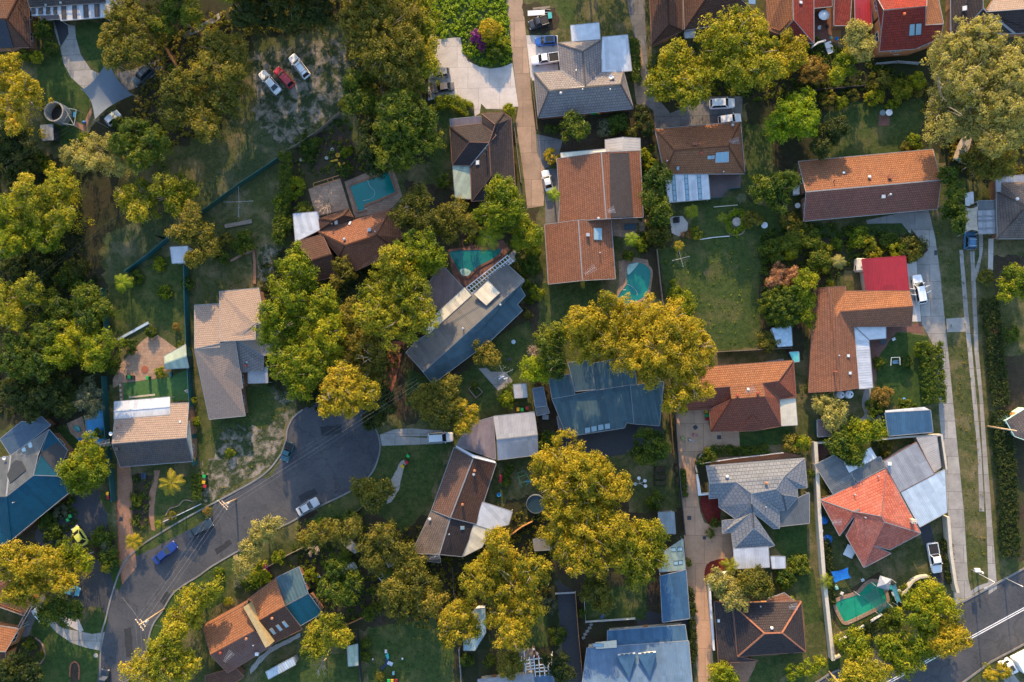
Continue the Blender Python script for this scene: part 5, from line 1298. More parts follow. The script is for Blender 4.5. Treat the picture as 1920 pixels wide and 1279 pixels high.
H.vent(912, 382, 'whirly', plain('red_vent', (.28, .05, .03), .5)); H.vent(1055, 366, 'whirly', plain('red_vent', (.28, .05, .03), .5)); H.antenna(990, 345, .4, 1.6); H.skylight(988, 338, .5, .5, 0, WHITE)
H = House('house', 'blue-grey tiled house of many hips with a white ribbed porch roof')
H.part(BLUEG, '692,880,2.8 1386,825,2.8 1245,950,4.1 1185,1040,4.5 1012,1072,4.8 905,990,4.2 715,1002,4.1', '0123456', gut=GUTW, wall=CREAM)
H.part(BLUEG, '715,1004,4.1 905,992,4.2 785,1102,2.9 712,1110,2.8', '0123', gut=GUTW, wall=CREAM)
H.part(BLUEG, '905,992,4.2 1012,1074,4.8 1010,1140,4.4 898,1250,2.9 785,1170,2.7 782,1104,2.8', '012345', gut=GUTW, wall=CREAM)
H.part(BLUEG, '1386,826,2.8 1405,1032,2.7 1332,1036,2.8 1238,952,4.1', '0123', gut=GUTW, wall=CREAM)
H.part(BLUEG, '1240,954,4.1 1332,1036,2.9 1338,1095,2.8 1230,1080,3.9 1186,1042,4.5', '01234', gut=GUTW, wall=CREAM)
H.part(BLUEG, '1014,1074,4.8 1186,1042,4.5 1232,1082,4.0 1338,1097,2.8 1258,1194,2.6 1205,1192,2.7', '01245 234', gut=GUTW, wall=CREAM)
tile(3, 3)
H.part(BLUEG, '1012,-52,4.8 1205,66,2.9 1210,192,2.7 1014,20,4.6', '0123', gut=GUTW, wall=CREAM, win=False)
H.part(BLUEG, '1014,22,4.6 1210,194,2.7 1165,196,2.7 1020,80,4.1 872,220,2.7 808,228,2.7 806,142,2.8 900,132,2.9', '0123 034567', gut=GUTW, wall=CREAM)
H.part(BLUEG, '1020,82,4.1 1175,312,2.7 1030,190,4.0 885,340,2.7 872,222,2.7', '012 0234', gut=GUTW, wall=CREAM)
H.part(BLUEG, '1030,192,4.0 1175,314,2.7 1130,330,2.7 885,342,2.7', '0123', gut=GUTW, wall=CREAM)
H.part(WHITEM, '885,340,2.8 1130,325,2.8 1140,468,2.6 892,480,2.6', '0123', 'wall', 'porch_roof', wall=CREAM, thick=.06, win=False)
H.part(WHITEM, '1148,392,2.2 1250,395,2.2 1252,475,2.1 1158,478,2.1', '0123', 'wall', 'store_roof', wall=CREAM, thick=.06, win=False)
H.part(DGREYM, '1210,40,2.4 1420,-55,2.4 1420,158,2.3 1212,180,2.3', '0123', 'post', 'shade_roof', thick=.05)
tile(3, 2)
H.vent(838, 952, 'whirly', WHITE); H.vent(1115, 1000, 'whirly', plain('copper_vent', (.45, .2, .1), .4)); H.vent(1110, 1186-20, 'pipe')
tile(3, 3)
H = House('house', 'dark brown pyramid-hipped house with bright terracotta ridge caps')
CAPO = plain('ridge_terracotta', (.36, .13, .06), .7, var=.2, scale=3)
H.part(DBROWN, '875,728,2.8 1362,710,2.8 1395,1066,2.7 1100,1085,2.7 915,1100,2.7 1105,935,4.9 1228,930,4.9', '0165 126 62345 054', gut=GUTB, cap=CAPO)
H.part(DBROWN, '750,712,2.6 872,730,2.7 890,835,2.9 912,1100,2.6 1060,1130,2.5 780,1145,2.5', '01235 345', gut=GUTB, cap=CAPO)
H.part(TERRA, '1130,690,2.5 1245,652,2.5 1312,704,2.6 1120,712,2.6', '0123', None, 'porch_roof')
H.vent(1152, 893, 'whirly', WHITE); H.skylight(780, 846, .5, .6, 0, WHITE); H.antenna(1290, 730, .1, 1.4); H.vent(1072, 740, 'pipe')
H.part(DBROWN, '1280,1010,3.45 1340,1060,2.85 1286,1084,2.8 1230,1040,3.2', '0123', None, gut=False, cap=CAPO)
H = House('house', 'sky-blue metal roofed house with two white-fronted dormers at the bottom edge')
H.part(BLUEM, '-5,918,2.8 545,876,2.8 562,990,3.3 -5,1028,3.3', '0123', gut=GUTG, wall=CREAM)
H.part(BLUEL, '-150,1040,3.4 570,990,3.4 605,1400,5.6 -200,1420,5.6', '0123', gut=GUTG, wall=CREAM)
for x, y in ((130, 1085), (275, 1075)):
    H.part(BLUEM, '%d,%d,5.0 %d,%d,5.1 %d,%d,5.3' % (x-68, y+10, x+5, y, x+20, y+170), '012', None, 'dormer_roof', cap=False, gut=False)
    H.part(BLUEM, '%d,%d,5.1 %d,%d,5.0 %d,%d,5.3' % (x+5, y, x+68, y-4, x+20, y+170), '012', None, 'dormer_roof', cap=False, gut=False)
    a = P(x-60, y+6, 4.2); b = P(x+62, y-6, 4.2); d = (b-a); dd = MB().bar(a-Vector((0, 0, .7)), b-Vector((0, 0, .7)), .12, 1.35).build('dormer_front', WHITE, H.root)
    for k in (.25, .5, .75): q = a+d*k+Vector((0, .09, -.1)); MB().box(q, .55, .06, .6, math.atan2(d.y, d.x)).build('pane', PANE, dd)
H.part(CREAMM, '-90,1000,3.6 60,985,3.6 62,1036,3.7 -86,1046,3.7', '0123', None, 'dormer_roof', gut=False)
tile(2, 3)
H.skylight(1362, 1018, 2.0, .6, 0)
tile(3, 3)
H = House('carport', 'deep blue metal carport roof above the tan lane', 'carport')
H.part(BLUEM, '368,532,2.7 550,490,2.7 576,830,2.5 385,856,2.5', '0123', 'post', 'carport_roof', gut=GUTG, thick=.07)
H.part(corr('pale_green_blue_sheet', (.20, .26, .22), .3, .45, .1, .4, (.3, .27, .16)), '395,360,2.8 528,270,2.8 546,486,2.7 362,502,2.7', '0123', 'post', 'carport_roof', gut=GUTG, thick=.06)
for x, y in ((460, 345), (505, 342), (480, 440), (510, 436)): H.panel('%d,%d %d,%d %d,%d %d,%d' % (x-16, y-14, x+18, y-16, x+19, y+12, x-15, y+14), SKYL, 'roof_light', .02)

tile(1, 3)
H = House('house', 'orange-brown tiled house with a tan firewall and blue ribbed extension')
FIRE = plain('tan_firewall', (.36, .27, .13), .8, var=.2)
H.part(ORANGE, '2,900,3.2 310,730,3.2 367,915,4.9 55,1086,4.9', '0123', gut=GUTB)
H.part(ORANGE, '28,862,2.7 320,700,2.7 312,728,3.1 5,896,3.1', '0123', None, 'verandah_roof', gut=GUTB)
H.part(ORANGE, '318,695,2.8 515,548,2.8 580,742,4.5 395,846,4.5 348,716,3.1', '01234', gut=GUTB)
H.part(tiles('shaded_south_tiles', (.155, .080, .062), (.12, .062, .052), wear=.35, dirt=(.17, .15, .16)), '55,1088,4.9 367,917,4.9 500,1005,2.8 478,1030,2.7 175,1216,2.7', '01234', gut=GUTB)  # south slopes of one orange roof, shade put into darker tiles
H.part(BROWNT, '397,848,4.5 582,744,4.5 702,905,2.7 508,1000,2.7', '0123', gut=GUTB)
H.part(BROWNT, '20,1235,2.5 230,1180,2.5 290,1240,2.4 200,1300,2.4 20,1300,2.4', '01234', gut=GUTB)
a = P(330, 722, 3.5); b = P(385, 890, 5.3); c2 = P(490, 1000, 3.2)
mb = MB(); mb.strip([(a.x, a.y), (b.x, b.y), (c2.x, c2.y)], .9, 3.0, 5.35); mb.build('firewall', FIRE, H.root)
H.part(SLATEB, '513,547,2.7 680,466,2.7 746,652,3.5 580,742,3.5', '0123', 'wall', 'extension_roof', gut=GUTG)
H.part(DEEPB, '580,744,3.5 746,654,3.5 846,790,2.7 690,880,2.7', '0123', 'wall', 'extension_roof', gut=GUTG)  # extension's south slope, a deeper blue standing for shade
for x, y in ((495, 920), (540, 895), (583, 870)): H.skylight(x, y, .6, 1.4, .55)
H.vent(495, 826, 'whirly', plain('copper_vent', (.45, .2, .1), .4)); H.vent(313, 970, 'whirly', plain('copper_vent', (.45, .2, .1), .4)); H.vent(130, 1070, 'whirly', plain('red_vent', (.28, .05, .03), .5)); H.vent(388, 1076, 'box', WHITE); H.antenna(205, 1080, .9, 2.2); H.vent(365, 1014)
tile(0, 3)
H = House('house', 'orange tiled house with white gables at the bottom left edge')
H.part(ORANGE, '-150,860,2.7 132,905,2.7 40,1064,3.8 -150,1060,4.2', '0123', gut=GUTW, wall=ORW)
H.part(BROWNT, '-150,1062,4.2 40,1066,3.8 34,1165,2.7 -150,1172,2.7', '0123', gut=GUTW, wall=ORW)  # back slope of the orange roof, coloured brown for shade
H.part(BROWNT, '-150,590,2.7 60,560,2.7 230,700,2.7 168,812,2.8 -150,700,4.4', '01234', gut=GUTW, wall=ORW)
H.part(BROWNT, '135,905,2.7 225,745,2.6 205,740,2.6 128,890,2.7', '0123', 'post', 'porch_roof', gut=GUTW)
tile(0, 3)
tile(2, 3)
H = House('house', 'corrugated roof under a white pergola frame on the bottom edge')
H.part(GREYM, '510,1262,2.7 905,1222,2.7 920,1420,3.6 510,1420,3.6', '0123', gut=GUTW, wall=CREAM)
H.part(BLUEL, '912,1238,2.5 1045,1226,2.5 1060,1420,2.6 920,1420,2.6', '0123', 'post', 'patio_roof', gut=GUTW, thick=.06)
H2 = thing('pergola', 'white timber pergola over the deck where two people lie', 'pergola', P(930, 1160)); mb = MB()
for a, b in (((815, 1130), (1035, 1098)), ((838, 1062), (850, 1220)), ((875, 1100), (890, 1220)), ((906, 1092), (918, 1240)), ((940, 1090), (950, 1240)), ((1030, 1080), (1036, 1240)), ((975, 1120), (985, 1235)), ((1005, 1120), (1012, 1235)), ((835, 1152), (905, 1140)), ((838, 1172), (905, 1160)), ((842, 1193), (910, 1182)), ((918, 1160), (1030, 1146)), ((920, 1182), (1034, 1170)), ((920, 1205), (1036, 1196))):
    mb.bar(P(*a, 2.5), P(*b, 2.5), .16, .15)
mb.build('beam_grid', WHITE, H2)
for x, y in ((815, 1130), (1035, 1098), (850, 1220), (1036, 1240), (906, 1120)): q = P(x, y, 2.5); MB().box((q.x, q.y, 0), .12, .12, 2.5).build('post', WHITE, H2)

# the salmon-tiled house with its cluster of metal roofs
tile(4, 2)
H = House('house', 'salmon tiled house hemmed in by grey and white metal roofs')
H.part(PINKT, '70,1118,2.7 155,1088,2.8 530,895,2.7 500,1235,4.9 305,1200,4.2', '014 1234', gut=GUTW)
H.part(PINKT, '530,895,2.7 776,1352,2.7 520,1275,4.7 500,1235,4.9', '0123', gut=GUTW)
H.part(PINKT, '70,1120,2.7 303,1202,4.2 345,1185,4.3 205,1372,2.7', '0123', gut=GUTW)
H.part(PINKT, '345,1186,4.3 302,1201,4.2 500,1237,4.85 520,1277,4.7 440,1440,3.0 375,1594,2.6 250,1370,2.8', '0123456', gut=GUTW)
H.part(PINKT, '520,1277,4.7 776,1354,2.7 560,1470,2.7 442,1440,3.0', '0123', gut=GUTW)
H.part(PINKT, '442,1442,3.0 566,1495,2.5 377,1596,2.5', '012', gut=GUTW)
H.part(DGREYM, '30,872,2.7 165,805,2.7 232,850,2.7 285,925,2.7 318,1012,2.8 165,1086,2.8', '012345', 'post', 'flat_roof', gut=GUTW, thick=.08)
H.part(DGREYM, '278,925,2.7 492,815,2.7 526,890,2.8 330,992,2.8', '0123', 'post', 'flat_roof', gut=GUTW, thick=.08)
H.part(corr('bold_white_sheet', (.58, .58, .58), .75, .4, .1, .2), '230,850,2.9 425,748,2.9 467,820,2.8 272,928,2.8', '0123', None, 'ribbed_roof', gut=False, thick=.06)
H.part(GREYM, '514,848,2.8 745,712,2.8 872,936,2.7 630,1064,2.7', '0123', 'wall', 'shed_roof', gut=GUTB, wall=CREAM, thick=.08, win=False)
H.part(corr('ice_blue_sheet', (.42, .50, .56), .3, .35, .2, .1), '638,1066,2.7 946,905,2.7 962,1205,2.5 770,1310,2.5', '0123', 'wall', 'carport_roof', gut=GUTW, wall=CREAM, thick=.08, win=False)
H.vent(306, 1080, 'pipe'); H.vent(550, 862, 'box', WHITE); H.vent(380, 1240, 'pipe'); H.vent(710, 1262, 'chimney', CREAM); H.antenna(165, 1265, .1, 1.6); H.vent(470, 948, 'pipe')
tile(4, 2)
H = House('house', 'corner of a cream and mint weatherboard house at the right edge')
H.part(GBROWN, '1378,560,3.2 1540,460,3.2 1700,620,4.5 1700,760,3.2 1440,670,3.0', '01234', gut=plain('mint_trim', (.40, .58, .50), .6), wall=plain('mint_wall', (.40, .58, .50), .6), inset=.2)

# ------------------------------------------------------------------ sheds and small structures
tile(4, 2)
H = shed('blue metal shed with a white front strip and teal side', '525,505,2.6 845,487,2.6 862,640,2.3 550,668,2.3', '0123', BLUEM, TEALM)
H.part(WHITEM, '525,488,2.3 802,463,2.3 842,484,2.4 528,502,2.4', '0123', None, 'porch_roof', thick=.05, gut=False)
shed('small brown-roofed shed with teal walls below the pale olive shrubs', '46,556,2.3 168,545,2.3 176,664,2.2 50,674,2.2', '0123', BROWNM, TEALM)
tile(0, 2)
shed('green tent-shaped garden shed against the teal fence', '1158,105,2.0 1310,22,2.2 1316,102,2.9 1160,158,2.5 1334,186,1.9 1166,195,1.8', '0123 3245', PGREENM, TEALM)
tile(0, 1)
shed('white flat-roofed shed beside the bend of the teal fence', '1200,540,2.2 1325,532,2.2 1330,645,2.1 1215,655,2.1', '0123', WHITEM, WHITE)
tile(2, 2)
shed('striped grey shed with a rusty middle band', '762,306,2.4 852,300,2.4 860,394,2.2 772,400,2.2', '0123', corr('weathered_white_sheet', (.36, .34, .33), .3, .5, .1, .5, (.2, .14, .11)), DARKM)
shed('long slate-grey shed beside the flat slate-blue house', '898,335,2.5 972,322,2.5 998,455,2.4 918,465,2.4', '0123', plain('slate_sheet', (.07, .095, .125), .5, var=.2), DARKM)
tile(3, 1)
shed('pale blue flat-roofed shed below the clipped ball tree', '1155,1112,2.1 1292,1095,2.1 1300,1235,2.0 1200,1243,2.0', '0123', plain('blue_white_sheet', (.36, .46, .52), .5, var=.3), WHITE)
tile(3, 2)
shed('turquoise cubby shed in the corner behind the terracotta house', '1280,78,2.0 1345,74,2.0 1350,142,1.9 1312,146,1.9', '0123', plain('turquoise_roof', (.10, .42, .40), .5), TEALM)
tile(2, 3)
shed('grey ribbed shed under the edge of the golden gum', '902,275,2.4 1005,265,2.4 1036,345,2.3 912,352,2.3', '0123', corr('faded_grey_sheet', (.20, .19, .18), .3, .5, .1, .4), DARKM)
tile(1, 3)
shed('pale teal ribbed shed on the lawn under the gum', '1020,1030,2.3 1092,1012,2.3 1096,1160,2.2 1028,1168,2.2', '0123', PGREENM, TEALM)
shed('long white-roofed store along the bottom garden', '445,1208,2.3 640,1105,2.3 655,1155,2.2 465,1258,2.2', '0123', corr('pale_blue_store', (.36, .42, .48), .5, .5, 0, .3), GREYM)
shed('white box shed in the shady back garden', '975,475,2.2 1048,440,2.2 1082,490,2.1 1016,540,2.1', '0123', WHITEM, WHITE)
shed('grey gable shed beside the dark feathery trees', '968,295,2.2 1030,262,2.2 1100,340,2.2 1075,372,2.2', '0123', GREYM, DARKM)
tile(3, 3)
shed('grey-blue shed with coils of hose beside the lane', '355,85,2.3 465,80,2.3 476,232,2.2 358,225,2.2', '0123', corr('steel_blue_sheet', (.20, .25, .28), .3, .45, .15, .4), GREYM)
tile(2, 3)
H = shed('white and teal roofed shed under the golden gum', '430,850,2.4 492,765,2.5 560,760,2.5 566,930,2.4 490,1055,2.3 412,1055,2.3', '012345', corr('mint_white_sheet', (.24, .34, .36), .4, .4, .1, .3), WHITE)
tile(0, 0)
shed('rusty ribbed lean-to below the open water tank', '285,885,2.2 370,878,2.2 376,985,2.1 300,990,2.1', '0123', GREYM, DARKM)
tile(2, 2)
shed('brown ribbed lean-to against the slate-blue house', '918,470,2.2 998,455,2.2 1016,505,2.1 928,525,2.1', '0123', DGREYM, DARKM)
tile(1, 3)
shed('grey-blue canopy roof under the sparse gold-tipped tree', '1222,290,2.4 1335,265,2.4 1420,420,2.3 1310,470,2.3', '0123', GREYM, DARKM, name='canopy', cat='canopy')
tile(4, 2)
shed('pale translucent sheeted lean-to in the top corner of the salmon house yard', '748,680,2.2 888,664,2.2 918,888,2.1 868,925,2.1', '0123', FIBRO, GREYM, name='lean_to', cat='lean-to')
# ------------------------------------------------------------------ pools
TEALW = ((.008, .165, .145), (.006, .135, .122))
tile(1, 1); pool('rectangular teal pool with a hose snaking across it, beside the timber deck', '1040,112 1262,32 1275,10 1310,8 1360,152 1235,205 1140,240 1145,275 1100,292', .45, BRICKW, *TEALW, smooth=0, hose='1160,55 1180,110 1215,150 1195,195 1130,215')
tile(2, 1); pool('teal kidney pool with red brick coping under the palm fronds', '315,590 335,568 480,560 640,556 672,545 665,585 610,625 520,672 470,715 440,742 395,735 360,672', .45, PAVER, *TEALW, smooth=4, steps='385,705 420,690 460,708 450,735 415,748')
tile(3, 1); pool('teal kidney pool with stone surround behind the terracotta house', '140,672 180,650 240,655 290,690 300,740 280,850 240,900 120,950 70,930 80,870 130,800 130,720', .4, STONE, *TEALW, smooth=5, steps='140,672 180,655 215,652 180,700 140,735', hose='130,800 165,815 200,850 205,880')
tile(4, 3); pool('bright green pool with brick coping under the corner shade cloths', '180,735 210,700 330,660 400,590 450,575 500,600 530,700 480,740 300,830 245,850 225,830', .62, STONE, (.012, .26, .15), (.008, .18, .10), smooth=4)
tile(0, 2); pool('narrow bright blue pool under the silver-leaved tree', '605,540 740,460 746,690 700,715 628,722', .25, CONC, (.02, .26, .50), (.015, .20, .42), smooth=0)
# ------------------------------------------------------------------ vehicles
WHC = (.72, .73, .74); SIL = (.42, .44, .46)
tile(1, 0)
car('sedan', WHC, 'white sedan parked leftmost of the three cars on the worn grass', (546, 660), (418, 516))
car('hatch', (.42, .018, .025), 'red car parked between two white cars on the worn grass', (642, 618), (524, 494))
car('wagon', WHC, 'white wagon with roof rails, rightmost of three on the worn grass', (748, 552), (632, 400), rails=1)
tile(0, 0)
car('suv', (.03, .05, .07), 'dark off-road wagon with roof bars under trees by the shade sail', (1085, 480), (958, 602), rails=2)
car('hatch', (.55, .60, .64), 'pale car half hidden below the shade sail', (770, 880), (852, 800))
tile(2, 0)
car('hatch', (.24, .235, .24), 'grey hatchback nosing under the trees on the white concrete pad', (318, 515), (170, 535))
car('sedan', (.13, .115, .105), 'bronze-grey sedan beside the banana palm on the white concrete pad', (348, 615), (182, 640))
car('ute', (.025, .025, .03), 'black pickup parked above the blue hatchback', (1008, 150), (874, 192))
car('hatch', (.012, .085, .33), 'blue hatchback parked above the white pickup on the drive', (1072, 295), (916, 305), roofc=1)
car('ute', WHC, 'white pickup with loaded tray beside the mauve-grey roof', (1085, 412), (890, 440))
tile(3, 0)
car('suv', (.62, .66, .70), 'white off-road wagon parked in the shade on the wide drive', (710, 745), (890, 735))
car('wagon', WHC, 'white station wagon tucked against the orange hipped roof', (772, 862), (934, 838))
tile(2, 1)
car('sedan', (.66, .66, .64), 'small white car half under a palm beside the brown lane', (1020, 150), (985, 4), W=1.6)
tile(4, 1)
car('suv', (.04, .13, .24), 'blue off-road wagon parked under the shade cloth carport', (1108, 560), (1112, 432), rails=2, W=2.0)
car('wagon', WHC, 'white wagon with its doors open beside the red garage', (775, 942), (735, 738), doors=True)
tile(1, 2)
car('ute', (.012, .085, .11), 'dark teal pickup parked at the kerb of the turning circle', (632, 712), (584, 842))
car('sedan', SIL, 'silver sedan parked on the lower kerb of the turning circle', (678, 1205), (822, 1120))
tile(0, 3)
car('beetle', (.50, .50, .08), 'yellow rounded hatchback on the dark driveway', (622, 303), (536, 180))
car('sedan', (.008, .030, .18), 'bright blue sedan parked along the street kerb', (1102, 425), (1252, 298))
car('sedan', (.018, .032, .046), 'dark navy sedan parked ahead of the bright blue one', (1345, 238), (1508, 142))
car('sedan', (.015, .018, .022), 'black car at the kerb on the bottom edge of the street', (738, 1330), (758, 1180))
car('hatch', WHC, 'white car part hidden by a tree on the curved concrete drive', (262, 735), (352, 858))
car('hatch', (.05, .22, .36), 'light blue car nearly covered by the golden tree', (480, 610), (575, 640))
tile(2, 2)
car('suv', (.55, .57, .58), 'silver off-road wagon on the twin concrete strips', (162, 682), (342, 672))
tile(4, 3)
car('ute', WHC, 'white pickup with a black tray cover on the blue-grey driveway', (842, 290), (882, 502))
# box truck
a, b = P(1330, 1165), P(1600, 1030); d = b-a; rz = math.atan2(d.y, d.x)
T = thing('box_truck', 'white box truck parked at the kerb in the bottom right corner', 'truck', a, rz)
o_ = MB().box((5.2, 0, .95), 6.2, 2.45, 2.5).build('cargo_box', paint('truck_white', (.74, .75, .76)), T, local=True); o_.modifiers.new('soft', 'BEVEL').width = .05
V = [(0, -1.05, .5), (0, 1.05, .5), (0, 1.05, 1.25), (0, -1.05, 1.25), (.55, -.98, 2.35), (.55, .98, 2.35), (1.75, -1.0, 2.4), (1.75, 1.0, 2.4), (1.85, -1.05, .5), (1.85, 1.05, .5)]
mk('cab', V, [(0, 3, 2, 1), (3, 4, 5, 2), (4, 6, 7, 5), (6, 8, 9, 7), (0, 1, 9, 8), (0, 8, 6, 4, 3), (1, 2, 5, 7, 9)], paint('truck_white', (.74, .75, .76)), T, local=True)
MB().box((4.2, 0, .7), 8.2, .9, .25).build('chassis', DARKM, T, local=True)
mk('windscreen', [(.05, -.9, 1.36), (.05, .9, 1.36), (.47, .85, 2.24), (.47, -.85, 2.24), (.12, -.9, 1.34), (.12, .9, 1.34), (.54, .85, 2.2), (.54, -.85, 2.2)], [(0, 3, 2, 1), (0, 1, 5, 4), (1, 2, 6, 5), (2, 3, 7, 6), (3, 0, 4, 7)], glass(), T, local=True)
for sy in (-1, 1):
    MB().box((1.0, sy*1.02, 1.4), .8, .06, .75).build('side_window', glass(), T, local=True)
    MB().box((.1, sy*1.32, 1.5), .12, .3, .4).build('mirror', DARKM, T, local=True)
    MB().box((-.02, sy*.75, .65), .08, .35, .22).build('headlight', plain('headlamp_glass', (.6, .62, .64), .15), T, local=True)
    for x in (.9, 6.3):
        w_ = MB().lathe((0, 0, -.14), [(.2, 0), (.43, 0), (.46, .05), (.46, .24), (.43, .28), (.2, .28)], 18).build('wheel', BLACK, T, local=True); w_.location = (x, sy*.95, .46); w_.rotation_euler = (-sy*math.pi/2, 0, 0)
        MB().lathe((0, 0, -.1), [(.05, .2), (.26, .22), (.26, 0), (.05, 0)], 12).build('rim', STEEL, w_, local=True)
MB().box((1.15, 0, 2.4), .55, .9, .16).build('roof_hatch', DARKM, T, local=True)
# boat on a trailer
tile(4, 0)
a, b = P(1020, 1140), P(1100, 938); d = b-a; L = d.length; rz = math.atan2(d.y, d.x); T = thing('boat', 'pale boat under the branches of the great gum', 'boat', a, rz)
V = []; F = []
for xs, wd, z0 in ((0, .95, .55), (.2, 1.05, .5), (.5, 1.05, .5), (.75, .85, .55), (.9, .5, .7), (1, .04, .95)):
    V += [(xs*L, -wd, 1.15), (xs*L, -wd*.7, z0+.1), (xs*L, 0, z0), (xs*L, wd*.7, z0+.1), (xs*L, wd, 1.15)]
for i in range(5):
    for k in range(4): F.append((i*5+k, i*5+k+1, i*5+k+6, i*5+k+5))
F.append((0, 1, 2, 3, 4)); mk('hull', V, F, plain('hull_white', (.55, .52, .46), .4), T, local=True)
V = [(x*L, y*wd, 1.16+.12*(y == 0)) for x, wd in ((.0, .95), (.2, 1.05), (.5, 1.05), (.75, .85), (.9, .5), (1, .04)) for y in (-1, 0, 1)]
mk('deck_cover', V, [(i*3+k, i*3+k+1, i*3+k+4, i*3+k+3) for i in range(5) for k in range(2)], plain('tan_canvas', (.38, .30, .22), .8), T, local=True)
mk('windscreen', [(.35*L, -.7, 1.3), (.35*L, .7, 1.3), (.30*L, .6, 1.75), (.30*L, -.6, 1.75)], [(0, 1, 2, 3)], SKYL, T, local=True)
MB().box((.03*L, 0, .8), .4, .5, .8).build('outboard_motor', plain('teal_motor', (.05, .3, .3), .4), T, local=True)
MB().bar((-.2, -.6, .4), (L*1.0, 0, .4), .1, .1).bar((-.2, .6, .4), (L*1.0, 0, .4), .1, .1).build('trailer_frame', STEEL, T, local=True)
for sy in (-1, 1):
    w_ = MB().lathe((0, 0, -.08), [(.1, 0), (.28, 0), (.28, .16), (.1, .16)], 14).build('wheel', BLACK, T, local=True); w_.location = (L*.3, sy*.95, .28); w_.rotation_euler = (math.pi/2, 0, 0)
# flat trailers and caravan
tile(2, 0)
a, b = P(865, 105), P(985, 98); T = thing('trailer', 'white flat trailer above the black pickup', 'trailer', a, math.atan2((b-a).y, (b-a).x)); L = (b-a).length
MB().box((L/2, 0, .55), L, 1.0, .12).build('tray', WHITE, T, local=True); MB().bar((L, 0, .5), (L+1.2, 0, .5), .1, .1).build('drawbar', STEEL, T, local=True)
for sy in (-1, 1): w_ = MB().lathe((0, 0, -.08), [(.1, 0), (.28, 0), (.28, .16), (.1, .16)], 14).build('wheel', BLACK, T, local=True); w_.location = (L*.5, sy*.55, .28); w_.rotation_euler = (math.pi/2, 0, 0)
simple('timber_stack', 'stack of grey timber beside the white flat trailer', 'timber', MB().bar(P(900, 68), P(1020, 55), .4, .35).bar(P(940, 62, .35), P(1025, 70, .35), .2, .15), TIMBER)
simple('storage_crate', 'turquoise crate above the black pickup', 'crate', MB().box(P(1020, 112), .7, 1.0, .6, .1, .94).box(P(1020, 112, .6), .75, 1.05, .07, .1), plain('turq_plastic', (.03, .35, .33), .5))
tile(4, 1)
C_ = P(337, 675); T = thing('caravan', 'small cream caravan behind the red garage', 'caravan', C_, math.pi/2-.05)
V, F = loft([[(x, -1.0*k, .45), (x, 1.0*k, .45), (x, 1.02*k, 1.9*kk), (x, .8*k, 2.2*kk), (x, -.8*k, 2.2*kk), (x, -1.02*k, 1.9*kk)] for x, k, kk in ((-1.25, .85, .85), (-1.0, 1, 1), (1.0, 1, 1), (1.25, .85, .8))])
mk('body', V, F, plain('caravan_cream', (.55, .50, .40), .4), T, local=True); MB().box((0, 0, 2.2), .7, .7, .12).build('roof_hatch', WHITE, T, local=True); MB().box((-.5, 1.0, 1.2), .8, .06, .5).build('window', PANE, T, local=True)
for sy in (-1, 1): w_ = MB().lathe((0, 0, -.08), [(.1, 0), (.3, 0), (.3, .16), (.1, .16)], 14).build('wheel', BLACK, T, local=True); w_.location = (0, sy*.95, .3); w_.rotation_euler = (math.pi/2, 0, 0)

# ------------------------------------------------------------------ wheelie bins
tile(0, 0); bin_('yellow', 772, 858, 'below the grey shade sail', .6); bin_('green', 795, 834, 'beside the pale car below the shade sail', .6)
tile(1, 2)
for c, x, y in (('green', 28, 948), ('yellow', 25, 990), ('red', 33, 1018)): bin_(c, x, y, 'at the end of the clipped box hedge', 1.5)
for c, x, y in (('green', 1457, 806), ('red', 1446, 850), ('yellow', 1418, 878)): bin_(c, x, y, 'by the gravel bed in the front lawn', .8)
tile(0, 2)
bin_('green', 930, 252, 'in front of the black tubs on the tan paved yard', 0); bin_('green', 1058, 258, 'alone at the edge of the green deck', 0)
bin_('green', 517, 1228, 'upper of two by the blue house garden', .5); bin_('green', 500, 1254, 'lower of two by the blue house garden', .5)
bin_('yellow', 1385, 830, 'at the corner of the tan gabled roof', 0); bin_('red', 783, 1098, 'by the teal fence beside the conifer', 0); bin_('yellow', 779, 1070, 'by the teal fence beside the conifer', 0)
tile(2, 0)
bin_('green', 1318, 808, 'left of the pair under the mauve-grey eaves', 0); bin_('green', 1340, 806, 'next to the yellow one under the mauve-grey eaves', 0); bin_('yellow', 1362, 805, 'under the mauve-grey eaves', 0); bin_('red', 1384, 803, 'under the mauve-grey eaves', 0)
tile(2, 2)
for c, x, y in (('yellow', 798, 478), ('green', 826, 480), ('red', 862, 470)): bin_(c, x, y, 'in the dark yard below the striped grey shed', 0)
tile(3, 2)
for c, x, y in (('yellow', 690, 493), ('green', 693, 520), ('red', 695, 545)): bin_(c, x, y, 'against the terracotta wall on the tan forecourt', 1.5)
tile(1, 3)
for c, x, y in (('green', 1322, 1258), ('yellow', 1346, 1258), ('red', 1372, 1258)): bin_(c, x, y, 'below the lawn on the bottom edge', 0)

# ------------------------------------------------------------------ power poles, lamps and wires
tile(0, 3); T1 = pole('timber power pole with crossarms at the bend of the street', (1160, 762), (985, 885), arm=-.9)
pA = T1
tile(1, 2); T2 = pole('timber power pole with crossarms above the street junction of wires', (235, 1115), (138, 1158), arm=-.75)
tile(4, 2); T3 = pole('plain timber pole leaning over the flowering hedge', (1250, 600), (1452, 636))
tile(4, 3); T4 = pole('galvanised street lamp at the mouth of the concrete drive', (1135, 487), (1297, 580), wood=False, lamp=-2.6, name='street_lamp', cat='street lamp')
T5 = pole('grey pole at the kerb near the right edge', (1360, 540), (1500, 606), wood=False, name='street_pole')
T6 = pole('timber pole at the bottom kerb near the lower trees', (130, 1205), (205, 1290), name='power_pole')
sgn = MB().box(P(1170, 487, 2.2), .9, .6, .5); simple('meter_box', 'white box on a stand by the street lamp', 'utility box', sgn.box(P(1170, 487, 0), .3, .3, 2.2), WHITE)
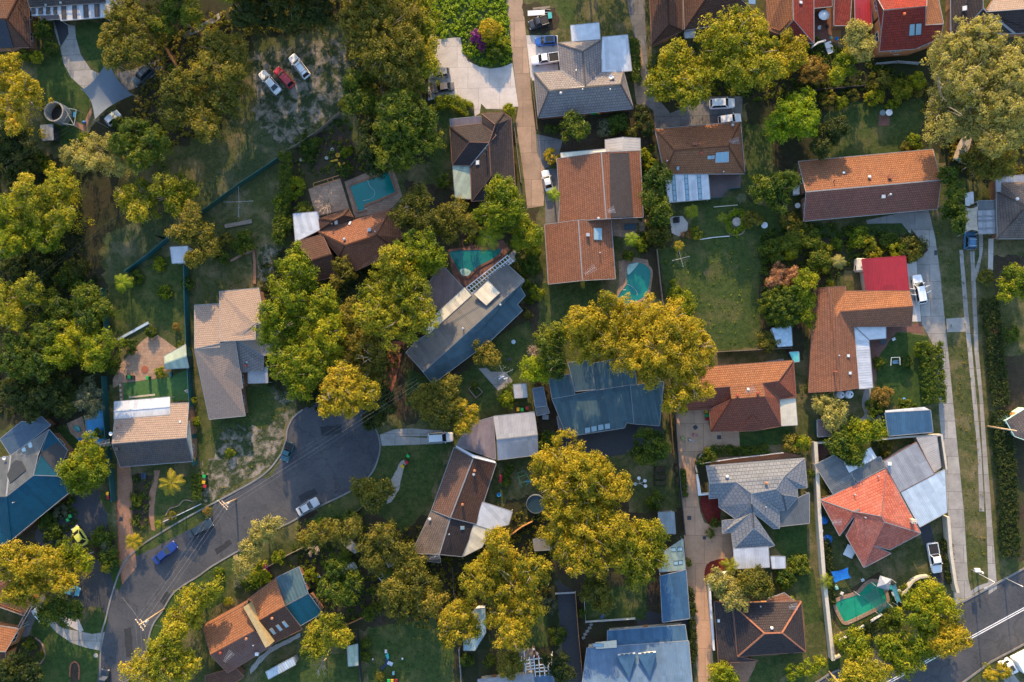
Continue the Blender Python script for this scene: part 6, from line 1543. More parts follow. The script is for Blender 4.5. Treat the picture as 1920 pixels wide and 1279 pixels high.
tile(1, 2)
far = [P(1500+k*14, 250+k*20, 8.3) for k in (0, 1, 2, 3)]
g = 'street power wires'
for k, s_ in enumerate((-1.15, -.45, .45, 1.15)):
    d1 = Vector((math.cos(-.9), math.sin(-.9), 0))*s_; d2 = Vector((math.cos(-.75), math.sin(-.75), 0))*s_
    wire('bright wire between the two crossarm poles over the street', T1+d1, T2+d2, .35, .026 if k == 2 else .015, group=g)
    wire('wire from the junction pole towards the shady trees', T2+d2, far[k], .5, .026 if k == 2 else .015, group='wires over the turning circle')
tile(0, 3)
for s_ in (-.8, .1, .9): wire('wire running down the street from the bend pole', T1+Vector((s_, 0, -.2)), P(1015+s_*40, 1560, 8), .4, .014, group='wires down the street')
wire('thin service wire from the bend pole to the left houses', T1-Vector((0, 0, .8)), P(860, 680, 5.2), .2, .018); wire('thin service wire from the bend pole to the right trees', T1-Vector((0, 0, .9)), P(1330, 920, 4), .2, .018)
tile()
g = 'long wires over the field'
for a, b, r in (((620, -30), (-30, 430), .012), ((540, -20), (-30, 330), .012), ((548, -16), (-30, 338), .012), ((640, 68), (-20, 586), .012), ((646, 70), (-10, 585), .012)):
    wire('long thin power wire crossing the shady field', P(*a, 9.0), P(*b, 9.0), .9, r, group=g).data.materials[0] = plain('dull_wire', (.09, .09, .085), .7)

# ------------------------------------------------------------------ fences and walls
tile()
fence('dark green sheet fence from the rubble yard across the field edge', pts('530,298 455,348 380,403'), 1.8, plain('green_sheet', (.02, .065, .05), .5), cap=plain('green_cap', (.03, .10, .08), .5))
fence('teal sheet fence along the diagonal field edge', pts('378,404 320,450 282,482 243,510'), 1.8, TEALM, cap=TEALM)
fence('teal sheet fence beside the dark vegetable bed', pts('199,542 207,632'), 1.8, TEALM, cap=TEALM)
fence('teal sheet fence left of the paved yard and tan house', pts('201,706 204,780 210,850 219,938'), 1.8, TEALM, cap=TEALM)
fence('dark teal fence between the green deck and the tan-grey house', pts('353,500 354,560 357,640 362,740 370,870'), 1.8, plain('dark_teal_sheet', (.02, .10, .10), .5), cap=TEALM)
fence('grey paling fence on the left of the brown lane', pts('966,245 972,300 978,345'), 1.6, TIMBER, slat=False)
fence('grey paling fence on the right of the brown lane', pts('997,152 1004,210 1008,246'), 1.6, TIMBER)
fence('grey paling fence right of the kidney pool lawn', pts('1231,470 1236,520 1242,572'), 1.5, TIMBER)
fence('grey paling fence along the bottom of the open lawn', pts('1345,660 1420,656 1480,653'), 1.5, TIMBER)
fence('dark fence on the left of the tan driveway', pts('1264,770 1270,860 1276,930 1283,1000'), 1.6, plain('dark_fence', (.05, .045, .045), .7), cap=plain('dark_fence', (.05, .045, .045), .7))
fence('brown fence between the slate-blue house and the tan forecourt', pts('1252,740 1258,800 1262,850'), 1.5, TIMBERO)
fence('orange timber fence lit by the sun among the grey trees', pts('316,93 326,112 338,131'), 1.8, TIMBERO)
fence('weathered timber fence at the rubble yard edge', pts('545,283 580,262 610,240 640,214'), 1.3, TIMBER)
fence('paling fence between the lower gardens and the street', pts('680,950 640,985 590,1015 540,1040 500,1064 462,1085'), 1.4, TIMBER, step=3.0)
fence('low timber fence below the shady back garden', pts('650,1170 690,1152'), 1.2, TIMBERO)
fence('thin dark fence beside the bottom lawn', pts('672,1180 676,1240 680,1275'), 1.4, DARKM)
fence('pale wire fence left of the white-roofed pool shed', pts('862,1215 866,1275'), 1.2, STEEL, wd=.05)
fence('timber fence along the dark driveway strip', pts('1079,1110 1085,1190 1094,1279'), 1.6, TIMBERO, step=3)
fence('gate of steel rails across the dark driveway strip', pts('1042,1111 1079,1109'), 1.1, STEEL, slat=True, name='gate', cat='gate')
fence('low white fence round the small lower lawn', pts('1095,1118 1098,1164 1190,1158'), 1.0, WHITE, wd=.05)
fence('rusty brown fence diagonal beside the round pool', pts('998,976 980,985 957,1002'), 1.5, TIMBERO)
fence('timber fence on the right of the mauve shrubs', pts('1470,385 1474,410 1476,450'), 1.4, TIMBER)
fence('white post and wire fence under the great gum', pts('1640,123 1680,119 1720,122'), 1.2, STEEL, slat=True)
fence('dark retaining fence above the square lawn', pts('1520,172 1570,168 1620,163'), 1.0, plain('dark_fence', (.05, .045, .045), .7))
fence('pool fence of white balusters below the green pool', pts('1566,1202 1600,1182 1650,1150'), 1.0, WHITE, slat=True)
fence('white picket fence along the paved path by the blue-grey house', pts('1312,868 1380,858 1465,848'), 1.2, WHITE, wd=.06)
fence('teal glass fence round the raised deck', pts('1255,379 1320,375 1352,372 1366,356 1387,354'), 1.0, TEALM, wd=.05)
fence('dark fence beside the sandstone steps in the shady lower yard', pts('850,1062 853,1110 858,1130'), 1.4, plain('dark_fence', (.05, .045, .045), .7))
tile(4, 3)
wall('long cream wall between the twin back yards', pts('12,-420 30,-100 40,100 70,500 135,1100'), 1.9, CREAM, .55)
wall('cream wall between the concrete drive and the salmon house yard', pts('935,100 955,350 985,560 1003,628'), 1.9, CREAM, .45)
wall('cream curved wall round the clipped front trees', pts('630,655 665,610 705,555 750,530 812,522'), 1.1, CREAM, .3)
wall('low cream wall along the bottom of the green pool yard', pts('140,1110 200,1080'), .9, CREAM, .25)
tile(4, 2)
wall('cream wall across the back of the salmon house', pts('0,715 100,708 210,705'), 1.5, CREAM, .25); wall('cream wall above the fern house yard', pts('420,690 640,668 890,655 925,895'), 1.8, CREAM, .25)
tile(3, 3)
wall('white render wall curving beside the tan lane', pts('840,495 770,510 705,580 712,700 735,1030'), 1.8, WHITE, .3)
tile(3, 2)
wall('white garden wall left of the blue-grey house', pts('622,935 640,1075 705,1070'), 1.2, WHITE, .25)
wall('grey kerb wall round the curved planter', pts('625,925 615,880 630,830 660,790'), .5, CONC, .2)
tile(4, 0)
wall('white curving balustrade wall below the red courtyard', pts('0,345 40,315 95,298'), .9, WHITE, .2)
tile(3, 1)
edging('white stone edge line across the open lawn', pts('640,488 740,472 858,462'), WHITE, .14); edging('pale timber edge on the upper lawn', pts('745,257 830,250 915,243'), CREAM, .14)
edging('stone ring round the green planted island', spline(pts('850,300 910,275 960,290 970,380 950,440 890,458 845,430 835,360'), 4, True), STONE, .25, .15)
tile(1, 1); edging('terracotta retaining edge on the dry slope', pts('362,560 372,650 372,800'), BRICKW, .5, .4); edging('pale stone edge above the lawn slope', pts('200,640 270,600 355,565'), STONE, .4, .3); edging('long grey garden sleeper on the dry lawn', pts('160,395 350,358'), TIMBER, .8, .3)
tile(0, 2); edging('white-edged blue path kerb above the paved yard', pts('835,-10 1050,-130'), plain('pale_blue_edge', (.35, .45, .55), .5), .5, .3)
edging('wavy stone edge of the front garden bed', spline(pts('1170,1230 1200,1180 1260,1160 1300,1120 1365,1130'), 4), STONE, .2, .15); edging('white pipe rail above the street verge', pts('1160,1270 1300,1205 1425,1145'), WHITE, .12, .4)
tile(0, 3); edging('pale curved edging of the round garden bed', spline(pts('250,965 300,1010 318,1080 305,1120 270,1170'), 4), STONE, .3, .15); edging('terracotta edge round the red bark bed', spline(pts('495,1240 500,1160 530,1135 560,1170 558,1260'), 4), BRICKR, .25, .15)
edging('red brick edge of the straight tan driveway', pts('830,0 845,420 868,588'), BRICKR, .3, .06)

# ------------------------------------------------------------------ shade cloths and awnings
def sail(label, corners, mat, sag=.6, name='shade_sail', cat='shade sail', posts=True):
    C = pts(corners); c = sum(C, Vector())/len(C); N = 14; V = []; F = []; T = thing(name, label, cat, Vector((c.x, c.y, 0)))
    for i in range(N+1):
        for j in range(N+1):
            u, v = i/N, j/N; p = C[0]*(1-u)*(1-v)+C[1]*u*(1-v)+C[2]*u*v+C[3]*(1-u)*v
            pull = .16*(4*u*(1-u)*abs(2*v-1)**2+4*v*(1-v)*abs(2*u-1)**2)
            q = p.lerp(Vector((c.x, c.y, p.z)), pull); q.z -= sag*4*u*(1-u)*4*v*(1-v)*.15; V.append(q)
    n = len(V); V += [v-Vector((0, 0, .03)) for v in V]
    for i in range(N):
        for j in range(N):
            a = i*(N+1)+j; f = (a, a+1, a+N+2, a+N+1); F += [f, tuple(k+n for k in f[::-1])]
    mk('fabric', V, F, mat, T, smooth=True)
    if posts:
        for p in C: o2 = (p-c).normalized()*.3; MB().tube([(p.x+o2.x, p.y+o2.y, 0), (p.x+o2.x*.6, p.y+o2.y*.6, p.z+.2)], .06, 8).build('post', STEEL, T)
tile(0, 0); sail('large grey shade sail with a sunlit corner over the lawn', '765,425,6.3 935,670,2.4 670,842,4.5 580,632,2.0', plain('sail_grey', (.10, .125, .155), .8, var=.08))
CLOTH = plain('sheer_teal_cloth', (.012, .085, .085), .8); _t = CLOTH.node_tree; _x = _t.nodes.new('ShaderNodeMixShader'); _y = _t.nodes.new('ShaderNodeBsdfTransparent'); _x.inputs[0].default_value = .55
_t.links.new(_t.nodes['Principled BSDF'].outputs[0], _x.inputs[1]); _t.links.new(_y.outputs[0], _x.inputs[2]); _t.links.new(_x.outputs[0], _t.nodes['Material Output'].inputs[0])
tile(4, 3); sail('sheer teal shade cloth over the green pool corner', '350,668,2.6 455,605,2.8 570,745,2.8 490,800,2.6', CLOTH); sail('deep teal shade cloth strip beside the balustrade', '560,590,2.4 600,585,2.4 640,715,2.2 610,730,2.2', plain('turq_cloth', (.05, .20, .25), .8))
sail('crumpled bright blue tarpaulin over the round paving', '140,500,1.0 265,470,1.3 285,545,1.0 160,585,.8', plain('blue_tarp', (.01, .16, .50), .6, var=.3, scale=3), posts=False, name='tarpaulin', cat='tarpaulin')
tile(4, 1); sail('tan shade cloth over the blue off-road wagon', '1085,255,2.6 1178,250,2.6 1184,430,2.5 1090,436,2.5', plain('tan_cloth', (.38, .32, .25), .8))
tile(4, 3)
C_ = P(487, 558); T = thing('patio_umbrella', 'square grey umbrella beside the green pool', 'umbrella', C_)
MB().tube([(0, 0, 0), (0, 0, 2.7)], .04, 6).build('pole', STEEL, T, local=True)
s_ = 1.5; V = [(s_*math.cos(a), s_*math.sin(a), 2.1) for a in (.5, 2.07, 3.64, 5.21)]+[(0, 0, 2.75)]; mk('canopy', V+[(x, y, z-.04) for x, y, z in V], [(0, 1, 4), (1, 2, 4), (2, 3, 4), (3, 0, 4), (5, 9, 6), (6, 9, 7), (7, 9, 8), (8, 9, 5)], plain('grey_canvas', (.30, .31, .34), .7), T, local=True)
tile(4, 0)
C_ = P(70, 140); T = thing('patio_umbrella', 'round white umbrella in the red courtyard', 'umbrella', C_)
MB().tube([(0, 0, 0), (0, 0, 2.4)], .035, 6).build('pole', STEEL, T, local=True); MB().lathe((0, 0, 2.0), [(1.0, 0), (.6, .2), (.03, .42)], 10).build('canopy', WHITE, T, local=True)
chair('white chair below the courtyard umbrella', 55, 205); chair('dark chair right of the courtyard umbrella', 112, 198, .5, DARKM)
# ------------------------------------------------------------------ yard things
tile(0, 0); tank('large open concrete water tank with dark inside', 378, 785, 76, 2.6, CONC, True)
T = thing('swing_frame', 'steel swing frame beside the open water tank', 'swing', P(500, 820)); mb = MB()
for a, b in (((455, 760), (540, 775)), ((540, 775), (525, 885)), ((525, 885), (440, 870)), ((455, 760), (525, 885)), ((440, 870), (490, 800))): mb.bar(P(*a, 1.9), P(*b, 1.9), .10, .10)
mb.build('frame', STEEL, T)
for x, y in ((455, 760), (540, 775), (525, 885), (440, 870)): q = P(x, y, 1.9); MB().tube([(q.x, q.y, 0), q], .05, 6).build('leg', STEEL, T)
MB().box(P(525, 808, .9), .35, 1.1, .1).build('swing_seat', plain('blue_plastic', (.02, .25, .55), .4), T)
simple('ball', 'bright blue ball on the brick path corner', 'ball', MB().lathe(P(600, 866), [(.02, 0), (.25, .08), (.33, .3), (.25, .55), (.02, .64)], 14), plain('ball_blue', (.01, .15, .55), .4), True)
tile(4, 2)
tank('left white round tank under the brick-red roof end', 210, 378, 27, 1.9, WHITE); tank('right white round tank under the brick-red roof end', 272, 374, 28, 1.9, WHITE)
tile(4, 1); tank('pale round tank beside the orange gable', -188, 250, 15, 1.4, GREYM)
tile(2, 2); 
C_ = P(922, 1142); T = thing('above_ground_pool', 'round black-lined pool half under the golden gum', 'pool', C_)
MB().lathe((0, 0, 0), [(1.8, 0), (1.8, 1.1), (1.7, 1.15), (1.7, .5)], 28).build('pool_wall', plain('pool_liner', (.10, .12, .14), .5), T, local=True); MB().lathe((0, 0, .85), [(.02, 0), (1.69, 0), (1.69, .02), (.02, .02)], 28).build('water_surface', water('dark_water', (.02, .04, .05), (.012, .025, .03)), T, local=True)
tile(1, 1); clothesline('large bare rotary clothesline on the dry lawn', 288, 235, 112, 2.1, .02)
tile(2, 2); clothesline('rotary clothesline over the concrete square with washing', 700, 230, 75, 1.9, .45)
for k, (x, y, m) in enumerate(((683, 248, WHITE), (708, 262, WHITE), (672, 258, WHITE))): simple('towel', ('white towel hanging nearest the mast on the clothesline', 'white towel at the right of the washing', 'folded white cloth at the left of the washing')[k], 'towel', MB().box(P(x, y, 1.2), .75, .05, .65, .3*k).box(P(x, y, 1.82), .75, .22, .04, .3*k), m)
simple('garden_bench', 'small dark bench on the lawn above the clothesline', 'bench', MB().box(P(735, 128, .38), .9, .4, .06, .3).box(P(731, 124, 0), .06, .4, .4, .3).box(P(740, 131, 0), .06, .4, .4, .3), DARKM)
simple('raised_planter', 'rectangular raised planter on the shady lawn', 'planter', MB().strip(pts('447,335 500,400 545,358 490,295 447,335'), .12, 0, .45), TIMBER)
simple('shade_lamp', 'pale disc table on the lawn by the blue-grey house', 'table', MB().lathe(P(765, 5), [(.3, 0), (.05, .05), (.05, .68), (.42, .7), (.42, .74), (.02, .75)], 16), plain('bluegrey_top', (.28, .36, .42), .5))
tile(3, 1); clothesline('folded clothesline on the open lawn by the yellow shrubs', 505, 630, 62, 1.9, .25)
table_set('white round table beside the planted island', 1097, 390, .6); chair('white chair beside the round lawn table', 1072, 365, .2)
table_set('white round table beside the orange gabled wall', 1330, 252, .5); simple('air_conditioner', 'white air conditioner box beside the orange gable', 'air conditioner', MB().box(P(1322, 145), 1.0, 1.6, .9).box(P(1322, 145, .9), .8, 1.2, .05), WHITE)
simple('fire_pit', 'black square fire pit on the white paving', 'fire pit', MB().strip([(q.x, q.y) for q in pts('460,335 500,330 502,365 462,368 460,335')], .12, 0, .4).box(P(480, 350), .8, .7, .2), BLACK)
C_ = P(155, 402); T = thing('barbecue_table', 'dark covered table on the tan courtyard', 'table', C_, .05); MB().box((0, 0, .7), 2.2, 1.1, .08).build('tabletop', plain('teal_cover', (.03, .06, .08), .7), T, local=True)
for sx in (-.9, .9):
    for sy in (-.4, .4): MB().box((sx, sy, 0), .08, .08, .7).build('leg', DARKM, T, local=True)
simple('garden_planter', 'pebbled heart of the green island bed', 'planting', MB().lathe(P(908, 362), [(.9, 0), (.8, .25), (.02, .3)], 16), GRAVEL)
tile(3, 2)
for x, y, L_, d_ in ((528, 686, 'green toy scooter on the tan forecourt', (.25, .5, .05)), (613, 660, 'pink toy tricycle on the tan forecourt', (.55, .08, .15)), (585, 698, 'pale blue toy bike on the tan forecourt', (.45, .55, .62))):
    q = P(x, y); m = plain('toy_%d' % x, d_, .4); T = thing('toy_tricycle', L_, 'toy', q, x*.01); MB().bar((-.35, 0, .3), (.35, 0, .4), .07, .07).bar((.35, 0, .3), (.3, 0, .75), .05, .05).bar((.3, -.25, .72), (.3, .25, .72), .05, .05).box((-.25, 0, .38), .3, .22, .07).build('frame', m, T, local=True)
    for wx, wy, r in ((.38, 0, .2), (-.35, .2, .15), (-.35, -.2, .15)): w_ = MB().lathe((0, 0, -.03), [(r*.5, 0), (r, 0), (r, .06), (r*.5, .06)], 14).build('wheel', BLACK, T, local=True); w_.location = (wx, wy, r); w_.rotation_euler = (math.pi/2, 0, 0)
for x, y, l in ((616, 607, 'diamond-set drain grate on the tan forecourt'), (784, 677, 'square drain grate beside the shaded terracotta eaves'), (573, 1246, 'square drain grate on the narrow tan lane')): simple('drain_grate', l, 'drain', MB().box(P(x, y, .012), .75, .75, .03, .6 if x == 616 else 0), DARKM)
tile(3, 3); simple('drain_grate', 'square drain grate beside the red bark bed', 'drain', MB().box(P(680, 262, .012), .6, .6, .03), DARKM)
tile(0, 3); simple('drain_grate', 'black square grate on the straight brick driveway', 'drain', MB().box(P(855, 130, .012), .8, .8, .03), DARKM); simple('manhole_cover', 'round manhole ring at the foot of the brick driveway', 'manhole', MB().lathe(P(902, 463, .012), [(.02, 0), (.45, 0), (.45, .03), (.02, .03)], 20), BRICKW); simple('manhole_cover', 'pale round manhole cover in the corner lawn', 'manhole', MB().lathe(P(677, 1092, .012), [(.02, 0), (.45, 0), (.45, .05), (.02, .05)], 20), CONC)
tile(4, 1); simple('manhole_cover', 'dark square pit lid on the wide concrete drive', 'manhole', MB().box(P(882, 580, .012), .5, .9, .03), DARKM)
tile(3, 2)
SP = thing('rotary_ride', 'white-seated playground spinner on the shady grass', 'play equipment', P(225, 1000)); q0 = P(225, 1000); MB().tube([(0, 0, 0), (0, 0, .9)], .06, 8).build('post', STEEL, SP, local=True)
for x, y, m in ((216, 962, WHITE), (262, 1016, WHITE), (190, 1002, plain('grey_seat', (.3, .33, .33), .5)), (258, 980, WHITE)):
    q = P(x, y)-q0; MB().tube([(0, 0, .7), (q.x, q.y, .65)], .04, 6).build('arm', STEEL, SP, local=True); MB().lathe((q.x, q.y, .6), [(.05, 0), (.30, .05), (.33, .14), (.02, .1)], 14).build('seat', m, SP, local=True)
for y, l in ((905, 'topmost dark soil mound in the row of three'), (955, 'middle dark soil mound in the row of three'), (1000, 'lowest dark soil mound in the row of three')):
    q = P(365, y); V, F = loft([[(q.x-1.0*k, q.y-.5*k, z), (q.x+1.0*k, q.y-.5*k, z), (q.x+1.1*k, q.y, z), (q.x+1.0*k, q.y+.5*k, z), (q.x-1.0*k, q.y+.5*k, z), (q.x-1.1*k, q.y, z)] for k, z in ((1.05, 0), (1, .25), (.8, .42))]); tag(mk('raised_bed', V, F, DIRT), l, 'garden bed')
tile(4, 3)
for (x, y, r, l) in ((88, 135, .9, 'crumpled blue cover near the cream wall'), (118, 270, 1.0, 'blue plastic sheet heap below the white tyre')):
    q = P(x, y); V, F = loft([[(q.x+r*k*math.cos(a)*random.uniform(.8, 1.1), q.y+r*k*math.sin(a)*random.uniform(.8, 1.1), z) for a in [i*.785 for i in range(8)]] for k, z in ((1, 0), (.85, .3), (.5, .55), (.1, .62))]); tag(mk('tarpaulin', V, F, plain('blue_tarp', (.01, .16, .50), .6)), l, 'tarpaulin')
simple('tyre', 'white-rimmed tyre leaning by the cream wall', 'tyre', MB().lathe(P(70, 210), [(.22, 0), (.42, 0), (.45, .1), (.42, .22), (.22, .22), (.22, 0)], 18), WHITE)
simple('step_ladder', 'short white ladder lying on the blue sheet', 'ladder', MB().bar(P(75, 285, .3), P(85, 250, .5), .05, .05).bar(P(88, 288, .3), P(98, 253, .5), .05, .05).bar(P(77, 275, .35), P(90, 278, .35), .05, .04).bar(P(82, 258, .45), P(96, 261, .45), .05, .04), WHITE)
simple('garden_chest', 'white chest under the salmon eave corner', 'chest', MB().box(P(272, 355), 1.4, 2.0, .8, -.45).box(P(272, 355, .8), 1.5, 2.1, .08, -.45), WHITE)
chair('white deck chair at the top of the green pool', 360, 555, .4); chair('white deck chair at the left of the green pool', 215, 648, 1.2); simple('pool_pump', 'pale green pump box beside the blue tarpaulin', 'pump', MB().box(P(175, 608), .7, .7, .6, .3, .85).lathe(P(175, 608, .6), [(.2, 0), (.15, .2), (.02, .22)], 10), plain('mint', (.25, .48, .42), .5))
for i, (x, y, m) in enumerate(((565, 610, 'teal'), (585, 655, 'white'), (605, 690, 'grey'), (622, 640, 'white'))):
    simple('storage_tub', ('teal tub', 'white tub', 'grey tub', 'white lidded tub')[i]+' standing '+('highest', 'second', 'lowest', 'aside')[i]+' in the row beside the green pool', 'tub', MB().box(P(x, y), .5, .6, .55, .3, 1.1).box(P(x, y, .55), .6, .7, .06, .3), {'teal': plain('turq_plastic', (.03, .35, .33), .5), 'white': WHITE, 'grey': STEEL}[m])
tile(1, 0)
for i, (a, b) in enumerate((((905, 1140), (955, 1128)), ((960, 1145), (980, 1190)), ((978, 1170), (1005, 1150)))): simple('plastic_pipe', ('level yellow pipe in the rubble yard', 'upright yellow pipe in the rubble yard', 'slanting yellow pipe in the rubble yard')[i], 'pipe', MB().tube([P(*a, .2), P(*b, .2)], .22, 10), plain('yellow_plastic', (.55, .30, .01), .5))
simple('plastic_tub', 'yellow tub at the top of the rubble yard', 'tub', MB().lathe(P(957, 1098), [(.35, 0), (.45, .4), (.36, .38), (.3, .06)], 14), plain('yellow_plastic', (.55, .30, .01), .5))
for x, y, l in ((918, 1058, 'white bucket near the yellow tub'), (878, 1118, 'white basin left of the yellow pipes'), (693, 1130, 'white drum at the left of the rubble yard')): simple('bucket', l, 'bucket', MB().lathe(P(x, y), [(.25, 0), (.32, .4), (.26, .38), (.2, .05)], 12), WHITE)
simple('cold_frame', 'pale timber frame leaning by the rubble', 'frame', MB().bar(P(742, 962, .3), P(805, 1035, .5), .14, .12).bar(P(678, 1018, .3), P(745, 1098, .4), .12, .12), CREAM)
tile(1, 1)
simple('pool_steps', 'pale timber ladder frame above the deck', 'frame', MB().bar(P(780, 90, .4), P(960, 35, .4), .12, .12).bar(P(785, 115, .4), P(965, 60, .4), .12, .12).bar(P(880, 62, .4), P(890, 90, .4), .1, .1).bar(P(915, 50, .4), P(925, 75, .4), .1, .1).bar(P(780, 90, .4), P(785, 115, .4), .1, .1), TIMBERO)
tile(2, 2)
SL = thing('slide', 'green climbing frame with a slide beside the golden gum', 'play equipment', P(830, 970)); mb = MB()
for a, b in (((790, 930), (840, 910)), ((785, 965), (850, 940)), ((800, 1000), (880, 985)), ((790, 930), (820, 1030)), ((840, 910), (880, 985)), ((850, 1020), (880, 985))): mb.bar(P(*a, 1.6), P(*b, 1.6), .1, .1)
mb.build('frame', plain('play_green', (.02, .10, .07), .5), SL); mb = MB()
for x, y in ((790, 930), (840, 910), (820, 1030), (880, 985)): q = P(x, y, 1.6); MB().tube([(q.x, q.y, 0), q], .05, 6).build('leg', plain('play_green', (.02, .10, .07), .5), SL)
MB().bar(P(855, 985, 1.5), P(885, 990, .2), .5, .06).build('chute', plain('ball_blue', (.01, .15, .55), .4), SL)
simple('toy_slide', 'red plastic slide beside the brown gabled house', 'toy', MB().bar(P(676, 948, .9), P(668, 992, .1), .55, .08).bar(P(676, 948, 0), P(677, 945, .9), .4, .1), plain('red_plastic', (.55, .02, .04), .4)); simple('bucket', 'blue tub on the dark brick path', 'bucket', MB().lathe(P(662, 1080), [(.3, 0), (.4, .5), (.32, .48), (.26, .06)], 14), plain('blue_plastic', (.02, .25, .55), .4))
simple('air_conditioner', 'white air conditioner on the slate shed side', 'air conditioner', MB().box(P(980, 498), 1.0, .6, .9).lathe(P(980, 498, .9), [(.25, 0), (.25, .03), (.02, .04)], 12), WHITE); simple('washing_tub', 'pale tub below the white air conditioner', 'tub', MB().box(P(988, 535), 1.1, .8, .6).box(P(988, 535, .6), 1.2, .9, .05), GREYM)
tile(0, 2)
simple('black_tubs', 'black planter box on the tan paved yard', 'planter', MB().box(P(912, 252), .7, .8, .5, 0, 1.1).box(P(945, 256), .5, .8, .4, 0, 1.1), BLACK); simple('garden_bench', 'white long bench along the curved patio roof', 'bench', MB().bar(P(910, 396, .4), P(1095, 376, .4), .35, .06).box(P(920, 400), .1, .3, .4).box(P(1050, 385), .1, .3, .4), CREAM)
chair('white chair in the corner of the green deck', 1330, 352, .6); simple('folded_screen', 'teal slatted seat above the green deck', 'seat', MB().box(P(1208, 232), .5, 1.1, .4).box(P(1216, 232, .4), .1, 1.1, .4), TEALM); simple('fire_bowl', 'round red mat on the tan paved yard', 'mat', MB().lathe(P(1022, 198, .01), [(.02, 0), (.75, 0), (.75, .05), (.02, .06)], 20), BRICKR)
simple('stepping_stones', 'row of pale planks left of the green deck', 'planks', MB().box(P(850, 310), .4, .5, .12).box(P(852, 345), .4, .5, .12).box(P(855, 378), .4, .5, .12).box(P(858, 408), .4, .5, .12), CREAM)
simple('tarpaulin', 'teal cover folded in the corner of the pool paving', 'cover', MB().box(P(545, 612), 1.0, 1.3, .35, .7, .8).box(P(560, 622, .2), .6, .8, .25, .2, .8), plain('teal_cloth', (.05, .22, .24), .7)); simple('ball', 'blue bucket by the narrow blue pool', 'bucket', MB().lathe(P(570, 692), [(.25, 0), (.34, .4), (.28, .38), (.2, .05)], 12), plain('blue_plastic', (.02, .25, .55), .4))
simple('garden_bench', 'navy bench in the front garden below the palm', 'bench', MB().box(P(1018, 950, .35), .6, 1.2, .06).box(P(1008, 950, .4), .06, 1.2, .5).box(P(1018, 935), .5, .08, .35).box(P(1018, 966), .5, .08, .35), plain('navy_paint', (.05, .08, .14), .5))
tile(1, 3)
T = thing('garden_arch', 'white lattice frame under the brown-green trees', 'trellis', P(1250, 520)); mb = MB()
for k in range(5): mb.bar(P(1212+k*14, 495+k*16, 1.9), P(1255+k*8, 478+k*18, 1.9), .07, .07)
mb.bar(P(1205, 490, 1.9), P(1265, 570, 1.9), .08, .08).bar(P(1240, 478, 1.9), P(1290, 555, 1.9), .08, .08).build('lattice', WHITE, T)
for x, y in ((1205, 490), (1265, 570), (1240, 478), (1290, 555)): q = P(x, y, 1.9); MB().tube([(q.x, q.y, 0), q], .04, 6).build('post', WHITE, T)
chair('white chair beside the red flowers in the shady garden', 825, 528, .2)
simple('bodyboard', 'teal board lying in the toy heap on the lawn', 'toy', MB().prism([(q.x, q.y) for q in pts('1290,1085 1312,1070 1318,1105 1308,1118')], .25, .33), plain('turq_plastic', (.03, .35, .33), .5)); simple('cushion', 'white cushion at the head of the toy heap', 'cushion', MB().box(P(1293, 1063), .5, .7, .22, .1, .7), WHITE)
simple('tarpaulin', 'navy cover trailing through the toy heap', 'cover', MB().bar(P(1300, 1110, .02), P(1305, 1145, .02), .8, .2).bar(P(1300, 1150, .02), P(1258, 1185, .02), .5, .2), plain('navy_cloth', (.02, .03, .07), .8)); simple('towel', 'striped pale cloth at the foot of the toy heap', 'towel', MB().bar(P(1305, 1140, .22), P(1340, 1155, .1), .7, .06), plain('stripe_cloth', (.45, .50, .56), .8)); simple('ball', 'small white ball left of the bottom lawn', 'ball', MB().lathe(P(1202, 1115), [(.02, 0), (.14, .05), (.18, .18), (.14, .3), (.02, .36)], 12), WHITE, True); simple('ball', 'pale star-shaped toy on the bottom lawn', 'toy', MB().lathe(P(1410, 1112), [(.02, 0), (.22, .05), (.2, .18), (.02, .24)], 5), WHITE)
simple('plastic_chair', 'light blue stool above the bottom bins', 'stool', MB().box(P(1347, 1215), .42, .7, .06).box(P(1347, 1215, .06), .38, .6, .38, 0, .85), plain('sky_plastic', (.3, .5, .62), .5))
tile(2, 3)
for x, y, l in ((1310, 873, 'topmost of the stepping stones by the dark strip'), (1300, 897, 'second of the stepping stones by the dark strip'), (1284, 920, 'third of the stepping stones by the dark strip'), (1268, 942, 'fourth of the stepping stones by the dark strip'), (1257, 966, 'lowest of the stepping stones by the dark strip')): simple('stepping_stone', l, 'stepping stone', MB().box(P(x, y), .6, .5, .08, .5, .95), CONC)
T = thing('bicycle', 'dark blue bicycle leaning under the golden gum', 'bicycle', P(850, 620), 1.2)
for x in (-.5, .5): w_ = MB().lathe((0, 0, -.02), [(.29, 0), (.33, 0), (.33, .04), (.29, .04), (.29, 0)], 18).build('wheel', BLACK, T, local=True); w_.location = (x, 0, .33); w_.rotation_euler = (math.pi/2, 0, 0)
MB().bar((-.5, 0, .33), (0, 0, .3), .04, .04).bar((-.15, 0, .8), (.4, 0, .75), .04, .04).bar((0, 0, .3), (-.18, 0, .9), .04, .04).bar((.5, 0, .33), (.38, 0, .95), .04, .04).bar((.36, -.28, .95), (.36, .28, .95), .04, .04).box((-.18, 0, .9), .25, .15, .06).build('frame', plain('navy_paint', (.05, .08, .14), .5), T, local=True)
simple('sun_lounger', 'dark blue sun lounger on the small lower lawn', 'lounger', MB().box(P(1400, 805, .3), .6, 1.7, .07, -.7).box(P(1400, 805, 0), .5, .1, .3, -.7), plain('navy_paint', (.05, .08, .14), .5))
simple('white_tank', 'white appliance box beneath the golden gum', 'appliance', MB().box(P(1230, 380), 1.2, .9, .8, .4).box(P(1222, 384, .8), .6, .5, .06, .4), WHITE)
tile(4, 0)
table_set('slate round table on the brick square in the lawn', 497, 805, .55, plain('slate_top', (.12, .16, .17), .5)); table_set('white round table on the brick square in the lawn', 543, 803, .6)
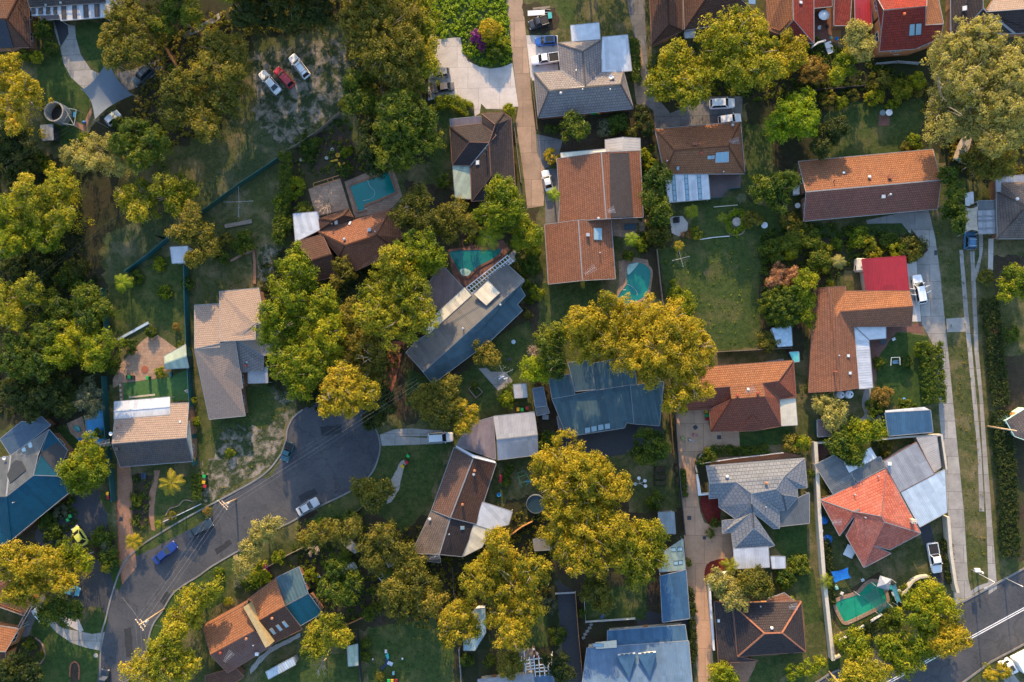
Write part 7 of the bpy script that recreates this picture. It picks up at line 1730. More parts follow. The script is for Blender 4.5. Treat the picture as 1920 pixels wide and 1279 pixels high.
simple('garden_steps', 'white stone steps down from the red courtyard', 'steps', MB().bar(P(115, 300), P(145, 378), 1.3, .25).bar(P(115, 300, .2), P(130, 340, .2), 1.2, .25), WHITE)
simple('air_conditioner', 'white air conditioner under the tall red house', 'air conditioner', MB().box(P(602, 380), 1.3, .6, .9).box(P(602, 380, .9), 1.0, .45, .05), WHITE)
simple('washing_basket', 'blue basket on the orange deck', 'basket', MB().lathe(P(180, 278), [(.25, 0), (.36, .35), (.3, .33), (.2, .04)], 12), plain('blue_plastic', (.02, .25, .55), .4)); simple('washing_basket', 'green tub on the orange deck', 'basket', MB().lathe(P(140, 270), [(.18, 0), (.25, .3), (.2, .28), (.15, .04)], 12), plain('mint', (.25, .48, .42), .5))
tile(4, 2)
T = thing('garden_swing_seat', 'white swing seat on the lush green lawn', 'swing seat', P(597, 142)); MB().bar(P(568, 115, 1.7), P(628, 112, 1.7), .07, .07).bar(P(568, 115, 1.7), P(565, 172, 1.7), .07, .07).bar(P(628, 112, 1.7), P(630, 168, 1.7), .07, .07).build('frame', WHITE, T); MB().box(P(600, 148, .5), 1.1, .5, .07).box(P(600, 135, .5), 1.1, .07, .5).build('seat', SKYL, T)
simple('ball', 'blue ball on the lush lawn by the dark hedge', 'ball', MB().lathe(P(652, 410), [(.02, 0), (.3, .1), (.38, .36), (.3, .62), (.02, .72)], 14), plain('ball_blue', (.01, .15, .55), .4), True)
tile(4, 1); table_set('dark round table in the elbow of the white patio', 500, 1205, .65, DARKM); chair('white folded chair on the red paving elbow', 578, 1190, .5)
simple('letterbox', 'white gate post beside the cream caravan path', 'post', MB().box(P(1105, 205), .7, 2.2, 1.6, .05).box(P(1105, 205, 1.6), .8, 2.3, .07, .05), WHITE)
# people lying on the deck by the pergola
tile(2, 3)
person('person lying on the deck in white shorts and a dark shirt', (913, 1082), (905, 1034), .12, plain('dark_cloth', (.03, .025, .04), .8), plain('white_cloth', (.72, .71, .70), .8), plain('dark_hair', (.03, .018, .012), .7))
person('person lying on the deck in a white shirt and red shorts', (927, 1054), (934, 1108), .12, plain('white_cloth', (.72, .71, .70), .8), plain('red_cloth', (.45, .03, .04), .8), plain('dark_hair', (.03, .018, .012), .7))
# ------------------------------------------------------------------ trees (photo pixels: x, y, radius of each mass of the crown)
tile()
def L(s): return [tuple(float(v) for v in t.split(',')) for t in s.split()]
TR = [
 ('olive', 12, 'olive gum spreading over the striped white roof', '235,25,32 270,45,40 215,65,28 258,92,32 215,108,24'),
 ('green', 11, 'dark leafy tree beside the asphalt path at the top', '330,15,34 300,45,22 360,25,20'),
 ('golden', 13, 'golden gum with pale limbs on the left edge above the tank', '15,140,38 48,168,32 18,205,30 30,235,18'),
 ('dark', 9, 'dark bush below the golden gum and left of the tank', '20,260,38 50,300,30 15,310,30'),
 ('olive', 14, 'rounded olive tree nearest the three parked cars', '415,95,42 432,140,38 392,128,34 420,190,34 440,105,24'),
 ('olive', 13, 'olive tree between the orange fence and the field', '340,165,36 372,205,36 330,215,28 388,238,26'),
 ('green', 11, 'leafy green tree below the shade sail', '252,248,32 292,268,32 228,270,24 265,298,26'),
 ('tan', 10, 'tan feathery tree above the shady field', '192,288,36 158,302,26 225,312,22 135,290,20'),
 ('gum', 13, 'tall bright gum on the left beside the streaked grass', '75,385,42 115,350,34 118,410,32 50,360,26'),
 ('yel', 12, 'broad gum on the left edge above the dark bush', '20,400,36 40,440,38 88,445,36 15,460,26'),
 ('gum', 9, 'loose open-branched tree alone on the shady field', '240,370,26 272,362,28 310,348,26 345,352,26 330,382,20 262,396,18'),
 ('olive', 9, 'sparse tree straddling the bend of the teal fence', '360,400,18 375,438,26 338,440,22 392,464,22 360,484,14'),
 ('gum', 11, 'golden-green tree on the left edge below the dark gap', '20,560,40 55,545,28 30,600,28'),
 ('green', 10, 'grey-green tree left of the teal vegetable-bed fence', '165,560,32 118,588,36 165,600,26 190,580,18'),
 ('yel', 12, 'bright yellow-green tree beside the paved yard', '150,640,44 112,662,34 190,650,28 180,680,18'),
 ('green', 11, 'mid-green tree left of the bright yellow-green one', '60,655,40 30,680,34 90,625,26 75,690,26'),
 ('dark', 9, 'dark shaded tree left of the silver tree', '100,735,38 60,750,34 30,735,30 125,760,22'),
 ('silver', 7, 'silver-leaved tree over the narrow blue pool', '165,738,26 175,764,20 155,752,16'),
 ('yel', 9, 'dense conifer-like tree between blue house and teal fence', '160,868,36 155,900,40 172,842,26 130,880,22 185,890,20'),
 ('golden', 12, 'golden gum at the lower left beside the dark driveway', '48,1058,38 18,1050,30 92,1052,36 58,1098,36 118,1088,30 28,1112,26'),
 ('yel', 8, 'leafy tree right of the lower golden gum', '142,1040,28 160,1052,20'),
 ('green', 8, 'small tree over the curved concrete drive', '112,1140,26 90,1152,20 140,1145,18'),
 ('gum', 10, 'bright gum above the street-corner orange house', '365,1128,34 392,1108,24 345,1162,34 330,1182,22'),
 ('gum', 10, 'bright gum on the bottom edge beside the street', '300,1235,38 268,1258,36 342,1250,32 318,1208,22'),
 ('dark', 7, 'dark bush in the bottom left corner', '42,1252,30 15,1262,28 65,1262,20'),
 ('tan', 9, 'pale leaning eucalypt over the street kerb', '490,1000,24 508,988,18 470,1030,22 458,1060,20'),
 ('yel', 15, 'huge dark-hearted tree above the turning circle', '555,500,38 550,560,46 530,620,50 545,682,42 595,600,42 600,655,38 562,722,28 610,560,26 622,625,32 585,700,26 505,585,22'),
 ('gum', 16, 'great puffy gum left of the diagonal blue-grey house', '740,518,42 718,560,42 772,555,42 700,592,36 755,602,42 792,592,28 735,480,24'),
 ('yel', 13, 'green tree above the great puffy gum', '790,470,36 810,490,28 780,500,28 765,470,20'),
 ('olive', 7, 'small olive tree overlapping the terracotta roof', '640,498,18 632,528,14 655,515,12'),
 ('olive', 11, 'shaded olive trees with a bare forked branch', '680,650,40 662,692,36 700,700,28 645,640,30 690,610,28 655,595,30 660,620,26'),
 ('golden', 17, 'rounded golden gum at the head of the turning circle', '640,728,38 665,752,32 622,756,26 690,738,26 650,705,22'),
 ('dark', 8, 'dark tree right of the golden turning-circle gum', '700,788,22 722,762,24 712,735,20'),
 ('olive', 9, 'brown-gold tree with white limbs above the silver wagon', '832,738,32 800,750,28 850,772,28 822,780,26'),
 ('golden', 8, 'small golden tree touching the mauve carport roof', '878,775,22 868,800,14'),
 ('olive', 5, 'round olive tree on the lawn below the blue-grey house', '912,665,22 925,672,14'),
 ('green', 14, 'large round dark tree left of the dark hipped house', '755,232,54 738,288,40 790,258,36 742,208,36 790,220,26 720,245,26'),
 ('green', 11, 'dense tree beside bare white branches', '675,165,30 665,190,26 690,195,24 660,150,16'),
 ('olive', 15, 'huge shaggy tree at the top beside the concrete pad', '690,18,46 730,55,52 760,92,42 720,110,46 750,140,40 690,72,42 765,40,36'),
 ('gum', 12, 'feathery tree between shaggy giant and wild field', '795,40,32 800,85,26 805,125,20 785,10,26'),
 ('dark', 13, 'dark trees along the top edge beside the asphalt path', '490,12,46 550,15,46 600,20,30 460,30,26'),
 ('yel', 11, 'bright rounded tree at the foot of the brown lane', '940,380,42 925,402,32 965,395,28 945,352,22'),
 ('olive', 9, 'olive tree between brown hipped house and bright tree', '850,400,28 840,430,22 878,418,18'),
 ('yel', 8, 'yellowish tree above the white paving point', '985,430,24 975,452,18 1000,448,16'),
 ('olive', 10, 'grey-limbed tree right of the rectangular pool', '770,388,32 800,420,26 755,402,22 790,370,20'),
 ('golden', 15, 'western half of the great golden gum over the blue roof', '1150,600,42 1105,612,42 1195,602,44 1178,652,46 1112,650,32 1085,600,22 1140,565,16'),
 ('golden', 16, 'eastern half of the great golden gum over the blue roof', '1250,602,42 1290,622,36 1240,660,46 1290,680,42 1312,650,26 1300,722,32 1270,750,22 1222,700,26'),
 ('green', 10, 'dense leafy tree at the left foot of the golden gum', '1030,650,32 1042,682,26 1050,625,22'),
 ('lime', 6, 'bright clipped round tree above the striped shed', '1002,690,24 1012,700,18'),
 ('golden', 15, 'northern half of the giant gum above the pergola gate', '1105,890,50 1060,870,46 1040,908,36 1120,938,46 1062,945,44 1150,912,30 1020,868,20'),
 ('golden', 14, 'southern half of the giant gum above the pergola gate', '1100,1000,46 1050,1000,32 1130,1040,34 1080,1050,32 1150,990,30 1065,1025,26'),
 ('gum', 11, 'bright gum left of the green-roofed lane carport', '1205,1008,42 1180,1042,32 1222,1042,28 1195,1075,26 1225,1000,22'),
 ('golden', 14, 'large golden gum covering the teal garden shed', '930,1060,42 900,1092,34 962,1100,42 1000,1070,30 950,1150,40 990,1142,30 935,1012,22 960,1190,30'),
 ('golden', 11, 'smaller golden gum over the white-roofed pool shed', '860,1150,26 850,1182,26 882,1178,22 845,1160,20'),
 ('olive', 12, 'brown-green gum beside the bottom lawn', '780,1100,46 812,1130,30 750,1130,32 770,1062,26 735,1105,24'),
 ('olive', 10, 'sparse gold-tipped tree over the grey-blue canopy', '740,1030,26 702,1050,26 720,1002,22 762,1042,22 690,1020,20'),
 ('gum', 8, 'bright tree right of the skylight roof', '600,1190,28 622,1178,26 590,1216,22 642,1195,18'),
 ('green', 8, 'dark feathery tree above the white box shed', '630,1060,28 662,1088,22 620,1100,22 645,1115,18'),
 ('olive', 9, 'dull olive tree over the lower kerb fence', '600,1000,26 640,998,26 662,988,18 575,1010,16'),
 ('gum', 12, 'green-gold tree left of the pale-limbed gum by the drive', '1275,130,42 1255,152,34 1302,152,36 1265,105,26 1290,178,28 1230,160,22'),
 ('gum', 14, 'big pale-limbed gum above the shaded car drive', '1370,70,46 1402,60,36 1350,100,42 1420,102,40 1388,132,40 1440,130,26'),
 ('golden', 9, 'yellow tree touching the red courtyard house', '1485,85,24 1490,108,18 1478,115,18'),
 ('lime', 9, 'vivid lime-green tree left of the square lawn', '1480,215,40 1500,206,32 1460,236,26 1510,238,26'),
 ('dark', 7, 'dark tree between lime tree and square lawn', '1555,250,26 1538,272,22 1570,240,18'),
 ('tan', 15, 'giant pale gum spreading over the top right corner', '1820,80,46 1780,110,42 1850,110,48 1890,140,46 1800,152,42 1850,180,46 1900,200,42 1840,58,28'),
 ('tan', 13, 'lower boughs of the giant pale gum above the boat', '1760,190,32 1790,215,30 1825,235,36 1765,235,28 1880,250,36 1860,270,26'),
 ('tan', 10, 'narrow grey-green tree beside the tall red house', '1610,72,22 1615,95,18 1605,55,14'),
 ('yel', 7, 'leaning yellow-green tree below the white steps', '1585,120,20 1572,140,16'),
 ('orange', 4, 'round peach-orange bush above the dark retaining fence', '1520,132,26 1535,142,16'),
 ('green', 9, 'leafy tree against the orange gable end', '1450,355,28 1475,340,22 1430,352,22 1460,378,18'),
 ('pink', 4, 'dry salmon-pink tree beside the clipped dark ball', '1465,520,22 1485,514,16 1448,528,14'),
 ('yel', 6, 'yellowish tree behind the dry pink one', '1512,528,20 1500,545,16'),
 ('yel', 5, 'yellow-green shrub tree right of the clipped ball', '1510,590,22 1515,565,14'),
 ('green', 7, 'dense tree between terracotta house and orange patio', '1235,332,26 1225,372,26 1240,400,18'),
 ('green', 6, 'round dark tree left of the fibro pergola', '1075,240,25 1088,248,16'),
 ('green', 6, 'dark yellow-tipped tree beside the black driveway', '1222,830,28 1208,852,22 1240,845,16'),
 ('tan', 6, 'wispy olive tree over the brown pyramid roof', '1362,1100,28 1378,1120,22 1345,1085,16'),
 ('olive', 6, 'mottled tree between wispy tree and side yard', '1405,1092,24 1425,1100,20 1420,1080,14'),
 ('tan', 5, 'pale olive tree above the small brown shed', '1545,760,22 1570,772,22 1560,790,16'),
 ('yel', 5, 'bright shrub tree below the winding path', '1605,810,22 1628,805,20 1645,810,14'),
 ('green', 5, 'dark tree below the bright shrub tree', '1590,840,24 1572,832,18 1600,855,18'),
 ('yel', 7, 'full green-gold tree inside the curved cream wall', '1740,1120,34 1762,1142,32 1712,1142,28 1735,1155,24'),
 ('golden', 7, 'orange-tinged tree overhanging the main road', '1775,1185,28 1790,1200,22 1765,1205,22'),
 ('yel', 5, 'small dark-gold tree below the pool balusters', '1600,1205,26 1612,1218,16'),
 ('yel', 6, 'lime tree over the double white line', '1722,1200,30 1740,1210,22'),
 ('yel', 6, 'lime tree left of the double-line tree', '1680,1220,34 1700,1238,28 1665,1210,22'),
 ('gum', 7, 'pale yellow-green tree on the bottom kerb', '1620,1252,32 1598,1268,28 1640,1262,24'),
 ('yel', 5, 'round golden tree beside the bottom tan lane', '1355,1262,24 1365,1275,18'),
 ('yel', 4, 'bright hedge-like tree at the bottom lawn corner', '1515,1252,16 1490,1262,16 1535,1242,12'),
 ('golden', 4, 'golden tree beside the box truck', '1858,1268,12 1878,1258,14'),
 ('olive', 9, 'tree with white limbs under the right corner roof', '1830,300,30 1850,320,22 1880,310,24'),
 ('yel', 7, 'leafy tree at the right edge below the weathered house', '1900,520,26 1915,535,24 1890,545,16'),
 ('green', 8, 'dark tree strip left of the shade cloth carport', '1790,360,18 1785,395,20 1795,420,16 1780,330,16'),
 ('dark', 12, 'dark tree between shaggy giant and round dark tree', '700,240,26 690,280,22 705,310,20'),
 ('olive', 9, 'shadowed gold tree in the garden above the brown gable', '700,930,24 680,915,18 720,920,16'),
 ('olive', 8, 'dim gum over the lower lane fence', '1115,1105,26 1130,1130,20'),
 ('dark', 6, 'dark bush right of the pergola deck', '1045,1245,22 1055,1262,18'),
 ('olive', 7, 'brown bush left of the pergola', '960,1240,22 950,1255,16'),
 ('gum', 6, 'tree right of the pergola timber where the sun hits', '735,190,14 725,205,10'),
]
tree('green', 'dense clipped dark ball tree on the open lawn edge', L('1466,573,44 1486,568,26'), 5, name='clipped_tree', clip=True, limbs=False)
for t in TR:
    tree(t[0], t[2], L(t[3]), t[1], sparse=.66 if t[0] == 'tan' and t[1] > 12 else 1.0, bark=PALEBARK if t[0] in ('golden', 'tan', 'gum') else None)
# trees just beyond the top edge, whose long shadows fall into the photo
for i, (x, y, r, k, h) in enumerate(((30, -60, 45, 'olive', 13), (150, -70, 45, 'green', 13), (300, -60, 50, 'olive', 14), (420, -65, 52, 'green', 19), (505, -75, 52, 'olive', 20), (590, -80, 52, 'green', 20), (690, -85, 54, 'olive', 19), (1105, -75, 34, 'olive', 12), (1240, -80, 34, 'green', 11), (1160, -90, 30, 'green', 10), (1380, -120, 40, 'olive', 12))):
    tree(k, ('olive', 'green')[k == 'green']+' tree %s beyond the top edge of the yards' % ('first', 'second', 'third', 'fourth', 'fifth', 'sixth', 'seventh', 'eighth', 'ninth', 'tenth', 'eleventh', 'twelfth')[i], [(x, y, r), (x+r*.5, y+12, r*.7), (x-r*.5, y+8, r*.7)], h, group='trees beyond the top edge')

# bare white trees
def bare(label, x, y, r, H, n=26, mat=None, name='bare_tree'):
    c = P(x, y, H*.7); base = Vector((c.x, c.y, 0)); T = thing(name, label, 'tree', base); mb = MB(); R_ = r*MPP*SCL; m = mat or PALEBARK
    MB().tube([(0, 0, -.1), (.05, .05, H*.5)], .14, 7, .10).build('trunk', m, T, local=True)
    for i in range(n):
        a = random.uniform(0, 6.28); q = R_*random.uniform(.5, 1); s_ = Vector((0, 0, H*random.uniform(.35, .5))); e = Vector((math.cos(a)*q, math.sin(a)*q, H*random.uniform(.6, 1)))
        m_ = s_.lerp(e, .5)+Vector((random.uniform(-.3, .3), random.uniform(-.3, .3), .2)); mb.tube([s_, m_, e], .07, 5, .02)
        for j in range(3):
            f = e.lerp(m_, random.uniform(.1, .7)); mb.tube([f, f+Vector((random.uniform(-.7, .7), random.uniform(-.7, .7), random.uniform(0, .5)))], .03, 4, .012)
    mb.build('branches', m, T, local=True)
bare('bare white tree beside the dense dark tree', 712, 180, 16, 7, 10); bare('leafless pale tree over the timber deck', 610, 378, 26, 5, 26, plain('peach_bark', (.42, .30, .2), .8)); bare('leafless branches left of the dense dark tree', 655, 150, 12, 6, 7)
bare('bare forked tree above the turning circle', 690, 668, 14, 13, 6); bare('small bare white tree in the shady garden', 588, 1030, 12, 4, 14); bare('leafless peach shrub behind the clipped lime tree', 1000, 658, 13, 3, 26, plain('peach_bark', (.42, .30, .2), .8)); bare('bare pale limbs at the foot of the bottom bright tree', 600, 1248, 20, 5, 10)
bare('bare white tree beside the rectangular pool shrubs', 775, 398, 18, 9, 9); bare('fallen white limbs below the great gum', 1830, 305, 26, 7, 12); bare('great pale limbs in the heart of the corner gum', 1785, 185, 52, 14.5, 22)
# palms
tile(0, 2); palm('sunlit palm on the front lawn below the shaded tan roof', 1212, 1000, 110, 4.5, 'golden', 9, droop=.42)
tile(0, 3); palm('small golden date palm on the brick driveway edge', 945, 290, 72, 1.6, 'golden', 24, droop=.4); palm('tiny palm at the foot of the garden path', 1112, 168, 38, 1.2, 'yel', 18, droop=.4)
tile(2, 0); palm('banana palm beside the bronze-grey sedan', 70, 615, 110, 3.6, 'green', 13, droop=.5)
tile(2, 1); palm('tall drooping palm over the kidney pool', 590, 470, 115, 6.5, 'yel', 10, droop=.55); palm('bright tree fern over the small white car', 1047, 165, 58, 3.2, 'lime', 16, droop=.5); palm('low palm below the kidney pool lawn corner', 1425, 890, 55, 3, 'yel', 14)
tile(3, 1); palm('tree fern behind the tan courtyard', 165, 480, 62, 3, 'lime', 14); palm('spiky palm beside the white paving square', 590, 290, 58, 2.6, 'yel', 18); palm('golden grass palm on the lawn edge', 500, 530, 42, 1.2, 'golden', 22, droop=.4); palm('pale spiky palm near the planted island', 940, 195, 40, 1.2, 'silver', 16, droop=.4); palm('wispy palm left of the planted island', 808, 330, 40, 1.8, 'yel', 10)
tile(3, 3); palm('sunlit palm at the white wall corner', 860, 460, 70, 3.5, 'gum', 10)
tile(0, 1); palm('banana clump at the teal fence corner', 860, 790, 85, 2.8, 'lime', 12, droop=.5)
tile(4, 1); palm('cream-fronded palm behind the caravan', 200, 640, 60, 2.5, 'tan', 12); tile(4, 3); palm('banana palm against the long cream wall', 110, 570, 60, 2.6, 'yel', 11)
tile(1, 3); palm('small palm beside the white lattice', 1305, 530, 60, 2.4, 'green', 11)
# ------------------------------------------------------------------ hedges
tile()
hedge('green', 'clipped box hedge right of the palm lawn', pts('373,888 374,935'), 1.7, 1.5)
hedge('green', 'tall clipped hedge beside the concrete drive', pts('1738,642 1742,700 1745,755'), 3.4, 2.4)
hedge('dark', 'long flowering hedge on the right, upper stretch', pts('1848,560 1860,660 1868,760'), 2.6, 2.0); hedge('dark', 'long flowering hedge on the right, lower stretch', pts('1868,770 1880,880 1888,1040'), 2.8, 2.0)
hedge('yel', 'golden hedge below the grey cars on the concrete pad', pts('818,195 850,192 882,208'), 2.4, 1.3); hedge('green', 'dark rounded hedge above the red garage', pts('1645,455 1680,452'), 2.2, 1.6)
hedge('green', 'tall narrow hedge right of the white-awning roof', pts('1188,80 1190,120 1192,160'), 1.5, 2.2); hedge('green', 'hedge along the left of the dark hipped house lawn', pts('540,290 542,360 530,420 528,460'), 2.2, 2.2); hedge('dark', 'hedge along the tan lane beside the blue carport', pts('1293,1100 1296,1160 1300,1240'), 1.0, 1.2)
hedge('green', 'low hedge between forecourt and blue-grey house', pts('1322,848 1345,842 1395,846 1440,842'), 1.4, .8); hedge('green', 'thin hedge on the left of the tan lane', pts('1278,880 1284,930'), .8, .9); hedge('green', 'shrub strip beside the brick path of the brown gable', pts('957,870 948,910'), 1.2, 1.0); hedge('dark', 'ivy strip along the long cream wall', pts('1546,1010 1552,1070 1556,1130'), 1.3, 1.0); hedge('dark', 'dark hedge right of the pickup driveway', pts('1772,1010 1776,1060 1780,1090'), 1.2, 1.2); hedge('lime', 'ring hedge of the planted island', [(q.x, q.y) for q in spline([P(x, y) for x, y in ((1368, 402), (1385, 396), (1394, 404), (1393, 425), (1382, 438), (1368, 432), (1364, 418), (1368, 402))], 2)], .8, .5)
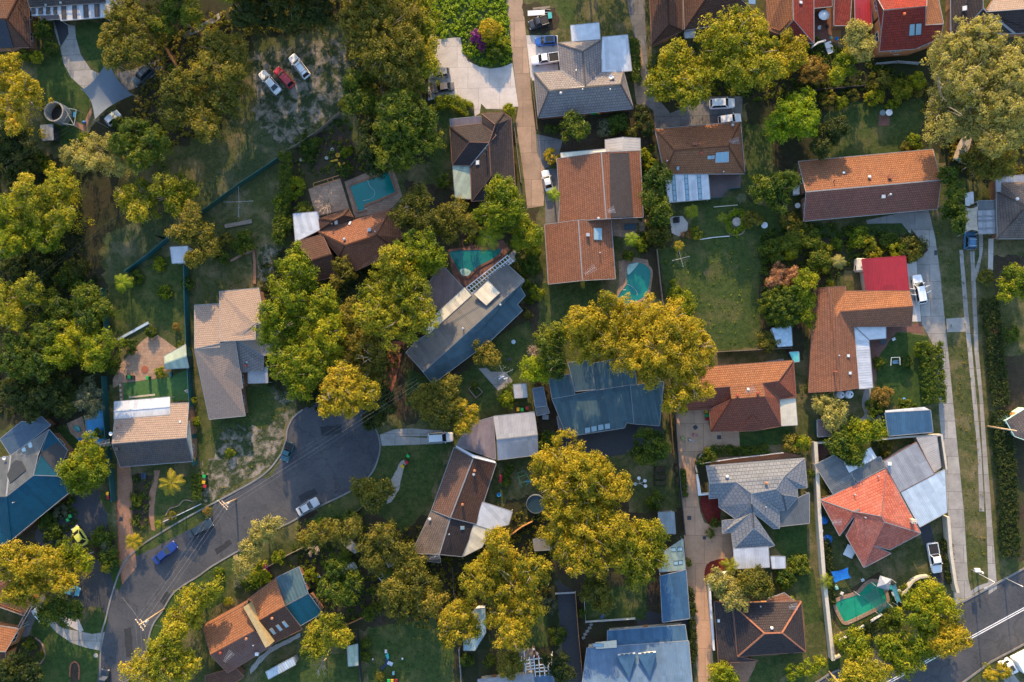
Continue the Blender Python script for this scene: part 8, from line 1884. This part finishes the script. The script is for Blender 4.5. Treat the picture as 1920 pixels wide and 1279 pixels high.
# ------------------------------------------------------------------ shrubs
SH = [
 ('purple', 1.9, 'purple-flowering bush beside the lit shrub in the wild field', 893, 70, 15), ('purple', 1.6, 'lower spill of the purple-flowering bush', 905, 88, 10), ('golden', 3, 'sunlit shrub right of the purple flowers', 920, 58, 22), ('green', 2, 'round green shrub below the sunlit one', 930, 98, 18), ('yel', 2.2, 'golden-green shrub right of the sunlit one', 942, 80, 14),
 ('yel', 2.0, 'round shrub at the top corner of the dark hipped house', 955, 208, 13), ('green', 1.8, 'left cypress beside the lane fence', 1028, 242, 9), ('green', 1.8, 'right cypress beside the lane fence', 1041, 243, 9), ('golden', 1.6, 'yellow shrub at the gravel corner of the lane', 1035, 293, 15), ('silver', 1.8, 'pale silver shrub below the mauve-grey eaves', 1135, 243, 18), ('green', 2.2, 'dark shrub left of the fibro pergola', 1160, 232, 20), ('olive', 2, 'olive shrub above the fibro pergola', 1185, 245, 15), ('dark', 2.4, 'dark shrub beside the shaded drive corner', 1205, 215, 18), ('dark', 2.4, 'dark shrub below the drive corner shrub', 1210, 238, 18), ('yel', 2, 'bright shrub between terracotta roof and orange patio', 1208, 290, 13), ('yel', 2, 'bright shrub beside the heating-mat roof', 1222, 310, 14),
 ('yel', 1.4, 'clipped round green shrub at the top of the square lawn', 1637, 184, 18), ('yel', 1.3, 'small clipped round shrub right of the larger one', 1673, 197, 11), ('yel', 1.6, 'clipped lime shrub left on the square lawn edge', 1576, 193, 13), ('olive', 2.2, 'olive shrub in the corner above the square lawn', 1552, 186, 16), ('olive', 2, 'dull shrub left of the clipped rounds', 1600, 180, 11), ('gum', 2.4, 'golden shrub under the great gum boughs', 1690, 170, 20), ('yel', 2.4, 'green shrub behind the golden one', 1720, 150, 16), ('olive', 2.6, 'olive shrub below the tall red house', 1650, 150, 18), ('yel', 1.2, 'ground shrub against the orange gabled roof', 1715, 268, 16), ('olive', 1.2, 'dry shrub at the gabled roof corner', 1700, 275, 11), ('lime', 2, 'lime shrub between the great gum limbs', 1805, 190, 16),
 ('green', 2.2, 'leafy shrub below the planted island', 1448, 470, 24), ('yel', 2.2, 'pale leafy shrub left of the dark round hedge', 1610, 445, 20), ('gum', 2.2, 'yellow shrub between two dark ones above the red garage', 1628, 455, 14), ('yel', 1.6, 'small green shrub left of the pale leafy one', 1568, 458, 12), ('yel', 2, 'gold shrub at the left of the drive corner', 1680, 470, 16), ('olive', 2.2, 'large gold-olive shrub at the drive corner', 1712, 468, 22), ('gum', 1.8, 'low gold shrub above the red garage roof', 1638, 474, 14), ('green', 2.4, 'mid-green shrub in the middle of the dense bed', 1485, 455, 24), ('green', 2.4, 'grey-green shrub right in the dense bed', 1520, 450, 22), ('olive', 2.4, 'olive shrub in the upper dense bed', 1500, 430, 20), ('yel', 2, 'bright-tipped shrub in the dense bed', 1480, 478, 12), ('green', 2.4, 'dark shrub at the bottom of the dense bed', 1535, 490, 22), ('gum', 2, 'golden shrub beside the cream palm', 1545, 470, 14), ('yel', 1.2, 'little shrub left of the orange wing roof', 1555, 532, 10),
 ('olive', 2, 'mauve-grey shrub beside the orange gable wall', 1480, 412, 16), ('gum', 2, 'bushy shrub right of the white paving square', 1305, 438, 12), ('pink', 1.2, 'small pink shrub at the white paving corner', 1287, 440, 10), ('olive', 2.4, 'olive shrub between the pool and white paving', 1235, 440, 22), ('green', 2.2, 'dark shrub above the olive one by the white paving', 1232, 415, 18), ('yel', 1.8, 'yellow shrub behind the tree fern', 1200, 460, 14), ('green', 1.2, 'low shrub below the tree fern', 1180, 478, 11), ('yel', 2, 'bright shrub alone on the open lawn', 1267, 548, 13), ('yel', 1, 'tiny bright shrub above the lone lawn shrub', 1263, 530, 6), ('yel', 2.4, 'round shrub at the edge of the golden gum', 1282, 575, 24), ('olive', 2, 'grey shrub beside the pale blue shed', 1440, 640, 20), ('olive', 2, 'sprawling shrub right of the planted island', 1410, 410, 18),
 ('yel', 1.4, 'round bright shrub on the paved yard', 300, 698, 11), ('orange', 1.5, 'round orange-tipped shrub in the lush lawn corner', 1653, 742, 20), ('green', 1.2, 'dark shrub left of the orange-tipped one', 1640, 765, 18), ('green', 1.2, 'shrub above the blue shed', 1700, 762, 16), ('green', 1.4, 'small shrub pair at the lush lawn centre', 1700, 677, 12), ('green', 1.2, 'round-edged shrub at the lush lawn left', 1650, 680, 12), ('yel', 1.4, 'gold-green shrub at the blue garage drive', 1730, 655, 16),
 ('yel', 1.4, 'yellow tree-shrub in the teal fenced yard', 311, 548, 15), ('green', 1.4, 'dark round shrub beside the banana clump', 257, 520, 14), ('green', 1.6, 'shrub at the dark teal fence', 353, 532, 14), ('yel', 1.2, 'leafy shrub in the fenced yard top', 300, 495, 14), ('orange', .8, 'small orange shrub in the fenced yard', 331, 613, 8), ('green', 1.0, 'dark shrub by the white-edged path', 284, 622, 12), ('green', 1.4, 'shrub left of the paved yard top', 245, 648, 16), ('green', 1.4, 'shrub strip on the left of the paved yard', 212, 690, 14), ('green', 1.2, 'shrub at the corner of the tan-grey wall', 345, 650, 12),
 ('green', 1.5, 'dark shrub on the narrow blue pool edge', 187, 812, 12), ('green', 1.2, 'clipped green shrub beside the brick driveway', 255, 938, 13), ('olive', .8, 'gold low shrub in the front bed', 323, 967, 10), ('orange', .8, 'rusty shrub by the street junction pole', 388, 959, 10), ('yel', .9, 'yellow shrub right of the patio roof', 363, 750, 6), ('yel', 1, 'bright shrub right of the tan gable', 367, 792, 11), ('silver', 1, 'silver shrub in the blue house garden', 115, 960, 16), ('green', 1.4, 'white-flowered shrub by the blue house', 85, 972, 20), ('green', 1.6, 'dark shrub left of the yellow hatchback', 100, 995, 18), ('silver', 1.4, 'pale round shrub right of the yellow hatchback', 200, 1025, 14), ('green', 1.6, 'grey-green shrub above the pale round one', 190, 1008, 20), ('green', 1.8, 'dark shrub above the brick driveway foot', 205, 1050, 20), ('green', 1.2, 'dark shrub in the round corner bed', 58, 1208, 14), ('green', 1.2, 'shrub at the round corner bed rim', 75, 1230, 10), ('green', 1.6, 'shrub left of the blue-house driveway', 120, 1020, 16),
 ('yel', 1.0, 'lone shrub on the worn grass slope', 431, 850, 10), ('green', 1.0, 'low shrub left of the gravel bed', 712, 915, 16), ('dark', 2.4, 'dark shrub at the head of the turning circle kerb', 575, 745, 22), ('yel', 2.4, 'bright shrub by the dry lawn sleeper', 525, 382, 14), ('yel', 2, 'lit shrub left of the timber deck', 555, 350, 20), ('green', 2.2, 'dark shrub left of the metal annexe', 540, 420, 18), ('green', 2, 'leafy shrub left of the deck corner', 572, 395, 18), ('green', 1.8, 'leafy shrub in the fenced slope garden', 455, 455, 20), ('green', 1.6, 'shrub at the foot of the sparse fence tree', 415, 480, 18), ('olive', 1.6, 'gold shrub on the slope above the tan roof', 425, 450, 14), ('green', 1.6, 'shrub among the rubble yard timber', 580, 275, 20), ('yel', 1.6, 'bright shrub right of the rubble yard', 650, 285, 12), ('green', 2, 'shrub left of the rectangular pool', 650, 320, 14), ('olive', 2.2, 'gold shrub under the dense tree', 645, 195, 12),
 ('green', 2.4, 'leafy shrub right of the white paving point', 992, 500, 22), ('yel', 2.4, 'gold shrub above the leafy white-paving shrub', 1000, 470, 16), ('yel', 2, 'bright shrub beside the long terracotta wing', 1008, 548, 15), ('green', 2, 'dark shrub below the bright wing shrub', 985, 530, 12), ('olive', 1, 'low flowers by the diagonal house wall', 990, 590, 10), ('green', 1.8, 'dark dense shrub left of the dark hipped roof', 830, 340, 14), ('green', 1.6, 'leafy shrub above the striped shed', 960, 735, 18), ('yel', 2.4, 'yellow shrub right of the clothesline square', 950, 750, 16), ('green', 1.2, 'planting in the raised lawn planter', 890, 722, 8), ('green', 1.4, 'shrub on the kerb fence of the lower lawn', 1028, 830, 20),
 ('magenta', .9, 'magenta flowers by the garden store', 500, 1066, 9), ('yel', 2, 'bright lime shrub behind the street fence', 525, 1045, 15), ('yel', 1.8, 'hedge-like shrub along the brown roof eave', 490, 1078, 22), ('green', 1.6, 'dark hedge shrub left along the brown roof eave', 468, 1092, 16), ('silver', 1.2, 'white-flowered bush by the garden store', 447, 1093, 11), ('yel', 1, 'lime shrub beside the brown verandah roof', 428, 1128, 9), ('yel', .9, 'small shrub on the street verge lawn', 410, 1073, 11), ('yel', 1.8, 'shrub in the dim garden by the white chair', 583, 1080, 14), ('yel', 2.2, 'gold bush at the kerb fence end', 600, 983, 12), ('green', 2, 'dark bush on the lower kerb fence', 660, 975, 18), ('green', 1.4, 'leafy row on the bottom lawn edge', 688, 1232, 12), ('green', 1.4, 'leafy bush beside the teal shed', 685, 1205, 11), ('green', 1.4, 'dark bush above the bottom lawn', 690, 1150, 14), ('green', 2, 'green tree-shrub right of the skylight roof tree', 648, 1200, 16), ('olive', .8, 'gold shrub beside the bottom bins', 713, 1270, 10), ('green', 1.2, 'flowered shrub right of the thin dark fence', 875, 1240, 14), ('green', 1.4, 'small palm-like shrub in the dark yard', 918, 1240, 12), ('green', 1.4, 'shrub left of the dark driveway strip', 1045, 1190, 18), ('silver', 1.4, 'silver bush at the top of the dark strip', 1030, 1135, 16), ('green', 1.4, 'shrub along the timber strip fence', 1090, 1150, 10), ('green', 1.4, 'dark round bush in the back garden', 1230, 940, 18), ('green', 1.2, 'weed bush by the black driveway', 1035, 835, 12),
 ('green', 1.4, 'white-flowered bush at the bend of the tan forecourt', 1332, 852, 14), ('green', 1.4, 'dark bush in the curved planter', 1315, 865, 10), ('yel', 2.2, 'bright bush at the twin wall corner', 1505, 832, 15), ('olive', 2, 'brown bush left of the bright wall-corner one', 1485, 830, 18), ('green', 1.4, 'bush in the narrow side passage', 1512, 728, 10), ('green', 1.6, 'dark bush at the top of the long cream wall', 1518, 890, 10), ('green', 1.6, 'spreading bush in the side yard of the pyramid roof', 1470, 1085, 20), ('green', 1.2, 'fern at the end of the white store', 1498, 1060, 20), ('green', 1.2, 'low bush on the red bark bed', 1330, 1000, 10), ('green', 1.0, 'small bush in the red bark corner', 1340, 980, 10), ('green', 1.0, 'bush by the lane drain grate', 1290, 1055, 8), ('green', 1.0, 'lime bush by the carport lane', 1300, 1145, 8), ('yel', 1.2, 'lime bush against the pyramid porch', 1482, 1125, 10), ('olive', 1.4, 'olive bush behind the ribbed roof', 1660, 838, 14), ('dark', 1.6, 'dark bush below the small brown shed', 1562, 860, 14), ('green', 2, 'dark bush in the bottom right garden bed', 1670, 1165, 20), ('dark', 1.4, 'dark bush by the pool balusters', 1625, 1175, 14), ('green', 1.2, 'low bush inside the curved cream wall', 1700, 1115, 18), ('orange', 1.6, 'orange-flowered patch on the flowering hedge', 1868, 690, 10), ('pink', 1.6, 'pale-flowered patch on the flowering hedge', 1862, 620, 9), ('olive', 2, 'gold bush at the top of the flowering hedge', 1848, 520, 14), ('green', 1.6, 'bush on the right lawn edge', 1895, 625, 16), ('gum', 1.8, 'dry bush by the box truck', 1850, 1252, 8),
 ('green', 2.2, 'dark leafy shrub below the striped white roof', 82, 55, 22), ('green', 2, 'leafy shrub left of the curved concrete path', 95, 90, 16), ('yel', 1.8, 'bright shrub above the golden edge gum', 70, 108, 14), ('green', 1.8, 'grey-green shrub right of the brown tiled roof', 45, 100, 16), ('yel', 2, 'sunlit shrub at the top of the orange fence', 325, 128, 10), ('lime', 2, 'vivid shrub by the asphalt path', 345, 20, 12), ('green', 1.8, 'shrub below the bins and pale car', 225, 232, 14), ('yel', 1.6, 'bright bush at the lawn tip below the tank', 160, 258, 12), ('green', 1.8, 'dark bush under the tank lean-to', 75, 300, 20), ('yel', 1.8, 'lit bush in the dark left scrub', 90, 310, 14), ('green', 2, 'dense bush at the left scrub middle', 130, 520, 26), ('dark', 2.4, 'dark bush at the left scrub edge', 80, 500, 28), ('dark', 2.2, 'dark bush below the streaked grass', 145, 505, 20), ('dark', 2.2, 'dark bush at the left margin', 30, 500, 26),
]
for k, h, lab, x, y, r in SH: shrub(k, lab, x, y, r, h)
# ------------------------------------------------------------------ low growth nobody could count
tile(2, 0); cover('ground_cover', 'bright weedy ground cover filling the wild field', pts('60,-120 712,-120 745,430 680,465 520,455 410,372 395,255 180,280'), 'weed', 2.8, .16, per=12)
tile()
cover('undergrowth', 'dim undergrowth beneath the left-hand trees', pts('-40,260 120,310 220,300 150,340 160,480 190,520 200,620 150,780 -40,780'), 'dark', 1.6, .5)
cover('undergrowth', 'undergrowth beneath the trees along the top path', pts('300,60 480,0 640,0 630,40 470,70 440,200 380,260 250,290 240,230'), 'olive', 1.5, .5)
cover('undergrowth', 'undergrowth beneath the shaggy top trees', pts('640,0 800,0 810,180 700,320 660,200'), 'olive', 1.2, .5)
cover('undergrowth', 'undergrowth beneath the trees above the turning circle', pts('490,480 640,460 820,440 760,640 710,780 590,770 500,720'), 'dark', 1.3, .5)
cover('undergrowth', 'undergrowth under the lower golden gums', pts('700,990 1030,950 1040,1110 870,1210 700,1140'), 'olive', 1.2, .45)
cover('undergrowth', 'undergrowth along the garden beds by the street', pts('560,980 680,960 720,1150 640,1170 540,1060'), 'green', 1.2, .45)
cover('undergrowth', 'undergrowth under the great corner gum', pts('1700,150 1920,100 1920,340 1800,320 1760,270'), 'olive', 1.5, .5)
cover('undergrowth', 'undergrowth in the dense bed by the open lawn', pts('1425,430 1560,420 1730,445 1725,490 1600,490 1530,560 1430,600'), 'green', 1.5, .4)
cover('undergrowth', 'undergrowth round the upper right tree line', pts('1210,110 1480,40 1640,120 1720,150 1560,180 1420,190 1380,180 1220,190'), 'green', 1.4, .4)
cover('undergrowth', 'undergrowth around the leafless garden trees', pts('545,255 650,215 705,340 690,330 560,330'), 'green', 1.0, .35)
cover('undergrowth', 'undergrowth round the kidney pool garden', pts('770,400 840,380 1000,420 1010,560 985,600 960,470 850,455'), 'green', 1.2, .4)
cover('undergrowth', 'low planting beside the blue house garden', pts('60,950 140,930 150,1010 90,1030'), 'green', 1.6, .5)
cover('undergrowth', 'low planting in the front garden beds', pts('245,895 285,895 280,960 275,995 248,985'), 'green', 1.4, .35)
cover('undergrowth', 'low planting by the right-hand yards', pts('1195,270 1225,275 1255,420 1245,470 1195,470'), 'green', 1.4, .4)
g_ = 'weeds and tufts scattered over the '
cover('lawn_tufts', g_+'open lawn below the striped patio', pts('1245,440 1430,450 1440,640 1345,650 1240,560'), 'yel', .35, .06, per=7, size=.16, cs=.3)
cover('lawn_tufts', g_+'field by the three parked cars', pts('250,420 370,360 440,300 480,120 640,50 660,200 530,290 380,400 250,500'), 'olive', .35, .07, per=7, size=.16, cs=.3)
cover('lawn_tufts', g_+'worn slope by the turning circle', pts('385,790 500,730 550,760 520,870 400,940'), 'olive', .5, .08, per=7, size=.16, cs=.3)
cover('lawn_tufts', g_+'bottom lawn', pts('695,1180 840,1160 850,1279 695,1279'), 'green', .35, .06, per=7, size=.16, cs=.3)
cover('lawn_tufts', g_+'dry lawn round the clothesline', pts('395,405 530,310 540,460 480,560 375,560'), 'olive', .6, .08, per=7, size=.16, cs=.3)
cover('lawn_tufts', g_+'right-hand verges', pts('1755,420 1800,440 1830,800 1850,1060 1815,1060 1790,700'), 'olive', .5, .07, per=7, size=.16, cs=.3)
